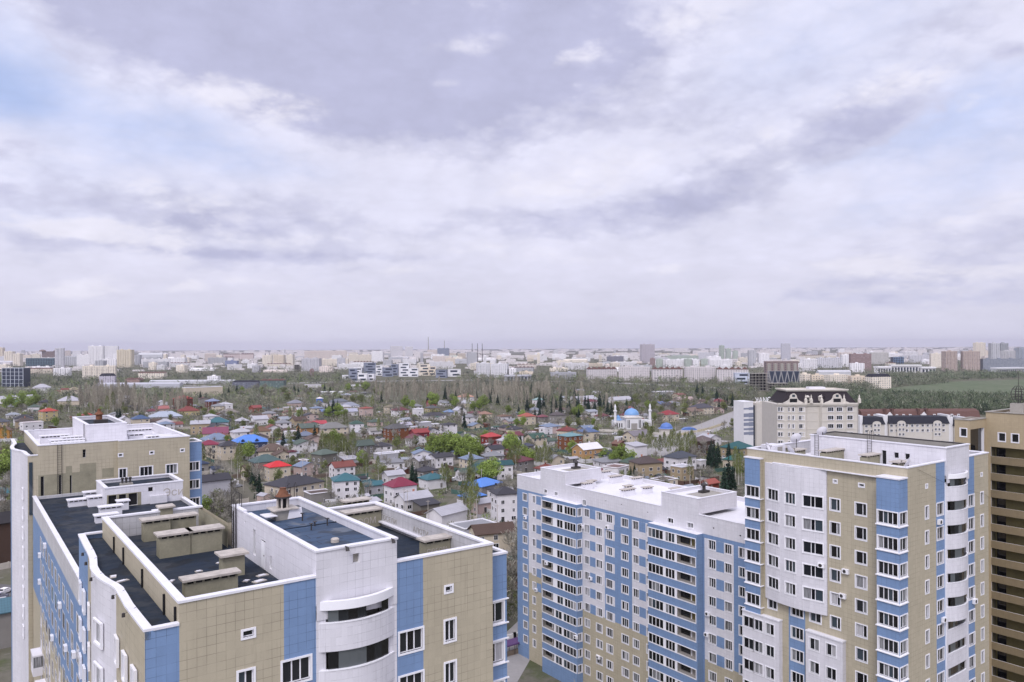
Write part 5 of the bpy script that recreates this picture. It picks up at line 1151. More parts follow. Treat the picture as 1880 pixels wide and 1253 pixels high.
 ('cream house with a dark red hipped roof', 1021, 1060, 783, 812, 'hip', cream, dkred, dict()),
 ('brown brick house with a pale teal roof and a glazed bay', 1022, 1072, 794, 830, 'hip', orange, lin(130, 170, 175, .6), dict(rhk=.15)),
 ('cream house with a slate-blue hipped roof', 1059, 1101, 785, 813, 'hip', cream, lin(100, 120, 160, .6), dict()),
 ('house with a dark navy-grey roof and a white dormer', 951, 982, 813, 836, 'hip', greyw, lin(85, 88, 105, .5), dict()),
 ('orange-cream house with a white stepped roof', 1048, 1108, 813, 848, 'gx', lin(214, 170, 120, .6), white, dict(asp=.7)),
 ('cream house with a dark slate low roof in front of the brick gable', 1090, 1145, 826, 864, 'hip', cream, lin(80, 88, 95, .5), dict()),
 ('windowless white cube of a house with a flat sloped roof', 1146, 1190, 813, 852, 'shed', white, lgrey, dict(win=False)),
 ('brick house with a low gable beside the white cube', 1122, 1152, 808, 828, 'gy', brick, lin(150, 110, 95, .5), dict()),
 ('large tan house with a brown hipped roof', 1153, 1218, 837, 881, 'hip', tanw, lin(100, 85, 82, .5), dict()),
 ('white house with a dark slate hipped roof and arched windows', 1217, 1280, 828, 869, 'hip', white, lin(85, 90, 102, .5), dict(asp=.7)),
 ('small white annexe on posts beside the slate-roofed house', 1276, 1298, 845, 862, 'flat', white, lgrey, dict()),
 ('flat-roofed tan house in front of the slate-roofed house', 1229, 1276, 855, 885, 'flat', tanw, lgrey, dict()),
 ('low house with a pink-brown roof edged in white', 1105, 1157, 856, 885, 'flat', white, lin(150, 115, 108, .5), dict()),
 ('low building with a flat brown roof behind the white roof edge', 1192, 1247, 879, 905, 'flat', cream, brown, dict()),
 ('low shed with a grey-blue roof behind the white block', 1163, 1196, 875, 892, 'gx', lgrey, bgrey, dict(win=False)),
 ('brick outbuilding with a red tiled roof by the spruces', 1282, 1322, 879, 903, 'gx', tile_r, lin(185, 95, 80, .6), dict(win=False)),
 ('long house with a mauve-grey roof below the blue-domed mosque', 1142, 1198, 790, 816, 'gx', cream, lin(150, 142, 148, .55), dict(asp=.5)),
 ('house with a big brown roof in two steps by the boulevard', 1264, 1314, 800, 836, 'hip', brown, lin(125, 108, 105, .5), dict()),
 ('tan house with a broad dark teal hipped roof', 1322, 1386, 810, 848, 'hip', tanw, lin(45, 110, 112, .5), dict()),
 ('low cream house with a teal roof beside dark spruces', 1326, 1376, 833, 862, 'hip', cream, lin(50, 118, 112, .5), dict()),
 ('house with a grey-blue pyramid roof below the pale tower', 1360, 1404, 797, 826, 'hip', pinkw, lin(140, 145, 165, .55), dict()),
 ('cream house with a deep red hipped roof near the mosque', 1205, 1248, 753, 776, 'hip', cream, lin(165, 55, 60, .6), dict()),
 ('cream house with a long dark slate roof', 1262, 1312, 741, 762, 'hip', cream, lin(90, 88, 98, .5), dict(asp=.6)),
 ('house with a dark red roof behind conifers', 1304, 1334, 732, 752, 'hip', cream, lin(140, 60, 70, .55), dict()),
 ('house with a pale brown roof below the long slate roof', 1250, 1292, 748, 764, 'gx', cream, lin(150, 125, 110, .55), dict(asp=.6)),
 ('long industrial shed with a pale roof', 1040, 1098, 727, 741, 'gx', white, lgrey, dict(asp=.35, win=False)),
 ('low warehouse with a white roof behind the mosque', 1112, 1162, 728, 742, 'gx', white, lgrey, dict(asp=.4, win=False)),
 ('long shed with a pinkish roof', 1232, 1276, 729, 740, 'gx', pinkw, lin(205, 180, 175, .6), dict(asp=.35, win=False)),
 ('pale yard building beyond the pinkish shed', 1196, 1236, 719, 730, 'flat', lgrey, lgrey, dict(asp=.4, win=False)),
 ('house with a blue roof among bare trees behind the mosque', 1198, 1224, 737, 750, 'gx', greyw, lin(110, 130, 175, .55), dict()),
 ('cream house with a bright red hipped roof', 72, 105, 749, 774, 'hip', yel, lin(195, 80, 70, .65), dict()),
 ('low house with a red roof behind the white roof block', 149, 170, 758, 773, 'hip', cream, lin(190, 75, 75, .65), dict()),
 ('white house with a dark grey hipped roof', 26, 60, 761, 783, 'hip', white, dgrey, dict()),
 ('house with a brown pyramid roof in front of the white one', 29, 62, 766, 790, 'hip', tanw, lin(105, 92, 85, .5), dict()),
 ('long white house with a pink-brown band', 38, 78, 775, 795, 'flat', white, pinkw, dict(asp=.5)),
 ('orange wooden house with a steep gable', -8, 21, 783, 810, 'gy', lin(205, 150, 75, .6), mbrown, dict()),
 ('tan house with a dark slate roof at the edge of the houses', -18, 17, 768, 790, 'hip', tanw, lin(95, 98, 108, .5), dict()),
 ('cream house with a dark brown roof below the orange one', -18, 24, 822, 850, 'hip', cream, brown, dict()),
 ('white house with a mauve roof left of the tall block', -14, 26, 858, 888, 'gx', white, lin(165, 125, 135, .55), dict()),
 ('house with a teal roof left of the tall block', -18, 26, 895, 925, 'hip', white, teal, dict()),
 ('white gabled house right of the dark rooftop', 214, 244, 764, 784, 'gy', white, lgrey, dict()),
 ('house with a dark blue rounded roof', 240, 275, 762, 784, 'hip', cream, lin(85, 110, 150, .55), dict()),
 ('house with a wide pale sheet-metal roof', 274, 334, 755, 775, 'hip', lgrey, lin(190, 198, 212, .65), dict(asp=.6)),
 ('low white house under bare trees', 287, 320, 769, 786, 'hip', pinkw, lgrey, dict()),
 ('red-brick mansion with stacked red roofs', 318, 354, 726, 752, 'hip', brick, lin(180, 80, 70, .6), dict(dorm=2)),
 ('pale yellow house with a dark red roof below the brick mansion', 326, 366, 746, 764, 'hip', yel, lin(150, 75, 68, .55), dict()),
 ('low house with a faded rose roof', 285, 310, 745, 760, 'gx', pinkw, lin(190, 120, 115, .6), dict()),
 ('brown house with a light blue roof', 376, 404, 732, 752, 'hip', brick, lin(150, 160, 190, .6), dict()),
 ('small white house beside dark pines', 412, 428, 742, 756, 'flat', white, lgrey, dict()),
 ('grey house with a low hipped roof and arched dormer', 400, 440, 750, 764, 'hip', greyw, lin(165, 155, 148, .55), dict()),
 ('blue-roofed shed among white sheds', 14, 34, 735, 748, 'gx', lgrey, lin(105, 150, 200, .6), dict(win=False)),
 ('row of white sheds at the left', 0, 60, 726, 742, 'gx', white, lgrey, dict(asp=.4, win=False)),
 ('white house with a tower beyond the sheds', 62, 92, 705, 722, 'hip', white, lgrey, dict()),
 ('low house with wide pale roof beside the poplars', 105, 150, 727, 745, 'hip', cream, lgrey, dict()),
 ('house with a domed sandy roof', 126, 146, 711, 722, 'hip', cream, lin(190, 175, 150, .6), dict()),
 ('cream school-like building with two storeys', 336, 408, 711, 730, 'flat', cream, lgrey, dict(asp=.3)),
 ('orange wooden house with a dark green roof beside the blue block', 929, 968, 1018, 1082, 'hip', orange, lin(55, 105, 90, .5), dict(asp=.9)),
 ('long dark-roofed workshop left of the tall block', -130, 28, 948, 1062, 'gx', brown, lin(60, 55, 58, .4), dict(asp=.4, win=False)),
 ('low teal-roofed building by the parking yard', -110, 27, 1105, 1215, 'gx', greyw, lin(95, 135, 150, .55), dict(asp=.5, win=False)),
]
for (lb, x0, x1, yt, yb, kd, wc, rc, kw) in HL:
    j = random.Random(lb).choice((36.1, 36.1, 36.1, 31, 40, 20, 52))
    hpx(lb, x0, x1, yt, yb, kd, wc, rc, rz=j, **kw)
NH = len(HOUSES)
# ------------------------------------------------------------------ larger buildings beyond the houses
DOME = plain('sky_blue_dome_sheet', (.16, .31, .55), .4, .1, .6); CREAMW = plain('cream_render', (.54, .505, .455), .8, .1, .5); WHITEW = plain('white_render', (.66, .65, .66), .8, .08, .4); SLATE = plain('dark_plum_slate', (.022, .016, .02), .8, .2, .8); SLATB = plain('dark_blue_slate', (.016, .017, .026), .8, .2, .8); BRICKR = plain('red_brown_roof_tiles', (.115, .06, .05), .8, .2, .8); TRIM = plain('pale_stone_trim', (.58, .54, .48), .8, .1, .7); NAVYG = glass('navy_glass', (.025, .035, .06), .15)
def mosque():
    c = G(1163, 789); a = rad(8); o = thing('mosque', 'white mosque with a sky-blue dome and two slender minarets', 'mosque', c + Vector((0, 8, 0)), a)
    D = c.y; k = D / F
    b = MB(); b.box(-14, -2, 0, 15, 8, 6.2, WHITEW); b.box(-6.2, -6.5, 0, 6.2, 7, 8.6, WHITEW); b.box(-7.2, -7, 8.6, 7.2, 7.5, 9.2, TRIM)
    for x in np.arange(-13.6, 15, 1.1): 
        if abs(x) > 7.4: b.box(x, -2.1, 6.2, x + .5, -1.6, 6.9, WHITEW)
    b.build('wall', o)
    w = MB()
    for x in (-5.0, -3.9, 3.9, 5.0): w.box(x - .28, -6.62, 1, x + .28, -6.503, 7.2, BLACK)
    w.box(-2.4, -6.62, 0, 2.4, -6.503, 4.6, INNER)
    for x in (-12.2, -10.4, -8.6, 8.8, 10.6, 12.4): w.box(x - .4, -2.1, 1.2, x + .4, -2.003, 4.4, BLACK)
    w.build('window', o)
    d = MB(); d.lathe((0, .5, 9.2), [(5.6, 0), (5.6, 1.3), (5.9, 1.5)], WHITEW, 26); d.build('drum', o)
    d = MB(); d.lathe((0, .5, 10.6), [(5.7 * math.cos(t), 5.0 * math.sin(t)) for t in np.linspace(0, 1.45, 10)] + [(.2, 5.4), (0, 6.4)], DOME, 28); d.build('dome', o, smooth=True)
    d = MB(); d.lathe((-10.6, 1.5, 6.2), [(3.6, 0), (3.9, .5), (2.2, 1.5), (2.0, 2.0), (1.7, 3.0), (.7, 3.9), (0, 4.6)], DOME, 8); d.build('side_dome', o)
    for x in (-13.9, 13.9):
        m = MB(); m.lathe((x, -2.4, 0), [(1.3, 0), (1.3, 6), (1.05, 6.3), (.95, 13.2), (1.5, 13.6), (1.5, 14.5), (1.1, 14.5), (.8, 14.6), (.8, 16.6), (.95, 16.8), (.4, 18.6), (0, 19.6)], WHITEW, 14); m.build('minaret', o)
    OCC.append((c.x, c.y + 8, 17))
    c = G(1226, 800); o = thing('prayer_hall', 'low round hall under a bright blue dome right of the mosque', 'building', c + Vector((0, 5, 0)))
    b = MB(); b.lathe((0, 0, 0), [(5.2, 0), (5.2, 4.2), (6.2, 4.5), (6.2, 4.7)], CREAMW, 20); b.build('wall', o)
    b = MB(); b.lathe((0, 0, 4.7), [(6.0, 0), (4.6, .5)] + [(4.3 * math.cos(t), .5 + 3.5 * math.sin(t)) for t in np.linspace(0, 1.5, 9)] + [(0, 4.7)], plain('deep_blue_dome_sheet', (.09, .17, .42), .4, .1, .6), 24); b.build('dome', o); OCC.append((c.x, c.y + 5, 7))
    c = G(1265, 797); o = thing('canopy', 'open shelter with a rounded bright blue roof by the boulevard', 'canopy', c)
    b = MB()
    for t in np.linspace(0, math.pi, 9)[:-1]:
        t2 = t + math.pi / 8; p = lambda q, y: (5.2 * -math.cos(q), y, 3 + 1.9 * math.sin(q))
        b.face([p(t, -2.5), p(t2, -2.5), p(t2, 2.5), p(t, 2.5)], MATS['deep_blue_dome_sheet']); b.face([p(t, -2.5), (p(t, -2.5)[0], -2.5, 3), (p(t2, -2.5)[0], -2.5, 3), p(t2, -2.5)], MATS['deep_blue_dome_sheet'])
    b.build('roof', o)
    for x in (-5, 0, 5):
        for y in (-2.3, 2.3): b = MB(); b.tube([(x, y, 0), (x, y, 3.1)], .12, .12, PVC); b.build('post', o)
    w = wall_run('wall', 'long cream boundary wall in front of the mosque', gl((1075, 792), (1170, 794), (1240, 803)), 1.7, CREAMW); w2 = wall_run('wall', 'yellowish boundary wall with pillars right of the blue domed hall', gl((1245, 801), (1300, 790), (1330, 780)), 1.8, plain('yellow_render', (.5, .44, .3), .9, .15, .5))
def wall_run(name, label, pts, h, m, t=.25, cat='wall', group='boundary walls and fences', post=0):
    c = Vector(pts[0]); o = thing(name, label, cat, c, 0, group); b = MB()
    for p, q in zip(pts, pts[1:]):
        p, q = Vector(p) - c, Vector(q) - c; d = (q - p).normalized(); n = Vector((-d.y, d.x, 0)) * t / 2
        P = [(p + n), (p - n), (q - n), (q + n)]
        b.prism([tuple(x[:2]) for x in (P[0], P[1], P[2], P[3])], 0, h, m)
    b.build('panel', o)
    b = MB()
    for p, q in zip(pts, pts[1:]):
        p, q = Vector(p) - c, Vector(q) - c; k = max(1, int((q - p).length / 4))
        for i in range(k + 1): r = p + (q - p) * i / k; b.box(r.x - t * .8, r.y - t * .8, 0, r.x + t * .8, r.y + t * .8, h + .18, m)
    x = b.build('posts', o); x['kind'] = 'stuff'
    return o
BAND = glass('pale_blue_glazing', (.22, .24, .31), .15)
def kan():
    D = 472; a, bb = lev(1388, 800); c = Vector((a * D, D, 0)); rz = rad(20)
    o = thing('office_building', 'pale office block with a glazed stair strip and mirrored rooftop letters', 'building', c, rz)
    zz = lambda y, x=1400: H - lev(x, y)[1] * D
    h1, h2 = zz(738), zz(743)
    b = MB(); b.box(.4, 0, 0, 7.2, 12, h2, CREAMW); b.box(7.2, .6, 0, 14.2, 12, h2 - .8, CREAMW); b.box(7.05, -.12, 0, 7.2, .6, h2, BLACK); b.ring(.38, -.02, 14.3, 12.1, .4, h2, h2 + .9, TRIM); b.build('wall', o)
    b = MB(); b.box(-8.2, 1, 0, -1.2, 11, h1, WHITEW); b.box(-8.3, .9, h1, -1.1, 11.1, h1 + .3, PVC); w = b.build('glazed_wing', o)
    g = MB()
    for i, z in enumerate((h1 - 4.6, h1 - 9.2, h1 - 11.6, h1 - 14.6, h1 - 17.2, h1 - 20)): g.box(-8.22, .93, z, -1.2, .997, z + (1.0, 2.2, 1.2, 2.0, 1.2, 1.6)[i], BAND); g.box(-4.6, .90, z - .3, -1.2, .928, z + (1.3, 2.4, 1.4, 2.2, 1.4, 1.8)[i], BAND)
    g.build('window_band', w)
    g = MB(); g.box(-1.2, 1.6, 0, .4, 11, h2 - .6, NAVYG); g.build('glazed_strip', o)
    t = text_part('rooftop_letter', 'ИАК', 4.3, PVC, o, (10.6, 3, h2 + .9), (rad(90), 0, 0)); t.scale = (-1, 1, 1)
    g = MB()
    for k in range(12):
        q0, q1 = k * .42 + .6, (k + 1) * .42 + .6
        P = lambda r, q: (12.3 + r * math.cos(q), 3, h2 + 2.5 + r * math.sin(q)); g.face([P(1.1, q0), P(1.7, q0), P(1.7, q1), P(1.1, q1)], PVC)
    g.box(11.6, 2.95, h2 + 2.2, 13.6, 3.05, h2 + 2.7, PVC); g.build('rooftop_emblem', o)
def mansard():
    D = 322; a, _ = lev(1430, 760); rz = rad(0); zz = lambda y, x=1507: H - lev(x, y)[1] * D
    c = Vector((a * D, D, 0)); Wd = 154 * D / F
    o = thing('apartment_building', 'cream apartment house with a tall dark plum mansard roof, round gables and little spires', 'building', c, rz)
    ze = zz(743); zr = zz(716); px = Wd / 154.0
    b = MB(); P = lambda x: (x - 1430) * px
    prof = [(1430, 2.2), (1452, 0.6), (1480, 0), (1483, 1.5), (1506, 1.5), (1509, 0), (1551, 0), (1553, .8), (1575, .8), (1580, 2.2), (1583, 4)]
    poly = [(P(x), y) for x, y in prof] + [(Wd, 22), (0, 22)]
    b.prism(poly, 0, ze, CREAMW); 
    for k in range(0, 5):
        z = ze - 3.55 - 3.5 * k
        b.band([(P(x), y + .1) for x, y in prof], [(P(x), y - .12) for x, y in prof], z, z + .22, TRIM)
    b.build('wall', o)
    b = MB(); b.band([(P(x), y + .3) for x, y in prof], [(P(x), y - .8) for x, y in prof], ze - .1, ze + .5, TRIM); b.band([(P(x), y + .3) for x, y in prof], [(P(x), y - .45) for x, y in prof], ze - .7, ze - .1, TRIM); b.build('cornice', o)
    r = MB(); x0, x1, y0, y1 = P(1440), P(1576), 1.8, 20; i = 3.0; zt = zr - .9
    q = [(x0, y0), (x1, y0), (x1, y1), (x0, y1)]; s = [(x0 + i, y0 + i), (x1 - i, y0 + i), (x1 - i, y1 - i), (x0 + i, y1 - i)]
    for k in range(4): r.face([(*q[k], ze + .5), (*q[(k + 1) % 4], ze + .5), (*s[(k + 1) % 4], zt), (*s[k], zt)], SLATE)
    rf = r.build('mansard_roof', o)
    r = MB(); r.box(s[0][0] - .5, s[0][1] - .5, zt, s[1][0] + .5, s[2][1] + .5, zt + .4, TRIM); r.ring(s[0][0] - .8, s[0][1] - .8, s[1][0] + .8, s[2][1] + .8, .5, zt + .4, zt + .8, TRIM); r.box(P(1500), 8, zt + .7, P(1530), 12, zt + 1.6, MEMB); r.build('roof_crown', rf)
    def gable(xa, xb, hgt, y):
        g = MB(); n = 12; m_ = (P(xa) + P(xb)) / 2; hw = (P(xb) - P(xa)) / 2
        pts = [(-1, 0), (-.86, .1), (-.66, .2), (-.46, .34), (-.34, .55), (-.31, .76), (-.22, .92), (0, 1.0), (.22, .92), (.31, .76), (.34, .55), (.46, .34), (.66, .2), (.86, .1), (1, 0)]
        A = [(m_ + a * hw, y, ze + .5 + b_ * hgt) for a, b_ in pts]; B = [(p[0], y + .5, p[2]) for p in A]
        for j in range(7): g.face([A[j], A[14 - j], A[13 - j], A[j + 1]] if j < 6 else [A[6], A[8], A[7]], CREAMW)
        for j in range(14): g.face([A[j + 1], B[j + 1], B[j], A[j]], TRIM)
        g.face([(A[0][0], y + .5, A[0][2]), *[B[j] for j in range(1, 14)], (A[14][0], y + .5, A[14][2])][::-1], CREAMW)
        gb = g.build('curved_gable', o); g = MB(); g.box(m_ - 1.6, y - .04, ze + .9, m_ + 1.5, y - .003, ze + 2.4, BLACK); g.build('window', gb)
        g = MB()
        for k in range(16):
            t0, t1 = k * math.pi / 8, (k + 1) * math.pi / 8; cc = (m_, ze + .5 + hgt * .78)
            g.face([(cc[0] + r_ * math.cos(t), y - .05, cc[1] + r_ * math.sin(t)) for r_, t in ((.75, t0), (1.05, t0), (1.05, t1), (.75, t1))], TRIM)
        g.box(m_ - .6, y - .03, ze + .5 + hgt * .78 - .5, m_ + .6, y - .004, ze + .5 + hgt * .78 + .5, MATS['blue_grey_glass']); g.build('round_window', gb)
    gable(1438, 1478, 4.0, .55); gable(1514, 1562, 3.9, .4)
    for x in (1480.5, 1490.5, 1509.5, 1551, 1579):
        g = MB(); z = ze + .5; g.box(P(x) - .5, .1, z, P(x) + .5, 1.1, z + 1.6, TRIM); g.lathe((P(x), .6, z + 1.6), [(.6, 0), (.25, .8), (.35, 1.0), (0, 2.2)], TRIM, 8); g.build('finial', o)
    for x in (1487, 1511):
        g = MB(); z = ze + 1.1; g.box(P(x) - .8, 2.3, z, P(x) + .8, 4.4, z + 1.9, TRIM); g.box(P(x) - .45, 2.26, z + .3, P(x) + .45, 2.297, z + 1.5, BLACK); g.lathe((P(x), 2.6, z + 1.9), [(.95, 0), (.6, .5), (0, .7)], TRIM, 8); g.build('dormer', rf)
    for k in range(3): g = MB(); g.lathe((P(1545) + k * 1.2 - 8, 3.2 + .3 * k, ze + 3.2), [(1.3, -1), (1.3, 0), (.9, .8), (0, 1.1)], SLATE, 12); g.build('roof_turret', rf) if k == 1 else None
    wl = []
    for k in range(6):
        z = ze - 2.9 - 3.5 * k
        for x, w, n in ((1434.5, 1.5, 2), (1437.5 + 1, 1.2, 2), (1450, .8, 1), (1457, .9, 1), (1472, 2.2, 3), (1525, 2.3, 3), (1541, 2.3, 3), (1562, 2.2, 3)):
            y = np.interp(x, [p[0] for p in prof], [p[1] for p in prof]); f, g = win_meshes(w, 1.7, n, R.randrange(4)); q = put('window', f, o, (P(x), y - .17, z)); put('pane', g, q)
    return o
def townhouses():
    for i, (x0, x1, yr, D, m, lb) in enumerate(((1586, 1624, 767, 470, SLATB, 'end of the cream townhouse row with a dark blue mansard, next to the plum-roofed house'), (1632, 1742, 766, 474, SLATB, 'cream townhouse row with a long dark blue mansard and two round-topped bays'), (1752, 1772, 770, 478, SLATB, 'short cream townhouse with a dark blue mansard end, before the brown block'))):
        a, _ = lev(x0, yr); o = thing('townhouse', lb, 'townhouse', (a * D, D, 0), 0, 'townhouse rows'); w = (x1 - x0) * D / F; zt = H - lev(x0, yr)[1] * D; ze = zt - 4.2
        b = MB(); b.box(0, 0, 0, w, 13, ze, CREAMW); b.box(-1.8, 1.5, 0, 0, 13, zt + 1, WHITEW); b.box(w, 1.5, 0, w + 1.8, 13, zt + 1, WHITEW); b.build('wall', o)
        r = MB(); A = [(-.4, -.5, ze), (w + .4, -.5, ze), (w + .4, 13.4, ze), (-.4, 13.4, ze)]; B = [(.6, 1.6, zt), (w - .6, 1.6, zt), (w - .6, 11, zt), (.6, 11, zt)]
        for k in range(4): r.face([A[k], A[(k + 1) % 4], B[(k + 1) % 4], B[k]], m)
        r.face(B, m); r.build('mansard_roof', o)
        n = 2 if w > 20 else 1
        for k in range(n):
            cx = w * (.2 + .6 * k) if n == 2 else w * .6; g = MB(); g.box(cx - 2.6, -.7, 0, cx + 2.6, 1.5, ze + .4, CREAMW)
            for q in range(8): t0, t1 = q * math.pi / 8, (q + 1) * math.pi / 8; P = lambda t, y: (cx + 2.6 * math.cos(t), y, ze + .4 + 1.6 * math.sin(t)); g.face([P(t0, -.7), P(t1, -.7), (cx, -.7, ze + .4)], CREAMW); g.face([P(t0, -.7), P(t0, 1.5), P(t1, 1.5), P(t1, -.7)], m)
            g.build('bay', o)
            for z in (ze - 1.3, ze - 4.2, ze - 7.2):
                for s in (-1.1, 1.1): f, gg = win_meshes(1.2, 1.5, 2, 0); q = put('window', f, o, (cx + s, -.87, z)); put('pane', gg, q)
        for k in range(max(1, int(w / 3.2))):
            x = 1.5 + k * 3.2
            for z in (ze - 1.9, ze - 4.9): f, gg = win_meshes(1.5, 1.5, 2, k % 4); q = put('window', f, o, (x, -.17, z)); put('pane', gg, q)
    D = 575; x0, x1 = 1583, 1800; a, _ = lev(x0, 753); o = thing('townhouse', 'long townhouse terrace with a red-brown roof and white gables behind the blue mansards', 'townhouse', (a * D, D, 0), 0, 'townhouse rows'); w = (x1 - x0) * D / F; zt = H - lev(x0, 752.5)[1] * D; ze = zt - 7
    b = MB(); b.box(0, 0, 0, w, 12, ze, CREAMW); b.build('wall', o)
    r = MB(); r.face([(0, -.4, ze), (w, -.4, ze), (w, 2.0, zt - 1.6), (0, 2.0, zt - 1.6)], BRICKR); r.face([(0, 2, zt - 1.6), (w, 2, zt - 1.6), (w, 6.5, zt), (0, 6.5, zt)], BRICKR); r.face([(w, 12.4, ze), (0, 12.4, ze), (0, 6.5, zt), (w, 6.5, zt)], BRICKR); r.face([(0, 12.4, ze), (0, -.4, ze), (0, 2, zt - 1.6), (0, 6.5, zt)], BRICKR); rf = r.build('roof', o)
    for x in (5, 9.5, 14, 26, 31, 36, 54, 59, 67, 72):
        g = MB(); g.box(x - .8, -.1, ze + 1.0, x + .8, 2.4, ze + 3.4, WHITEW); g.box(x - .4, -.14, ze + 1.5, x + .4, -.103, ze + 2.9, BLACK); g.build('dormer', rf)
    for x in (17.5, 23, 42.5, 48.5): g = MB(); g.box(x - .7, .2, ze, x + .7, 3.6, zt + .6, BRICKR); g.build('chimney', rf)
    for x in (20.2, 45.6):
        g = MB(); g.box(x - 2.0, -.8, 0, x + 2.0, 2.5, ze + 3.2, WHITEW); g.face([(x - 2, -.8, ze + 3.2), (x + 2, -.8, ze + 3.2), (x, -.8, ze + 5.4)], WHITEW); g.box(x - .7, -.84, ze + .4, x + .7, -.803, ze + 2.4, BLACK); g.build('gable', o)
mosque(); kan(); mansard(); townhouses()

# ------------------------------------------------------------------ the far city
LAND = []
def city(label, x0, x1, yt, yb, col, kind='slab', cat='building', name='apartment_building', rz=None, dep=15, group='buildings of the distant city', D=None):
    xc = (x0 + x1) / 2
    if D is None: D = H / max(lev(xc, yb)[1], .0062)
    a, _ = lev(xc, yb); h = H - lev(xc, yt)[1] * D; w0 = (x1 - x0) * D / F
    if rz is None: rz = random.Random(label).choice((0, .12, -.2, .3, -.1))
    view = math.atan2(a, 1); dep = min(dep, .8 * w0 + 3); sn = abs(math.sin(rz + view))
    w = max(4, (w0 - dep * sn) / max(.3, abs(math.cos(rz + view))))
    b = MB(); x, y = w / 2, dep / 2; rr = random.Random(label + 'x')
    if kind in ('slab', 'tower'):
        b.box(-x, -y, 0, x, y, h, CITYM, PLAINM, skip='b'); b.ring(-x - .1, -y - .1, x + .1, y + .1, .5, h, h + 1.0, PLAINM)
        n = max(1, int(w / 22))
        for i in range(n): cx = -x + (i + .5) * w / n; b.box(cx - 2.6, -2.5, h + .0, cx + 2.6, 3, h + 3.2, PLAINM, skip='b')
        if kind == 'tower' or rr.random() < .5:
            m = max(2, int(w / 9))
            for i in range(m): cx = -x + (i + .5) * w / m; b.box(cx - 1.6, -y - 1.3, 3, cx + 1.6, -y - .004, h - 1, CITYM)
    elif kind == 'mans':
        b.box(-x, -y, 0, x, y, h * .8, CITYM, skip='b'); i = min(3, y * .6)
        q = [(-x, -y), (x, -y), (x, y), (-x, y)]; s = [(-x + i, -y + i), (x - i, -y + i), (x - i, y - i), (-x + i, y - i)]
        for k in range(4): b.face([(*q[k], h * .8), (*q[(k + 1) % 4], h * .8), (*s[(k + 1) % 4], h), (*s[k], h)], SLATB)
        b.face([(*p, h) for p in s], SLATB)
    elif kind == 'brickmans':
        b.box(-x, -y, 0, x, y, h * .84, CITYM, skip='b'); 
        n = max(1, int(w / 9))
        for k in range(n):
            cx = -x + (k + .5) * w / n; hw = w / n / 2
            b.face([(cx - hw, -y - .5, h * .84), (cx + hw, -y - .5, h * .84), (cx, -y + 2, h)], BRICKR); b.face([(cx + hw, -y - .5, h * .84), (cx + hw, y, h * .84), (cx, y - 2, h), (cx, -y + 2, h)], BRICKR); b.face([(cx - hw, y, h * .84), (cx - hw, -y - .5, h * .84), (cx, -y + 2, h), (cx, y - 2, h)], BRICKR)
    elif kind == 'glass':
        b.box(-x, -y, 0, x, y, h, NAVYG, PLAINM, skip='b'); n = max(2, int(w / 7)); m = max(2, int(h / 6))
        for i in range(n + 1): cx = -x + i * w / n; b.box(cx - .35, -y - .5, 0, cx + .35, -y - .003, h + .6, PLAINM)
        for j in range(1, m + 1): b.box(-x, -y - .4, j * h / m - .5, x, -y - .006, j * h / m, PLAINM)
    elif kind == 'turret':
        b.box(-x, -y, 0, x, y, h, PLAINM, skip='b'); b.box(-x - .4, -y - .6, h - 1.2, x + .4, y, h + .4, PLAINM)
        for i in range(5): b.lathe((-x + (i + .5) * w / 5, -y, h * .3), [(w * .055, 0), (w * .055, h * .58), (0, h * .6)], CONC, 10)
        for i in range(5):
            for z in np.arange(h * .35, h * .9, 3.6): b.box(-x + i * w / 5 - .6, -y - .1, z, -x + i * w / 5 + .8, -y - .004, z + 1.6, NAVYG)
    elif kind == 'fins':
        b.box(-x, -y, 0, x, y, h, NAVYG, PLAINM, skip='b'); n = 5
        for i in range(n):
            p0 = -x + i * w / n; q = w / n; yy = -y - .3
            for s0, s1, z0, z1 in ((0, .5, h, h * .1), (.5, 1, h * .1, h)): b.face([(p0 + q * s0 - .3, yy, z0), (p0 + q * s0 + 1.2, yy, z0), (p0 + q * s1 + 1.2, yy, z1), (p0 + q * s1 - .3, yy, z1)], PLAINM)
            b.box(p0, -y - .28, 0, p0 + q, -y - .004, h * .12, PLAINM)
    elif kind == 'frame':
        n = max(3, int(w / 4.5)); m = max(2, int(h / 3.6))
        for j in range(m + 1): z = j * (h - .4) / m; b.box(-x, -y, z, x, y, z + .4, CONC)
        for i in range(n + 1):
            for yy in (-y, 0, y - .5): cx = -x + i * (w - .5) / n; b.box(cx, yy, 0, cx + .5, yy + .5, h, CONC)
        b.box(-x + 1, .8, 0, x - 1, 1.0, h, BLACK)
    elif kind == 'campus':
        b.box(-x, -y, 0, x, y, h, PLAINM, skip='b'); lv = max(1, int(h / 5.2))
        for j in range(lv):
            z = (j + .3) * h / lv; n2 = max(1, int(w / 26))
            for i in range(n2): q0 = -x + w * (i + (.1 if (i + j) % 2 else .3)) / n2; b.box(q0, -y - .08, z, q0 + w * .6 / n2, -y - .003, z + h / lv * .5, NAVYG)
        b.box(-x - .3, -y - .5, h, x + .3, y + .3, h + .8, PLAINM)
    elif kind == 'hall':
        b.box(-x, -y, 0, x, y, h * .8, PLAINM, skip='b'); b.box(-x - 1, -y - 2, h * .8, x + 1, y + 1, h, PLAINM); n = max(3, int(w / 6))
        for i in range(n): cx = -x + (i + .5) * w / n; b.box(cx - w / n * .32, -y - .08, .8, cx + w / n * .32, -y - .003, h * .66, NAVYG)
    elif kind == 'shed':
        b.box(-x, -y, 0, x, y, h * .75, PLAINM, skip='b'); b.face([(-x, -y, h * .75), (x, -y, h * .75), (x, 0, h), (-x, 0, h)], ROOFM); b.face([(x, y, h * .75), (-x, y, h * .75), (-x, 0, h), (x, 0, h)], ROOFM)
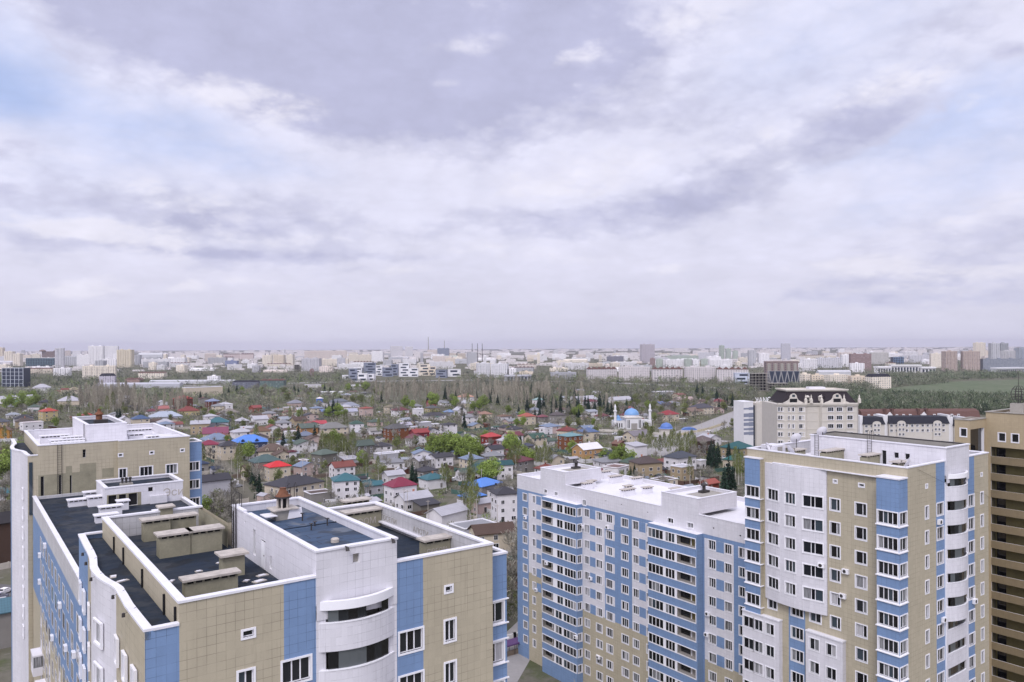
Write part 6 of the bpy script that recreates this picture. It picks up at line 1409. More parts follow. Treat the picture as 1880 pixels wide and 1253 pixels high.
        for s in (-1, 1): b.face([(s * x, -y * s, h * .75), (s * x, y * s, h * .75), (s * x, 0, h)], PLAINM)
    elif kind == 'dome2':
        b.box(-x, -y, 0, x, y, h * .8, CITYM, skip='b'); 
        for s in (-.5, .5): b.lathe((s * w * .95, 0, h * .8), [(w * .24, 0), (w * .24, h * .06), (w * .16, h * .15), (0, h * .2)], PLAINM, 12)
    o = b.build(name, None, col, loc=(a * (D + dep * .5), D + dep * .5, 0), rz=rz)
    tag(o, label, cat, group); LAND.append((o, xc, D, label)); OCC.append((o.location.x, o.location.y, max(w, dep) * .55)); return o
W1 = (.78, .76, .77); CR = (.74, .67, .57); CR2 = (.66, .57, .46); GY = (.48, .48, .50); LI = (.56, .55, .58); PK = (.66, .58, .53); BR = (.17, .115, .095); GN = (.42, .47, .41); MR = (.27, .19, .18); YE = (.62, .45, .16); DK = (.12, .12, .15); TL = (.14, .27, .30)
CL = [
 ('slim brown tower cut off at the left edge', -6, 8, 639, 664, CR2, 'tower'), ('cluster block of warm cream flats behind the teal mall', 9, 26, 646, 668, CR, 'tower'), ('cream block with a stepped top left of the teal mall', 25, 41, 650, 672, CR, 'slab'),
 ('pair of dark brown towers with rounded caps', 79, 104, 642, 660, BR, 'dome2'), ('tall narrow lilac-grey tower', 102, 118, 640, 677, LI, 'tower'), ('low teal glass mall', 52, 101, 658, 673, TL, 'glass'),
 ('white tower with a dark striped side, left of the pair', 164, 191, 636, 674, W1, 'tower'), ('white tower beside the yellow-panelled block', 194, 217, 636, 661, W1, 'tower'), ('white block with yellow panels', 216, 245, 643, 675, (.62, .55, .42), 'tower'), ('wide white apartment slab in front of the striped tower', 144, 188, 652, 674, W1, 'slab'), ('pale slab between the lilac and white towers', 118, 146, 655, 672, GY, 'slab'), ('white slab under the yellow-panelled block', 190, 218, 660, 675, W1, 'slab'),
 ('cream apartment block behind the dark-roofed tower house', 155, 211, 673, 696, CR, 'slab'), ('white tower house with a dark peaked roof and purple stripe', 184, 212, 686, 710, (.5, .47, .53), 'mans'), ('glass office block with white fins at the left', 8, 52, 676, 711, (.5, .53, .58), 'glass'), ('flat pale block left of the cream one', 100, 130, 677, 690, W1, 'slab'),
 ('grey gabled hall among white blocks', 256, 298, 648, 662, GY, 'shed'), ('long white block with a red roof line', 411, 440, 649, 661, (.6, .5, .48), 'brickmans'), ('second long block with a red roof line', 442, 466, 649, 661, (.6, .5, .48), 'brickmans'), ('dark blue low block under the red roof lines', 414, 438, 663, 674, (.2, .23, .36), 'slab'), ('white long flats behind the trees', 262, 310, 660, 672, W1, 'slab'), ('row of pale slabs right of the gabled hall', 300, 342, 658, 670, W1, 'slab'), ('low cream block with a wavy roof', 256, 305, 683, 696, CR, 'brickmans'), ('brown brick house with a wavy roof by the highway', 231, 262, 694, 709, (.3, .2, .17), 'brickmans'),
 ('cream block with dark end walls, left of three', 482, 500, 653, 673, CR, 'slab'), ('cream block with dark end walls, middle of three', 502, 524, 653, 673, CR2, 'slab'), ('cream block with dark end walls, right of three', 526, 541, 652, 672, CR, 'slab'), ('white-grey slab block in front of the peach flats', 554, 590, 659, 682, (.5, .49, .52), 'slab'), ('long peach-roofed apartment slab', 560, 636, 645, 660, PK, 'slab'), ('dark brown unfinished tower stub', 538, 552, 670, 684, (.25, .18, .15), 'frame'), ('pale slab below the peach flats', 588, 640, 660, 672, CR, 'slab'),
 ('white tower, left one of the far pair', 717, 739, 636, 657, (.66, .64, .66), 'tower'), ('white tower, right one of the far pair', 744, 758, 637, 657, (.66, .64, .66), 'tower'), ('white slab left of the far pair of towers', 682, 705, 646, 664, W1, 'slab'), ('cream slab between white ones', 640, 682, 652, 668, CR, 'slab'), ('rust-striped power hall by the tall chimney', 784, 806, 643, 654, PK, 'slab'), ('bluish boiler house with a flue', 803, 825, 640, 654, (.22, .25, .32), 'slab'), ('pinkish apartment row below the power hall', 794, 832, 655, 668, PK, 'slab'), ('narrow grey unfinished tower with masts', 857, 876, 648, 672, GY, 'tower'),
 ('white block with ribbed front, left one by the canopy hall', 874, 900, 668, 694, (.66, .65, .67), 'tower'), ('white block with ribbed front, right one by the canopy hall', 901, 934, 669, 694, (.66, .65, .67), 'slab'), ('low hall under a thin white canopy', 926, 975, 689, 700, (.5, .5, .54), 'hall'), ('low white block right of the ribbed blocks', 934, 948, 678, 694, W1, 'slab'),
 ('pale grey tower with a red-brown crown', 1175, 1202, 633, 667, (.48, .44, .48), 'tower'), ('brown-red block beside the crowned tower', 1193, 1203, 659, 674, MR, 'slab'), ('green and cream slab, left one', 1204, 1218, 660, 676, GN, 'slab'), ('cream slab between green ones', 1217, 1256, 661, 676, W1, 'slab'), ('green and cream slab, right one', 1256, 1270, 660, 676, GN, 'slab'), ('long green roofed slab behind', 1222, 1282, 654, 664, GN, 'slab'), ('white slab right of the green ones', 1270, 1284, 661, 676, W1, 'slab'), ('pale slab with green ends', 1286, 1302, 660, 674, GN, 'slab'), ('long white slab right of the green ones', 1300, 1344, 661, 676, W1, 'slab'), ('lilac slab tower behind the long white slab', 1282, 1310, 648, 662, LI, 'slab'),
 ('green tower, tallest of three', 1320, 1330, 635, 662, GN, 'tower'), ('green tower, middle of three', 1332, 1342, 641, 662, GN, 'tower'), ('green tower, shortest of three', 1345, 1355, 645, 662, GN, 'tower'), ('grey narrow tower with a dark head', 1373, 1388, 644, 674, GY, 'tower'), ('white and grey tower beside the dark-headed one', 1391, 1412, 650, 674, W1, 'tower'), ('pale slim tower standing above the skyline', 1434, 1451, 631, 662, (.52, .51, .56), 'tower'),
 ('grey flat-roofed block in front of white terraces', 1010, 1058, 685, 697, (.42, .42, .45), 'slab'), ('dark low block on the far plain', 1114, 1145, 655, 664, (.2, .2, .24), 'slab'), ('pink-roofed row on the far plain', 950, 985, 668, 678, PK, 'brickmans'), ('white and navy office block by the concrete frame', 1347, 1376, 686, 706, (.5, .53, .62), 'campus'), ('cream flats left of the navy office block', 1316, 1348, 683, 700, CR, 'slab'),
 ('raw concrete frame of an unfinished building', 1373, 1412, 686, 718, GY, 'frame'), ('lower wing of the unfinished concrete frame', 1408, 1448, 704, 719, GY, 'frame'), ('brown building with round grey turrets', 1404, 1464, 664, 700, (.24, .185, .175), 'turret'), ('navy glass building with pale zigzag fins', 1410, 1466, 682, 712, (.26, .255, .26), 'fins'),
 ('maroon tower block over a white base', 1560, 1598, 651, 681, MR, 'slab'), ('white grid tower left of the maroon block', 1543, 1562, 652, 674, W1, 'tower'), ('pale tower with dark stripes right of the maroon block', 1598, 1630, 648, 669, (.5, .48, .46), 'tower'), ('bright blue glass block', 1636, 1658, 656, 668, (.25, .4, .6), 'glass'), ('long white colonnaded palace front', 1636, 1688, 670, 684, (.66, .65, .65), 'hall'), ('white wing left of the colonnaded front', 1606, 1634, 673, 686, W1, 'hall'), ('white wing right of the colonnaded front', 1690, 1716, 674, 686, W1, 'hall'), ('white block under the maroon tower', 1560, 1586, 668, 684, W1, 'slab'),
 ('tan and white tower, left of the twin pair', 1730, 1756, 646, 684, (.42, .34, .30), 'tower'), ('tan and white tower, right of the twin pair', 1766, 1797, 646, 684, (.42, .34, .30), 'tower'), ('slim beige tower behind the twin pair', 1788, 1808, 630, 664, CR, 'tower'), ('grey cluster tower, tallest at the right', 1816, 1834, 631, 682, GY, 'tower'), ('grey cluster tower with a dark cap', 1833, 1850, 631, 678, (.33, .34, .36), 'tower'), ('pale block with ribbed top in the right cluster', 1834, 1862, 645, 680, (.5, .49, .5), 'slab'), ('dark grey long flats at the right edge', 1806, 1884, 660, 684, (.24, .26, .30), 'slab'), ('grey-blue tower cut off at the right edge', 1864, 1888, 640, 676, (.34, .37, .42), 'tower'), ('low navy hall with a white frame', 1824, 1874, 675, 688, (.6, .6, .62), 'hall'), ('pale tall slab left of the twin pair', 1708, 1732, 650, 676, CR, 'slab'),
 ('cream villa block with a dark mansard roof by the wood', 1590, 1634, 687, 714, CR, 'mans'), ('cream low flats beside the plum mansard, first', 1466, 1488, 688, 706, CR, 'slab'), ('cream low flats beside the plum mansard, second', 1488, 1512, 690, 708, CR2, 'slab'), ('cream low flats in a row near the wood, third', 1514, 1558, 690, 711, CR, 'slab'), ('tan low flats in a row near the wood, fourth', 1558, 1590, 692, 712, CR2, 'slab'), ('grey roofs of flats behind the cream rows', 1500, 1560, 680, 692, GY, 'shed'), ('white flats behind the brown turrets', 1470, 1500, 660, 682, W1, 'slab'), ('lilac slab in the right middle distance', 1500, 1545, 658, 676, LI, 'slab'), ('white long slab below the lilac one', 1450, 1490, 668, 682, W1, 'slab'),
]
for i in range(5):
    x0 = 1076 + i * 60; CL.append((('first', 'second', 'third', 'fourth', 'fifth')[i] + ' house of the long white residential terrace, counted from the left', x0, x0 + 57, 674 + (i % 2), 699 + i, (.58, .54, .54), 'slab' if i % 2 else 'brickmans'))
for i, (x0, x1, yt, yb, nv) in enumerate(((648, 668, 676, 690, 0), (668, 690, 667, 690, 1), (657, 676, 687, 701, 0), (676, 690, 688, 700, 0), (690, 702, 672, 690, 0), (702, 722, 676, 692, 1), (718, 732, 670, 690, 1), (732, 751, 668, 692, 0), (751, 768, 677, 692, 0), (768, 790, 670, 690, 2), (786, 800, 674, 690, 3), (628, 648, 690, 698, 0), (640, 656, 678, 700, 1), (800, 822, 680, 694, 1), (822, 846, 679, 692, 0))):
    CL.append(((('white', 'grey', 'cream', 'tan')[nv]) + ' cubic campus block, ' + ('lowest in the front row', 'tall at the back', 'low in front of the tall grey one', 'small at the front', 'slim at the back', 'with a projecting top storey', 'behind the slim white one', 'large with a slot window', 'low at the end of the row', 'with tall windows', 'with a stepped side', 'outermost at the left', 'beside the leftmost white one', 'half hidden by trees', 'last one at the right')[i], x0, x1, yt, yb, ((.74, .73, .75), (.22, .24, .30), CR, CR2)[nv], 'campus'))
for q in CL: city(*q)
# warehouses by the highway
for q in (('long low grey warehouse roof by the highway', 185, 330, 703, 713, (.42, .42, .46), 'shed'), ('second warehouse with a pale roof behind the highway', 280, 430, 698, 705, (.5, .5, .53), 'shed'), ('dark-green-roofed barracks with cream bays', 478, 525, 696, 715, (.10, .15, .14), 'brickmans'), ('dark-roofed barracks with pale bays, left one', 428, 478, 699, 714, (.14, .15, .19), 'mans'), ('white wall-like store by the conifers', 588, 634, 719, 726, (.6, .59, .61), 'shed'), ('white farmhouse-like block on the highway edge', 381, 405, 692, 703, W1, 'slab'), ('low building with grey roof by the campus', 636, 668, 707, 716, GY, 'shed')): city(*q, name='warehouse' if 'ware' in q[0] or 'store' in q[0] else 'building', rz=0)
# chimneys and masts on the skyline
def chimney(label, x, yt, yb, r, m=CONC, name='chimney', cat='chimney'):
    D = H / max(lev(x, yb)[1], .0062); a, _ = lev(x, yb); h = H - lev(x, yt)[1] * D; b = MB(); b.lathe((0, 0, 0), [(r * 1.6, 0), (r, h * .6), (r * .85, h), (0, h)], m, 10)
    tag(b.build(name, None, loc=(a * D, D, 0)), label, cat, 'chimneys and masts on the skyline')
chimney('tallest thin power-station chimney on the skyline', 786.5, 619, 652, 3.2); chimney('chimney above the bluish boiler house', 816, 626, 652, 2.6)
for x, l in ((867, 'left'), (877, 'middle'), (885.5, 'right')): chimney(l + ' one of three thin masts near the grey tower', x, 631, 668, 1.1, DARKM, 'mast', 'mast')
# the further blocks, row behind row
rc = random.Random(21); names = {W1: 'white', CR: 'cream', CR2: 'tan', GY: 'grey', LI: 'lilac-grey', PK: 'pinkish', GN: 'pale green', MR: 'maroon'}
def clash(x0, x1, yb):
    D = H / lev((x0 + x1) / 2, yb)[1]
    return any(abs((x0 + x1) / 2 - lx) < (x1 - x0) * .55 + 4 and abs(ld - D) < 160 for _, lx, ld, _l in LAND)
fill = {}
def short6(l):
    w = l.split(',')[0].split()[:6]
    while w[-1] in ('a', 'the', 'of', 'with', 'by', 'in', 'and', 'at', 'over', 'behind', 'under', 'between', 'among', 'on', 'off', 'beside'): w.pop()
    return ' '.join(w)
for yb, n, hp in ((690, 12, 9), (684, 26, 10), (678, 30, 10), (673, 34, 10), (668, 40, 10), (664, 44, 9), (660, 44, 8.5), (656, 40, 7), (652.5, 36, 5.5)):
    for i in range(n):
        xc = (i + rc.random()) * 1960 / n - 40; w = rc.choice((12, 18, 26, 34, 44)) * (1 if yb > 660 else .75); y = yb + rc.uniform(-1.8, 1.8) - TH * (xc - 940) * .8; h = hp * rc.uniform(.55, 1.25)
        if yb > 680 and (630 < xc < 860 or xc > 1500): continue
        if clash(xc - w / 2, xc + w / 2, y): continue
        cc = rc.choices((W1, CR, CR2, GY, LI, PK, GN, MR), (10, 5, 1.5, 2.5, 2.5, 2, .25, .4))[0]; kd = rc.choices(('slab', 'tower', 'brickmans', 'shed'), (7, 1.5, 1, 1.2))[0]
        if kd == 'tower': w *= .45; h *= 1.6
        if kd == 'shed': h *= .6; w *= 1.3
        ref = min((q for q in LAND if q[3] in [c[0] for c in CL]), key=lambda q: abs(q[1] - xc) + abs(q[2] - H / lev(xc, y)[1]) / 60)
        D = H / lev(xc, y)[1]; rel = ('beyond' if D > ref[2] * 1.12 else 'in front of' if D < ref[2] * .88 else 'left of' if xc < ref[1] else 'right of')
        base = f"{('long low', 'low', 'mid-height', 'tall')[0 if kd == 'shed' else 3 if kd == 'tower' else 1 if h < hp * .8 else 2]} {names[cc]} {dict(slab='slab', tower='tower', brickmans='gabled block', shed='hall')[kd]} {rel} the {short6(ref[3])}"
        o = city('tmp%d_%d' % (yb, i), xc - w / 2, xc + w / 2, y - h, y, (lambda k: tuple(q * k for q in cc))(rc.uniform(.82, 1.12)), kd); o['label'] = base; fill.setdefault(base, []).append((xc, o))
ORD = ('leftmost', 'second from left', 'third from left', 'fourth from left', 'fifth from left', 'sixth from left', 'seventh from left')
def disambiguate(d):
    for base, l in d.items():
        l.sort(key=lambda q: q[0])
        for i, (x, o) in enumerate(l):
            if len(l) > 1: o['label'] = f"{base}, {ORD[min(i, 6)] if i < len(l) - 1 or len(l) > 7 else 'rightmost'}"
            else: o['label'] = base
disambiguate(fill)
# the plain beyond and the low roofs between the blocks, too many to count
b = MB(); rq = random.Random(5)
for i in range(1100):
    D = 2100 + 2900 * rq.random() ** .8; a = rq.uniform(-.75, .75); w, d, h = rq.uniform(10, 45), rq.uniform(9, 14), rq.choice((4, 5, 6, 9, 12)); x = a * D
    if a > .44 and D < 2500: continue
    b.box(x - w / 2, D, 0, x + w / 2, D + d, h, CITYM, PLAINM, skip='bk')
for i in range(900):
    D = rq.uniform(4200, 15000); a = rq.uniform(-.72, .72); w, d, h = rq.uniform(25, 130), rq.uniform(14, 30), rq.choice((6, 9, 15, 15, 27, 30)) ; x = a * D
    b.box(x - w / 2, D, 0, x + w / 2, D + d, h, CITYM, PLAINM, skip='bk')
o = tag(b.build('distant_city', None, (.72, .67, .66)), kind='stuff')
# ------------------------------------------------------------------ trees
def leafmat(name, col, var=.35, tr=0.0):
    m, t, b = newmat(name)
    oi = t.new('ShaderNodeObjectInfo'); ge = t.new('ShaderNodeNewGeometry')
    k = t.math('ADD', 1 - var, t.math('MULTIPLY', ge.outputs['Random Per Island'], var * 2))
    k = t.math('MULTIPLY', k, t.math('ADD', .75, t.math('MULTIPLY', oi.outputs['Random'], .5)))
    c = t.vmath('SCALE', (*col,), scale=k); t.put(b.inputs['Base Color'], c); setp(b, Roughness=.9); b.inputs['Specular IOR Level'].default_value = .08
    return m
TWIG = leafmat('bare_twigs', (.25, .235, .20)); TWIGP = leafmat('pale_poplar_twigs', (.34, .31, .25)); BARK = leafmat('grey_bark', (.13, .115, .10), .2); BIRCHB = leafmat('white_birch_bark', (.50, .48, .45), .15)
LEAFG = leafmat('fresh_green_leaves', (.20, .265, .065)); LEAFO = leafmat('olive_budding_leaves', (.15, .17, .065)); NEEDLE = leafmat('spruce_needles', (.022, .042, .028)); SHRUBM = leafmat('bare_shrub_twigs', (.185, .18, .13))
WOODG = leafmat('far_wood_grey_green', (.17, .178, .13), .4); WOODD = leafmat('far_wood_dark', (.032, .05, .033), .4); WOODP = leafmat('far_poplar_crowns', (.235, .22, .165), .3); WOODL = leafmat('far_wood_fresh_green', (.155, .195, .075), .35); WOODK = leafmat('near_wood_green', (.10, .125, .075), .4)
NPR = np.random.default_rng(3)
def cards(name, P, A, B, mats, mi=None):
    """one mesh of quads: centres P, half axes A and B"""
    n = len(P); v = np.empty((n, 4, 3), np.float32)
    v[:, 0] = P - A - B; v[:, 1] = P - A + B; v[:, 2] = P + A + B * .75; v[:, 3] = P + A - B * .75
    me = bpy.data.meshes.new(name); me.vertices.add(n * 4); me.loops.add(n * 4); me.polygons.add(n)
    me.vertices.foreach_set('co', v.ravel()); me.loops.foreach_set('vertex_index', np.arange(n * 4, dtype=np.int32)); me.polygons.foreach_set('loop_start', np.arange(0, n * 4, 4, dtype=np.int32))
    for m in mats: me.materials.append(m)
    if mi is not None: me.polygons.foreach_set('material_index', np.asarray(mi, np.int32))
    me.update(calc_edges=True); return me
def unit(v): return v / (np.linalg.norm(v, axis=-1, keepdims=True) + 1e-9)
def across(A, w):
    r = NPR.normal(size=A.shape); b = np.cross(unit(A), r); return unit(b) * np.asarray(w)[..., None]
def trunk(h, r, limbs, m, lean=.3):
    b = MB(); p = [(0, 0, 0)] + [(NPR.normal(0, lean * .3), NPR.normal(0, lean * .3), h * t) for t in (.35, .7, 1.0)]
    b.tube(p, r, r * .25, m, 5); ends = []
    for i in range(limbs):
        z = h * NPR.uniform(.3, .85); a = NPR.uniform(0, 6.28); L = h * NPR.uniform(.25, .45) * (1.15 - z / h * .6); up = NPR.uniform(.5, 1.2)
        s = Vector((0, 0, z)); e = s + Vector((math.cos(a), math.sin(a), up)).normalized() * L; md = (s + e) / 2 + Vector((0, 0, -.08 * L))
        b.tube([s, md, e], r * .38, r * .1, m, 4); ends.append((np.array(md), np.array(e)))
    return b, ends
def tree_kind(kind):
    if kind == 'bare':
        h = NPR.uniform(7.5, 10.5); b, ends = trunk(h * .85, .16, 9, BARK); P = []; A = []
        for md, e in ends + [(np.array((0, 0, h * .6)), np.array((0, 0, h * .9)))] * 2:
            d = unit(e - md)
            for j in range(7):
                s = md + (e - md) * NPR.uniform(.1, 1.0); dd = unit(d + NPR.normal(0, .55, 3) + (0, 0, .35)); L = NPR.uniform(1.0, 1.9)
                P.append(s + dd * L / 2); A.append(dd * L / 2)
                for k in range(7):
                    s2 = s + dd * L * NPR.uniform(.25, 1.0); d2 = unit(dd + NPR.normal(0, .6, 3) + (0, 0, .25)); l2 = NPR.uniform(.5, 1.2); P.append(s2 + d2 * l2 / 2); A.append(d2 * l2 / 2)
        P = np.array(P); A = np.array(A); return b.mesh('trunk'), cards('crown', P, A, across(A, NPR.uniform(.028, .055, len(P))), [TWIG])
    if kind in ('birch', 'poplar'):
        h = NPR.uniform(11, 15) if kind == 'birch' else NPR.uniform(13, 18); b, ends = trunk(h, .17, 6, BIRCHB if kind == 'birch' else TWIGP, .5); n = 420
        z = h * NPR.uniform(.22 if kind == 'poplar' else .4, 1.05, n); rr = (.09 if kind == 'poplar' else .13) * h * np.sin(np.clip((z / h - .12) / .95, 0, 1) * 3.0) * np.sqrt(NPR.uniform(.05, 1, n)); a = NPR.uniform(0, 6.28, n)
        d = unit(np.stack([np.cos(a) * .35, np.sin(a) * .35, np.ones(n)], 1) + NPR.normal(0, .2, (n, 3))) * NPR.uniform(.5, 1.2, n)[:, None]
        if kind == 'birch': d[:, 2] *= NPR.choice((1, -.5), n)
        P = np.stack([np.cos(a) * rr, np.sin(a) * rr, z], 1); return b.mesh('trunk'), cards('crown', P, d, across(d, NPR.uniform(.035, .075, n)), [TWIGP if kind == 'poplar' else LEAFO])
    if kind in ('leafy', 'budding'):
        h = NPR.uniform(7.5, 9.5); b, ends = trunk(h * .8, .2, 9, BARK); P = []
        cl = [(e, NPR.uniform(.9, 1.6)) for _, e in ends] + [(md, NPR.uniform(.6, 1.2)) for md, _ in ends] + [(np.array((0, 0, h * .85)), 1.5), (np.array((NPR.normal(0, 1), NPR.normal(0, 1), h * .7)), 1.6)]
        per = 150 if kind == 'leafy' else 90
        for c, r in cl:
            q = unit(NPR.normal(size=(per, 3))) * (r * NPR.uniform(.35, 1.08, per) ** .6)[:, None]; q[:, 2] *= .75; P.append(c + q)
        P = np.concatenate(P); n = len(P); A = unit(NPR.normal(size=(n, 3)) + (0, 0, -.3)) * NPR.uniform(.1, .24, n)[:, None]
        me = cards('crown', P, A, across(A, NPR.uniform(.07, .16, n)), [LEAFG if kind == 'leafy' else LEAFO]); return b.mesh('trunk'), me
    if kind == 'spruce':
        h = NPR.uniform(8, 13); b = MB(); b.tube([(0, 0, 0), (0, 0, h)], .16, .03, BARK, 5); P = []; A = []
        n = 620; z = h * (1 - NPR.uniform(0, .95, n) ** .62) + .5; z = np.round(z / .55) * .55 + NPR.normal(0, .1, n); R0 = .19 * h * (1 - np.clip(z / h, 0, 1)) + .15; a = NPR.uniform(0, 6.28, n); f = NPR.uniform(.25, 1, n)
        P = np.stack([np.cos(a) * R0 * f, np.sin(a) * R0 * f, z - .25 * R0 * f], 1); A = np.stack([np.cos(a), np.sin(a), -.45 + 0 * a], 1) * (R0 * .3 + .12)[:, None]
        return b.mesh('trunk'), cards('crown', P, A, across(A, NPR.uniform(.08, .2, n)), [NEEDLE])
KINDS = {k: [tree_kind(k) for _ in range(5)] for k in ('bare', 'birch', 'poplar', 'leafy', 'budding', 'spruce')}
KN = dict(bare=('bare_tree', 'bare grey tree', 'leafless trees in the low-rise quarter'), birch=('birch_tree', 'pale-stemmed birch', 'birches with thin spring crowns'), poplar=('poplar_tree', 'narrow pale poplar', 'bare poplars'), leafy=('leafy_tree', 'yellow-green tree', 'trees in fresh leaf'), budding=('budding_tree', 'olive budding tree', 'trees coming into leaf'), spruce=('spruce_tree', 'dark spruce', 'dark spruces'))
ROADS = [[G(*p).xy for p in q] for q in (((500, 1000), (462, 930), (430, 885), (405, 850), (380, 820)), ((1180, 835), (1255, 800), (1310, 782), (1370, 757), (1440, 735)), ((1010, 800), (1120, 797), (1255, 803), (1330, 812)), ((775, 985), (860, 905), (985, 880), (1060, 900)), ((560, 800), (700, 797), (860, 800), (960, 812)), ((905, 1253), (936, 1205), (960, 1170), (1010, 1120)))]
RW = [5, 15, 8, 5, 4.5, 5]
def seg_d(p, a, b):
    ab = b - a; t = max(0, min(1, (p - a).dot(ab) / ab.length_squared)); return (p - a - ab * t).length
OC = None
def free(x, y, r):
    global OC
    if OC is None: OC = np.array(OCC)
    if np.any((OC[:, 0] - x) ** 2 + (OC[:, 1] - y) ** 2 < (OC[:, 2] * .92 + r * .35) ** 2): return False
    p = Vector((x, y)); 
    for L, w in zip(ROADS, RW):
        for a, b in zip(L, L[1:]):
            if seg_d(p, a, b) < w + .5: return False
    u, v = x * CU + y * SU, -x * SU + y * CU
    for a, b, c, d in ((5, 44, 35, 160), (84, 42, 116, 133), (134, 15, 178, 84)):
        if a < u < c and b < v < d: return False
    return True
# more of the small houses between the ones picked out above
OC = None
FILL = {}; rh_ = random.Random(99)
for i in range(1500):
    nf = sum(len(v) for v in FILL.values())
    if nf >= 135: break
    px, py = rh_.uniform(20, 1330), 722 + 78 * rh_.random() ** 1.2
    if nf >= 90: px, py = rh_.uniform(335, 1330), rh_.uniform(795, 890)
    p = G(px, py); w = rh_.uniform(9, 13)
    if p.y < 340 or not free(p.x, p.y, 9 if nf < 90 else 6): continue
    if 690 < px < 1000 and py < 742 and rh_.random() < .8: continue
    rn, rc_ = rh_.choice((('grey', lin(160, 160, 165, .55)), ('pale grey', lgrey), ('dark grey', dgrey), ('brown', lin(115, 92, 80, .5)), ('red-brown', lin(150, 85, 75, .55)), ('dull green', lin(95, 115, 100, .5)), ('blue-grey', bgrey), ('white', zinc), ('maroon', lin(130, 65, 75, .55))))
    wn, wc_ = rh_.choice((('white', white), ('white', white), ('cream', cream), ('grey', greyw), ('pinkish', pinkw)))
    kd = rh_.choice(('hip', 'hip', 'gx', 'gy'))
    q = min([(pxof(o.location), o.location.y, l) for o, l in HOUSES[:NH]], key=lambda q: abs(q[0][0] - px) * p.y / F + abs(q[1] - p.y) * .8); rel = ('behind' if p.y > q[1] else 'in front of') if abs(p.y - q[1]) > abs(px - q[0][0]) * p.y / F else ('left of' if px < q[0][0] else 'right of')
    o = house('x', p, rad(rh_.choice((36, 36, 20, 50))), w, w * rh_.uniform(.65, .95), rh_.choice((2.8, 3.2, 5.4, 5.8)), rh_.uniform(1.6, 2.4), kd, wc_, rc_)
    OC = None; FILL.setdefault(f"{wn} house with {rn} {dict(hip='hipped', gx='gabled', gy='gabled')[kd]} roof {rel} the {short6(' '.join(q[2].split()[:3]))}", []).append((px, o))
disambiguate(FILL)
for l in FILL.values():
    for x, o in l: HOUSES[[h[0] for h in HOUSES].index(o)] = (o, o['label'])
hp = [(pxof(o.location), o.location.y, l) for o, l in HOUSES] + [((x, 0), D, l) for o, x, D, l in LAND if D < 1500] + [((1163, 789), 590, 'white mosque with a sky-blue dome'), ((1507, 745), 322, 'cream house with the plum mansard roof')]
TL = {}; NT_ = dict.fromkeys(KINDS, 0)
def short(l): return short6(' '.join(l.split(' and ')[0].split()[:5]))
def plant(kind, x, y, s=1.0):
    if NT_[kind] >= 295: return
    NT_[kind] += 1
    nm, lb, gp = KN[kind]; tm, cm = KINDS[kind][R.randrange(5)]
    o = bpy.data.objects.new(nm, None); COL.objects.link(o); o.location = (x, y, 0); o.rotation_euler = (0, 0, R.uniform(0, 6.28)); k = s * R.uniform(.85, 1.15); o.scale = (k * R.uniform(.9, 1.1), k * R.uniform(.9, 1.1), k)
    o['category'] = 'tree'; o['group'] = gp
    put('trunk', tm, o); put('crown', cm, o); OCT.append((x, y))
    px, py = pxof((x, y, 4))
    q = min(hp, key=lambda q: abs(q[0][0] - px) * y / F + abs(q[1] - y) * .8)
    dd = y - q[1]; dx = (px - q[0][0]) * y / F
    rel = ('behind' if dd > 0 else 'in front of') if abs(dd) > abs(dx) else ('left of' if dx < 0 else 'right of')
    sz = 'small ' if k < .95 else 'large ' if k > 1.25 else ''
    TL.setdefault(f"{sz}{lb} {rel} the {short(q[2])}", []).append((px, o))
OCT = []
def spot(kind, px, py, s=1.0):
    p = G(px, py); plant(kind, p.x, p.y, s)
# trees one can pick out in the photograph
for px, py, s in ((818, 836, 1.2), (845, 836, 1.2), (873, 836, 1.1), (795, 838, 1.1), (808, 842, 1.15), (822, 846, 1.3), (838, 848, 1.25), (852, 850, 1.2), (868, 848, 1.2), (880, 846, 1.0), (832, 838, 1.2), (858, 838, 1.2), (895, 893, 1.1), (905, 888, 1.2), (888, 886, 1.0), (938, 836, 1.2), (946, 838, 1.1), (930, 834, 1.0), (448, 846, 1.1), (456, 850, 1.2), (962, 858, 1.0), (975, 862, .9), (1128, 866, 1.0), (1142, 862, 1.1), (1150, 866, 1.0), (1110, 862, .9), (1160, 860, .9), (792, 752, 1.4), (800, 750, 1.3), (745, 752, 1.3), (758, 754, 1.2), (836, 752, 1.3), (830, 748, 1.2), (880, 756, 1.2), (888, 752, 1.3), (868, 756, 1.0), (620, 772, 1.2), (604, 772, 1.1), (632, 776, 1.1), (612, 826, 1.1), (622, 828, 1.0), (4, 895, 1.5), (14, 890, 1.4), (22, 752, 1.5), (40, 750, 1.5), (55, 752, 1.3), (12, 756, 1.5), (66, 748, 1.3), (50, 738, 1.2), (62, 737, 1.2), (960, 778, 1.0), (1064, 768, 1.0), (390, 772, 1.0), (550, 772, .9), (656, 720, 1.4), (672, 721, 1.4), (640, 722, 1.3), (690, 722, 1.2)): spot('leafy', px, py, s * 1.3)
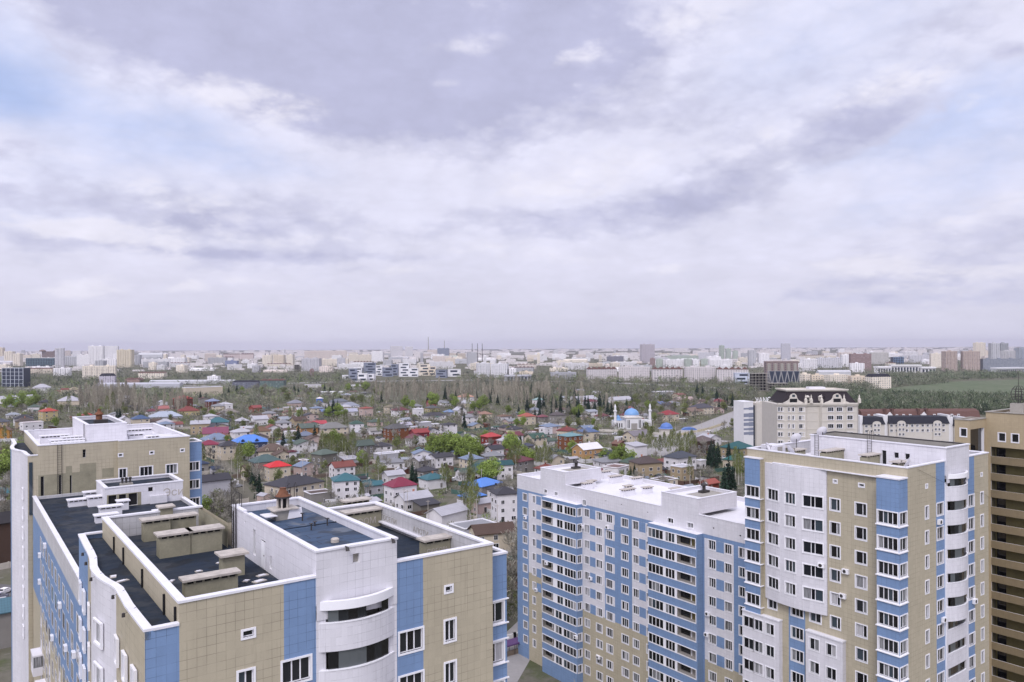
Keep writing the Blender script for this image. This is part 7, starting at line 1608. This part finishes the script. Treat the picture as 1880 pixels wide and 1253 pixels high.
for px, py, s in ((1306, 850, 1.0), (1311, 862, 1.2), (1302, 858, 1.0), (1318, 852, 1.1), (1338, 905, 1.2), (1330, 908, 1.1), (1345, 900, 1.0), (1338, 846, .9), (1356, 868, .9), (757, 892, 1.1), (764, 890, .8), (872, 776, 1.0), (848, 768, 1.0), (1165, 884, .8), (1158, 886, .7), (548, 816, 1.0), (578, 822, 1.0), (520, 824, .8), (604, 762, 1.0), (612, 760, 1.1), (620, 762, 1.0), (598, 764, .9), (596, 724, 1.1), (606, 725, 1.1), (540, 726, 1.2), (548, 728, 1.1), (368, 740, 1.2), (378, 738, 1.0), (420, 730, 1.2), (435, 728, 1.2), (220, 770, .9), (215, 771, .8), (1330, 748, 1.1), (1345, 752, 1.1), (1355, 758, 1.2), (1320, 752, 1.0), (1316, 742, 1.2), (1335, 742, 1.0), (1150, 758, .9), (1160, 752, 1.0), (470, 900, .9), (476, 915, .9), (465, 890, .8), (1280, 728, 1.2), (1290, 730, 1.2)): spot('spruce', px, py, s * 1.05)
for x, y in ((1188, 838), (1196, 842), (1204, 836), (1212, 844), (1220, 838), (1228, 846), (1237, 840), (1245, 848), (1252, 842), (1258, 850), (1264, 846), (1180, 834), (1174, 838), (1270, 838), (1276, 842), (1192, 832), (1232, 834), (1248, 834), (606, 848), (612, 852), (620, 850), (628, 846), (634, 852), (600, 842), (592, 838), (598, 850), (640, 850), (648, 854), (588, 846), (940, 866), (946, 872), (952, 868), (936, 872), (862, 938), (856, 946), (870, 952), (876, 945), (850, 936), (864, 958), (1010, 868), (1000, 866), (992, 864), (985, 866), (1350, 880), (1356, 890), (1362, 884), (820, 905), (812, 898), (672, 886), (470, 830), (440, 870), (436, 880)): spot('birch', x, y, R.uniform(.8, 1.1))
def scatter(kind_w, poly, n, ymap=None, sc=(.9, 1.35), gap=3.0, seed=0):
    rr = random.Random(seed); xs = [p[0] for p in poly]; ys = [p[1] for p in poly]; done = 0; tries = 0
    while done < n and tries < n * 12:
        tries += 1
        px, py = rr.uniform(min(xs), max(xs)), rr.uniform(min(ys), max(ys)); ins = False
        for (x0, y0), (x1, y1) in zip(poly, poly[1:] + poly[:1]):
            if (y0 > py) != (y1 > py) and px < (x1 - x0) * (py - y0) / (y1 - y0) + x0: ins = not ins
        if not ins: continue
        p = G(px, py); k = rr.choices(list(kind_w), list(kind_w.values()))[0]
        if not free(p.x, p.y, 3.0): continue
        if any((p.x - a) ** 2 + (p.y - b) ** 2 < gap * gap for a, b in OCT[-160:]): continue
        plant(k, p.x, p.y, rr.uniform(*sc)); done += 1
mixv = dict(bare=8, budding=3.5, birch=.8, spruce=.15, leafy=1.3)
scatter(mixv, [(330, 990), (1400, 960), (1400, 850), (330, 850)], 78, seed=1, sc=(.7, 1.1))
scatter(mixv, [(0, 1000), (30, 1000), (30, 760), (0, 760)], 22, seed=2)
scatter(mixv, [(330, 850), (1400, 850), (1330, 790), (330, 790)], 85, seed=3, sc=(.75, 1.15))
scatter(mixv, [(100, 790), (1360, 790), (1360, 752), (0, 752)], 130, seed=4, sc=(.85, 1.3))
scatter(dict(poplar=1), [(135, 760), (250, 762), (245, 728), (150, 730)], 75, seed=5, gap=4)
scatter(dict(poplar=1), [(255, 765), (345, 765), (345, 745), (255, 745)], 18, seed=6, gap=4)
scatter(dict(poplar=3, spruce=.5), [(690, 742), (1010, 748), (1010, 722), (690, 722)], 150, seed=7, gap=5)
scatter(dict(spruce=4, poplar=1), [(950, 772), (1130, 770), (1110, 738), (960, 738)], 50, seed=8, gap=4)
scatter(dict(bare=3, budding=3), [(1130, 765), (1370, 760), (1370, 735), (1130, 738)], 60, seed=9, sc=(.9, 1.3))
scatter(dict(budding=2, leafy=.5, bare=2), [(440, 742), (700, 742), (700, 718), (430, 720)], 60, seed=10, sc=(.9, 1.4))
scatter(dict(bare=4, budding=1), [(880, 1240), (960, 1240), (960, 1030), (930, 1030)], 16, seed=11, gap=2)
for k_ in range(14):
    q = uv(R.uniform(40, 80), R.uniform(70, 170)); plant(R.choice(('bare', 'budding', 'bare')), q.x, q.y, R.uniform(.8, 1.1))
scatter(dict(bare=3, budding=1), [(395, 960), (500, 985), (470, 880), (385, 850)], 24, seed=12, gap=2)
disambiguate(TL)

# ------------------------------------------------------------------ undergrowth and woods that nobody could count
def clumps(name, pts, hgt, wid, n, mats, wts, kind='twig', seed=0):
    g = np.random.default_rng(seed); N = len(pts); k = N * n
    base = np.repeat(np.asarray(pts, np.float32), n, 0); hs = np.repeat(hgt * g.uniform(.6, 1.25, N), n); ws = np.repeat(wid * g.uniform(.7, 1.3, N), n); mi = np.repeat(g.choice(len(mats), N, p=np.array(wts) / sum(wts)), n)
    z = hs * g.uniform(.12, 1.0, k); rr = ws * np.sqrt(g.uniform(0, 1, k)) * np.sqrt(np.clip(1 - (z / hs - .45) ** 2 * 2.2, .05, 1)); a = g.uniform(0, 6.28, k)
    P = base + np.stack([np.cos(a) * rr, np.sin(a) * rr, z], 1)
    d = unit(np.stack([np.cos(a) * .5, np.sin(a) * .5, np.full(k, .9 if kind == 'twig' else .5)], 1) + g.normal(0, .45, (k, 3))) * (hs * g.uniform(.08, .2, k))[:, None]
    global NPR; NPR = g
    o = put(name, cards(name, P.astype(np.float32), d, across(d, np.minimum(ws * g.uniform(.025, .07, k), .6)), mats, mi)); return tag(o, kind='stuff')
def ground_pts(poly, n, seed, r=1.0, house=True):
    rr = random.Random(seed); xs = [p[0] for p in poly]; ys = [p[1] for p in poly]; out = []; tr = 0
    while len(out) < n and tr < n * 6:
        tr += 1; px, py = rr.uniform(min(xs), max(xs)), rr.uniform(min(ys), max(ys)); ins = False
        for (x0, y0), (x1, y1) in zip(poly, poly[1:] + poly[:1]):
            if (y0 > py) != (y1 > py) and px < (x1 - x0) * (py - y0) / (y1 - y0) + x0: ins = not ins
        if not ins: continue
        p = G(px, py)
        if house and not free(p.x, p.y, r): continue
        out.append((p.x, p.y, 0))
    return out
clumps('undergrowth', ground_pts([(0, 990), (1420, 990), (1420, 850), (0, 850)], 2300, 31), 1.9, 1.8, 44, [SHRUBM, TWIG, LEAFO, LEAFG, WOODD], (6, 3, 3.5, 1.6, 1.4), seed=1)
clumps('undergrowth', ground_pts([(0, 850), (1420, 850), (1400, 780), (0, 780)], 2500, 32), 2.7, 2.4, 34, [SHRUBM, TWIG, LEAFO, LEAFG, WOODD], (6, 3, 3.5, 1.6, 1.4), seed=2)
clumps('undergrowth', ground_pts([(0, 780), (1420, 780), (1400, 738), (0, 738)], 2400, 33), 4.2, 3.6, 26, [SHRUBM, TWIG, LEAFO, WOODL, WOODD], (6, 3, 3, 1, 2), seed=3)
clumps('undergrowth', ground_pts([(905, 1240), (960, 1240), (960, 1030), (915, 1030)], 70, 34, house=True), 1.6, 1.3, 60, [SHRUBM, TWIG, LEAFO], (3, 2, 2), seed=4)
clumps('undergrowth', ground_pts([(385, 960), (500, 990), (470, 880), (385, 850)], 220, 35), 2.2, 1.6, 50, [SHRUBM, TWIG, LEAFO], (4, 4, 1), seed=14)
rr_ = random.Random(8); crt = []
while len(crt) < 420:
    q = uv(rr_.uniform(37, 82), rr_.uniform(62, 250)) if rr_.random() < .7 else uv(rr_.uniform(-60, 3), rr_.uniform(100, 330))
    if free(q.x, q.y, 1.5): crt.append((q.x, q.y, 0))
clumps('undergrowth', crt, 1.8, 1.7, 46, [SHRUBM, TWIG, LEAFO, LEAFG], (4, 3, 3, .6), seed=21)
clumps('woodland', ground_pts([(-20, 742), (700, 740), (640, 716), (-20, 716)], 1500, 36), 7.5, 4.2, 30, [WOODG, WOODL, WOODD, WOODP], (6, 2.2, 1.3, 1.5), seed=5)
clumps('woodland', ground_pts([(600, 722), (1120, 728), (1120, 704), (600, 704)], 800, 37), 10, 3.2, 30, [WOODP, WOODG, WOODD], (6, 3, 1.2), seed=6)
clumps('woodland', ground_pts([(960, 742), (1380, 742), (1400, 708), (960, 708)], 1300, 38), 8, 4.5, 28, [WOODG, WOODL, WOODD, WOODP], (6, 1.6, 1.2, 1.2), seed=7)
clumps('woodland', ground_pts([(1400, 756), (1900, 764), (1900, 736), (1700, 730), (1560, 722), (1420, 720)], 2300, 39, house=False), 9, 4.2, 34, [WOODK, WOODG, WOODD], (6, 2, 1.0), seed=8)
clumps('woodland', ground_pts([(1420, 722), (1600, 716), (1745, 704), (1710, 691), (1630, 688), (1600, 704), (1460, 712)], 900, 40), 10, 5.5, 26, [WOODG, WOODK, WOODD], (6, 3, .6), seed=9)
clumps('woodland', ground_pts([(1740, 699), (1960, 694), (1960, 687), (1700, 687)], 600, 41), 10, 6, 22, [WOODK, WOODG, WOODD], (4, 3, 1.4), seed=10)
clumps('woodland', ground_pts([(-40, 712), (640, 708), (640, 690), (-40, 694)], 1300, 42), 9, 6, 22, [WOODG, WOODL, WOODD], (6, 1.5, 2), seed=11)
clumps('woodland', ground_pts([(840, 702), (1400, 708), (1400, 696), (840, 693)], 700, 43), 10, 6, 22, [WOODG, WOODP, WOODL, WOODD], (4, 3, 2, 1.6), seed=12)
clumps('woodland', ground_pts([(-60, 694), (1940, 690), (1940, 655), (-60, 662)], 2600, 44), 11, 11, 14, [WOODG, WOODP, WOODD], (6, 2, 1.6), seed=13)

# ------------------------------------------------------------------ fences, poles, cars and small things among the houses
FM = [plain('weathered_board', (.17, .13, .10), .9, .3, 1), plain('grey_block_wall', (.33, .32, .31), .9, .2, 1), plain('white_wall_paint', (.6, .59, .6), .8, .1, 1), plain('green_sheet_fence', (.06, .12, .10), .6, .2, 1), plain('brown_sheet_fence', (.11, .065, .05), .6, .2, 1), plain('pale_block_wall', (.44, .40, .35), .9, .2, 1)]
FN = ('brown board fence', 'grey block wall', 'white plastered wall', 'green sheet-metal fence', 'dark brown sheet-metal fence', 'pale block wall')
rf_ = random.Random(77); FL = {}
for o, lb in HOUSES:
    D = o.location.y
    if D > 640 or rf_.random() < .25 or D < 215: continue
    rz = o.rotation_euler.z; i = rf_.randrange(6); s = rf_.uniform(9, 13); f = lambda x, y: Vector((o.location.x + x * math.cos(rz) - y * math.sin(rz), o.location.y + x * math.sin(rz) + y * math.cos(rz), 0))
    sides = rf_.choice(([(-s, s * .8), (-s, -s), (s, -s)], [(-s, -s), (s, -s)], [(-s, s), (-s, -s)]))
    q = wall_run('fence', 'x', [f(*p) for p in sides], rf_.uniform(1.6, 2.2), FM[i], .18, 'fence'); FL.setdefault(f"{FN[i]} by the {short(lb)}", []).append((pxof(o.location)[0], q))
disambiguate(FL)
SL = {}; shed_c = 0
for o, lb in list(HOUSES):
    D = o.location.y
    if D > 820 or D < 230: continue
    for k in range(rf_.choice((0, 1, 1, 2))):
        an = rf_.uniform(0, 6.28); x, y = o.location.x + math.cos(an) * rf_.uniform(11, 17), o.location.y + math.sin(an) * rf_.uniform(11, 17)
        OC = None
        if not free(x, y, 3.0): continue
        rz = o.rotation_euler.z + rf_.choice((0, math.pi / 2)); w, d, h = rf_.uniform(3.5, 7), rf_.uniform(3, 4.5), rf_.uniform(2.2, 2.8); kd = rf_.choice(('gx', 'shed', 'flat', 'gx'))
        wn, wc = rf_.choice((('grey', greyw), ('brown', lin(110, 85, 65, .5)), ('white', white), ('pale', pinkw), ('brick', brick))); rn, rc_ = rf_.choice((('grey', lgrey), ('rusty', lin(130, 85, 65, .5)), ('dark', dgrey), ('green', green), ('pale', zinc), ('pale', lgrey)))
        t = thing('shed', 'x', 'shed', (x, y, 0), rz, 'sheds in the yards'); wall_mesh(kd, w, d, h, .9).build('wall', t, wc); roof_mesh(kd, w, d, h, .9, .25).build('roof', t, rc_); put('door', house_door(), t, (rf_.uniform(-.8, .8), -d / 2, .05))
        OCC.append((x, y, 3)); SL.setdefault(f"small {wn} shed with {rn} roof beside the {short(lb)}", []).append((pxof((x, y, 2))[0], t)); shed_c += 1
disambiguate(SL)
PL = {}
def pole(px, py, h=9.0, lamp=False):
    p = G(px, py); o = thing('utility_pole', 'x', 'pole', p, 0.4, 'poles along the lanes'); b = MB(); b.tube([(0, 0, 0), (0, 0, h)], .13, .09, SLAB, 6); b.build('shaft', o)
    b = MB()
    if lamp: b.tube([(0, 0, h - .1), (.9, 0, h + .3), (1.6, 0, h + .3)], .06, .05, SLAB, 5); b.box(1.3, -.15, h + .2, 2.1, .15, h + .34, SLAB); b.build('lamp_arm', o)
    else: b.box(-.8, -.05, h - .6, .8, .05, h - .48, SLAB); b.build('crossarm', o)
    q = min(hp, key=lambda q: abs(q[0][0] - px) + abs(q[1] - p.y) * .3); PL.setdefault(('street lamp' if lamp else 'thin pale utility pole') + (' left of' if px < q[0][0] else ' right of') + ' the ' + short(q[2]), []).append((px, o))
for x, y in ((447, 905), (470, 950), (425, 870), (714, 912), (742, 940), (748, 942), (913, 968), (875, 960), (1286, 905), (1120, 838), (786, 965), (884, 900), (600, 900), (556, 880), (700, 850), (662, 836), (1046, 826), (960, 838), (1030, 802), (940, 808), (560, 802), (640, 800), (780, 802), (500, 826), (1000, 850)): pole(x, y, R.uniform(8, 10))
for x, y in ((1093, 800), (1240, 802), (1288, 800), (1310, 795), (1335, 782), (1352, 772), (1368, 765), (1315, 812), (1200, 800), (1150, 799)): pole(x, y, 10, True)
disambiguate(PL)
CARM = {}
def car(label, p, rz, col):
    o = thing('parked_car', label, 'car', p, rz, 'cars parked in the yards and streets')
    if 'car' not in _wc:
        b = MB(); pr = [(-2.1, .35), (-2.1, .8), (-1.3, .95), (-.75, 1.42), (.7, 1.45), (1.45, .98), (2.1, .85), (2.15, .35)]
        for s in (-.82, .82):
            f = [(x, s * (.88 if z > 1.2 else 1), z) for x, z in pr]; b.face(f if s < 0 else f[::-1], ROOFM)
        for (x0, z0), (x1, z1) in zip(pr, pr[1:] + pr[:1]):
            k0, k1 = (.88 if z0 > 1.2 else 1) * .82, (.88 if z1 > 1.2 else 1) * .82; b.face([(x0, k0, z0), (x1, k1, z1), (x1, -k1, z1), (x0, -k0, z0)], PLAINM)
        g = MB()
        for s in (-1, 1): f = [(-1.15, s * .80, .99), (-.7, s * .745, 1.36), (.62, s * .745, 1.38), (1.2, s * .80, 1.0)]; g.face(f if s > 0 else f[::-1], GL[1])
        g.face([(1.5, -.7, 1.0), (1.5, .7, 1.0), (.78, .62, 1.43), (.78, -.62, 1.43)], GL[1]); g.face([(-1.34, .7, 1.0), (-1.34, -.7, 1.0), (-.83, -.62, 1.4), (-.83, .62, 1.4)], GL[1])
        w = MB(); w.tube([(0, -.1, 0), (0, .1, 0)], .32, .32, DARKM, 12); _wc['car'] = (b.mesh('body'), g.mesh('glazing'), w.mesh('wheel'))
    b, g, w = _wc['car']; put('body', b, o, color=col); put('glazing', g, o)
    for x in (-1.3, 1.35):
        for y in (-.75, .75): put('wheel', w, o, (x, y, .32))
for lb, x, y, a, c in (('white car parked in the yard left of the tall block', 8, 1090, 80, W1), ('silver car parked below the white one in the left yard', 4, 1108, 25, (.4, .4, .42)), ('dark car at the very edge of the left yard', -3, 1100, 25, DK), ('white car parked beside the flat-roofed tan house', 1224, 868, 20, W1), ('dark car on the boulevard kerb by the pale office block', 1352, 785, 40, DK), ('black car further along the boulevard kerb', 1347, 790, 40, DK), ('white car on the boulevard near the yellow wall', 1300, 793, 30, W1), ('silver car on the open corner of the boulevard', 1275, 806, 10, (.4, .4, .42)), ('dark car beside the brown-roofed tan house', 1200, 880, 30, DK), ('white car under the trees by the blue-roofed house', 838, 880, 20, W1), ('silver car next to the white one by the blue-roofed house', 830, 884, 20, (.45, .45, .47)), ('white car on the far stretch of the boulevard', 1362, 762, 40, W1), ('grey car on the near end of the boulevard', 1268, 797, 35, (.3, .3, .32)), ('dark blue car on the side street below the mosque', 1180, 799, 5, (.05, .06, .12)), ('white car on the side street below the mosque', 1130, 798, 5, W1), ('silver car on the lane beside the pale long building', 437, 895, 60, (.4, .4, .42)), ('dark green car higher up the lane beside the birches', 420, 872, 60, (.05, .09, .06))): car(lb, G(x, y), rad(a), c)
p = G(940, 1200); o = thing('market_stall', 'small stall with a purple awning between the near block and the long blue block', 'stall', p, UA)
b = MB(); 
for x in (-2, 0, 2): b.tube([(x, -1, 0), (x, -1, 2.2)], .06, .06, DARKM, 5); b.tube([(x, 1, 0), (x, 1, 2.5)], .06, .06, DARKM, 5)
b.build('frame', o); b = MB(); b.box(-2.4, -1.4, 2.2, 2.4, 1.3, 2.5, plain('purple_canvas', (.10, .05, .14), .8, .2, 2)); b.build('awning', o); b = MB(); b.box(-2.1, -.9, 0, 2.1, -.5, 1.0, FM[0]); b.build('counter', o)
wall_run('wall', 'pale wall topped with a white slab behind the purple stall', gl((922, 1188), (945, 1184), (968, 1176)), 2.4, FM[2], .4)
# scraps lying on the near roof
SCR = {}
for i, (u, v, z, l, w, a) in enumerate(((16.9, 52.4, 48.15, .9, .5, .3), (17.3, 50.6, 48.15, 1.2, .4, 1.2), (16.2, 53.0, 48.15, .5, .35, .8), (17.5, 53.6, 48.15, .8, .4, .2), (14.2, 57.3, 48.15, .5, .3, .1), (12.1, 56.0, 48.15, .6, .3, 1.0), (9.3, 57.5, 48.3, .9, .35, .4), (9.0, 59.0, 48.3, .7, .4, 1.4), (15.9, 58.6, 48.15, .3, .25, .2))):
    b = MB(); b.box(-l / 2, -w / 2, 0, l / 2, w / 2, .05, SLAB); b.box(-l / 3, -w / 2, .05, l / 4, w / 3, .09, MEMB); o = b.build('scrap_board', None, loc=uv(u, v, z + .004), rz=UA + a); tag(o, None, 'scrap', 'scraps on the near dark roof')
    SCR.setdefault('pale broken board lying on the dark bitumen of the nearest roof' if z < 48.2 else 'pale scrap lying on the narrow curved side roof', []).append((pxof(o.location)[0], o))
disambiguate(SCR)

# ------------------------------------------------------------------ the air
def haze():
    m = bpy.data.materials.new('hazy_air'); m.use_nodes = True; t = NT(m.node_tree); t.n.clear()
    out = t.new('ShaderNodeOutputMaterial'); v = t.new('ShaderNodeVolumePrincipled'); v.inputs['Color'].default_value = (.82, .80, .93, 1); v.inputs['Density'].default_value = HAZE; v.inputs['Anisotropy'].default_value = .1
    t.l.new(v.outputs[0], out.inputs['Volume'])
    b = MB(); b.box(-20500, -900, -1, 20500, 22000, 190, m); o = b.build('haze'); tag(o, kind='stuff')
if HAZE > 0: haze()
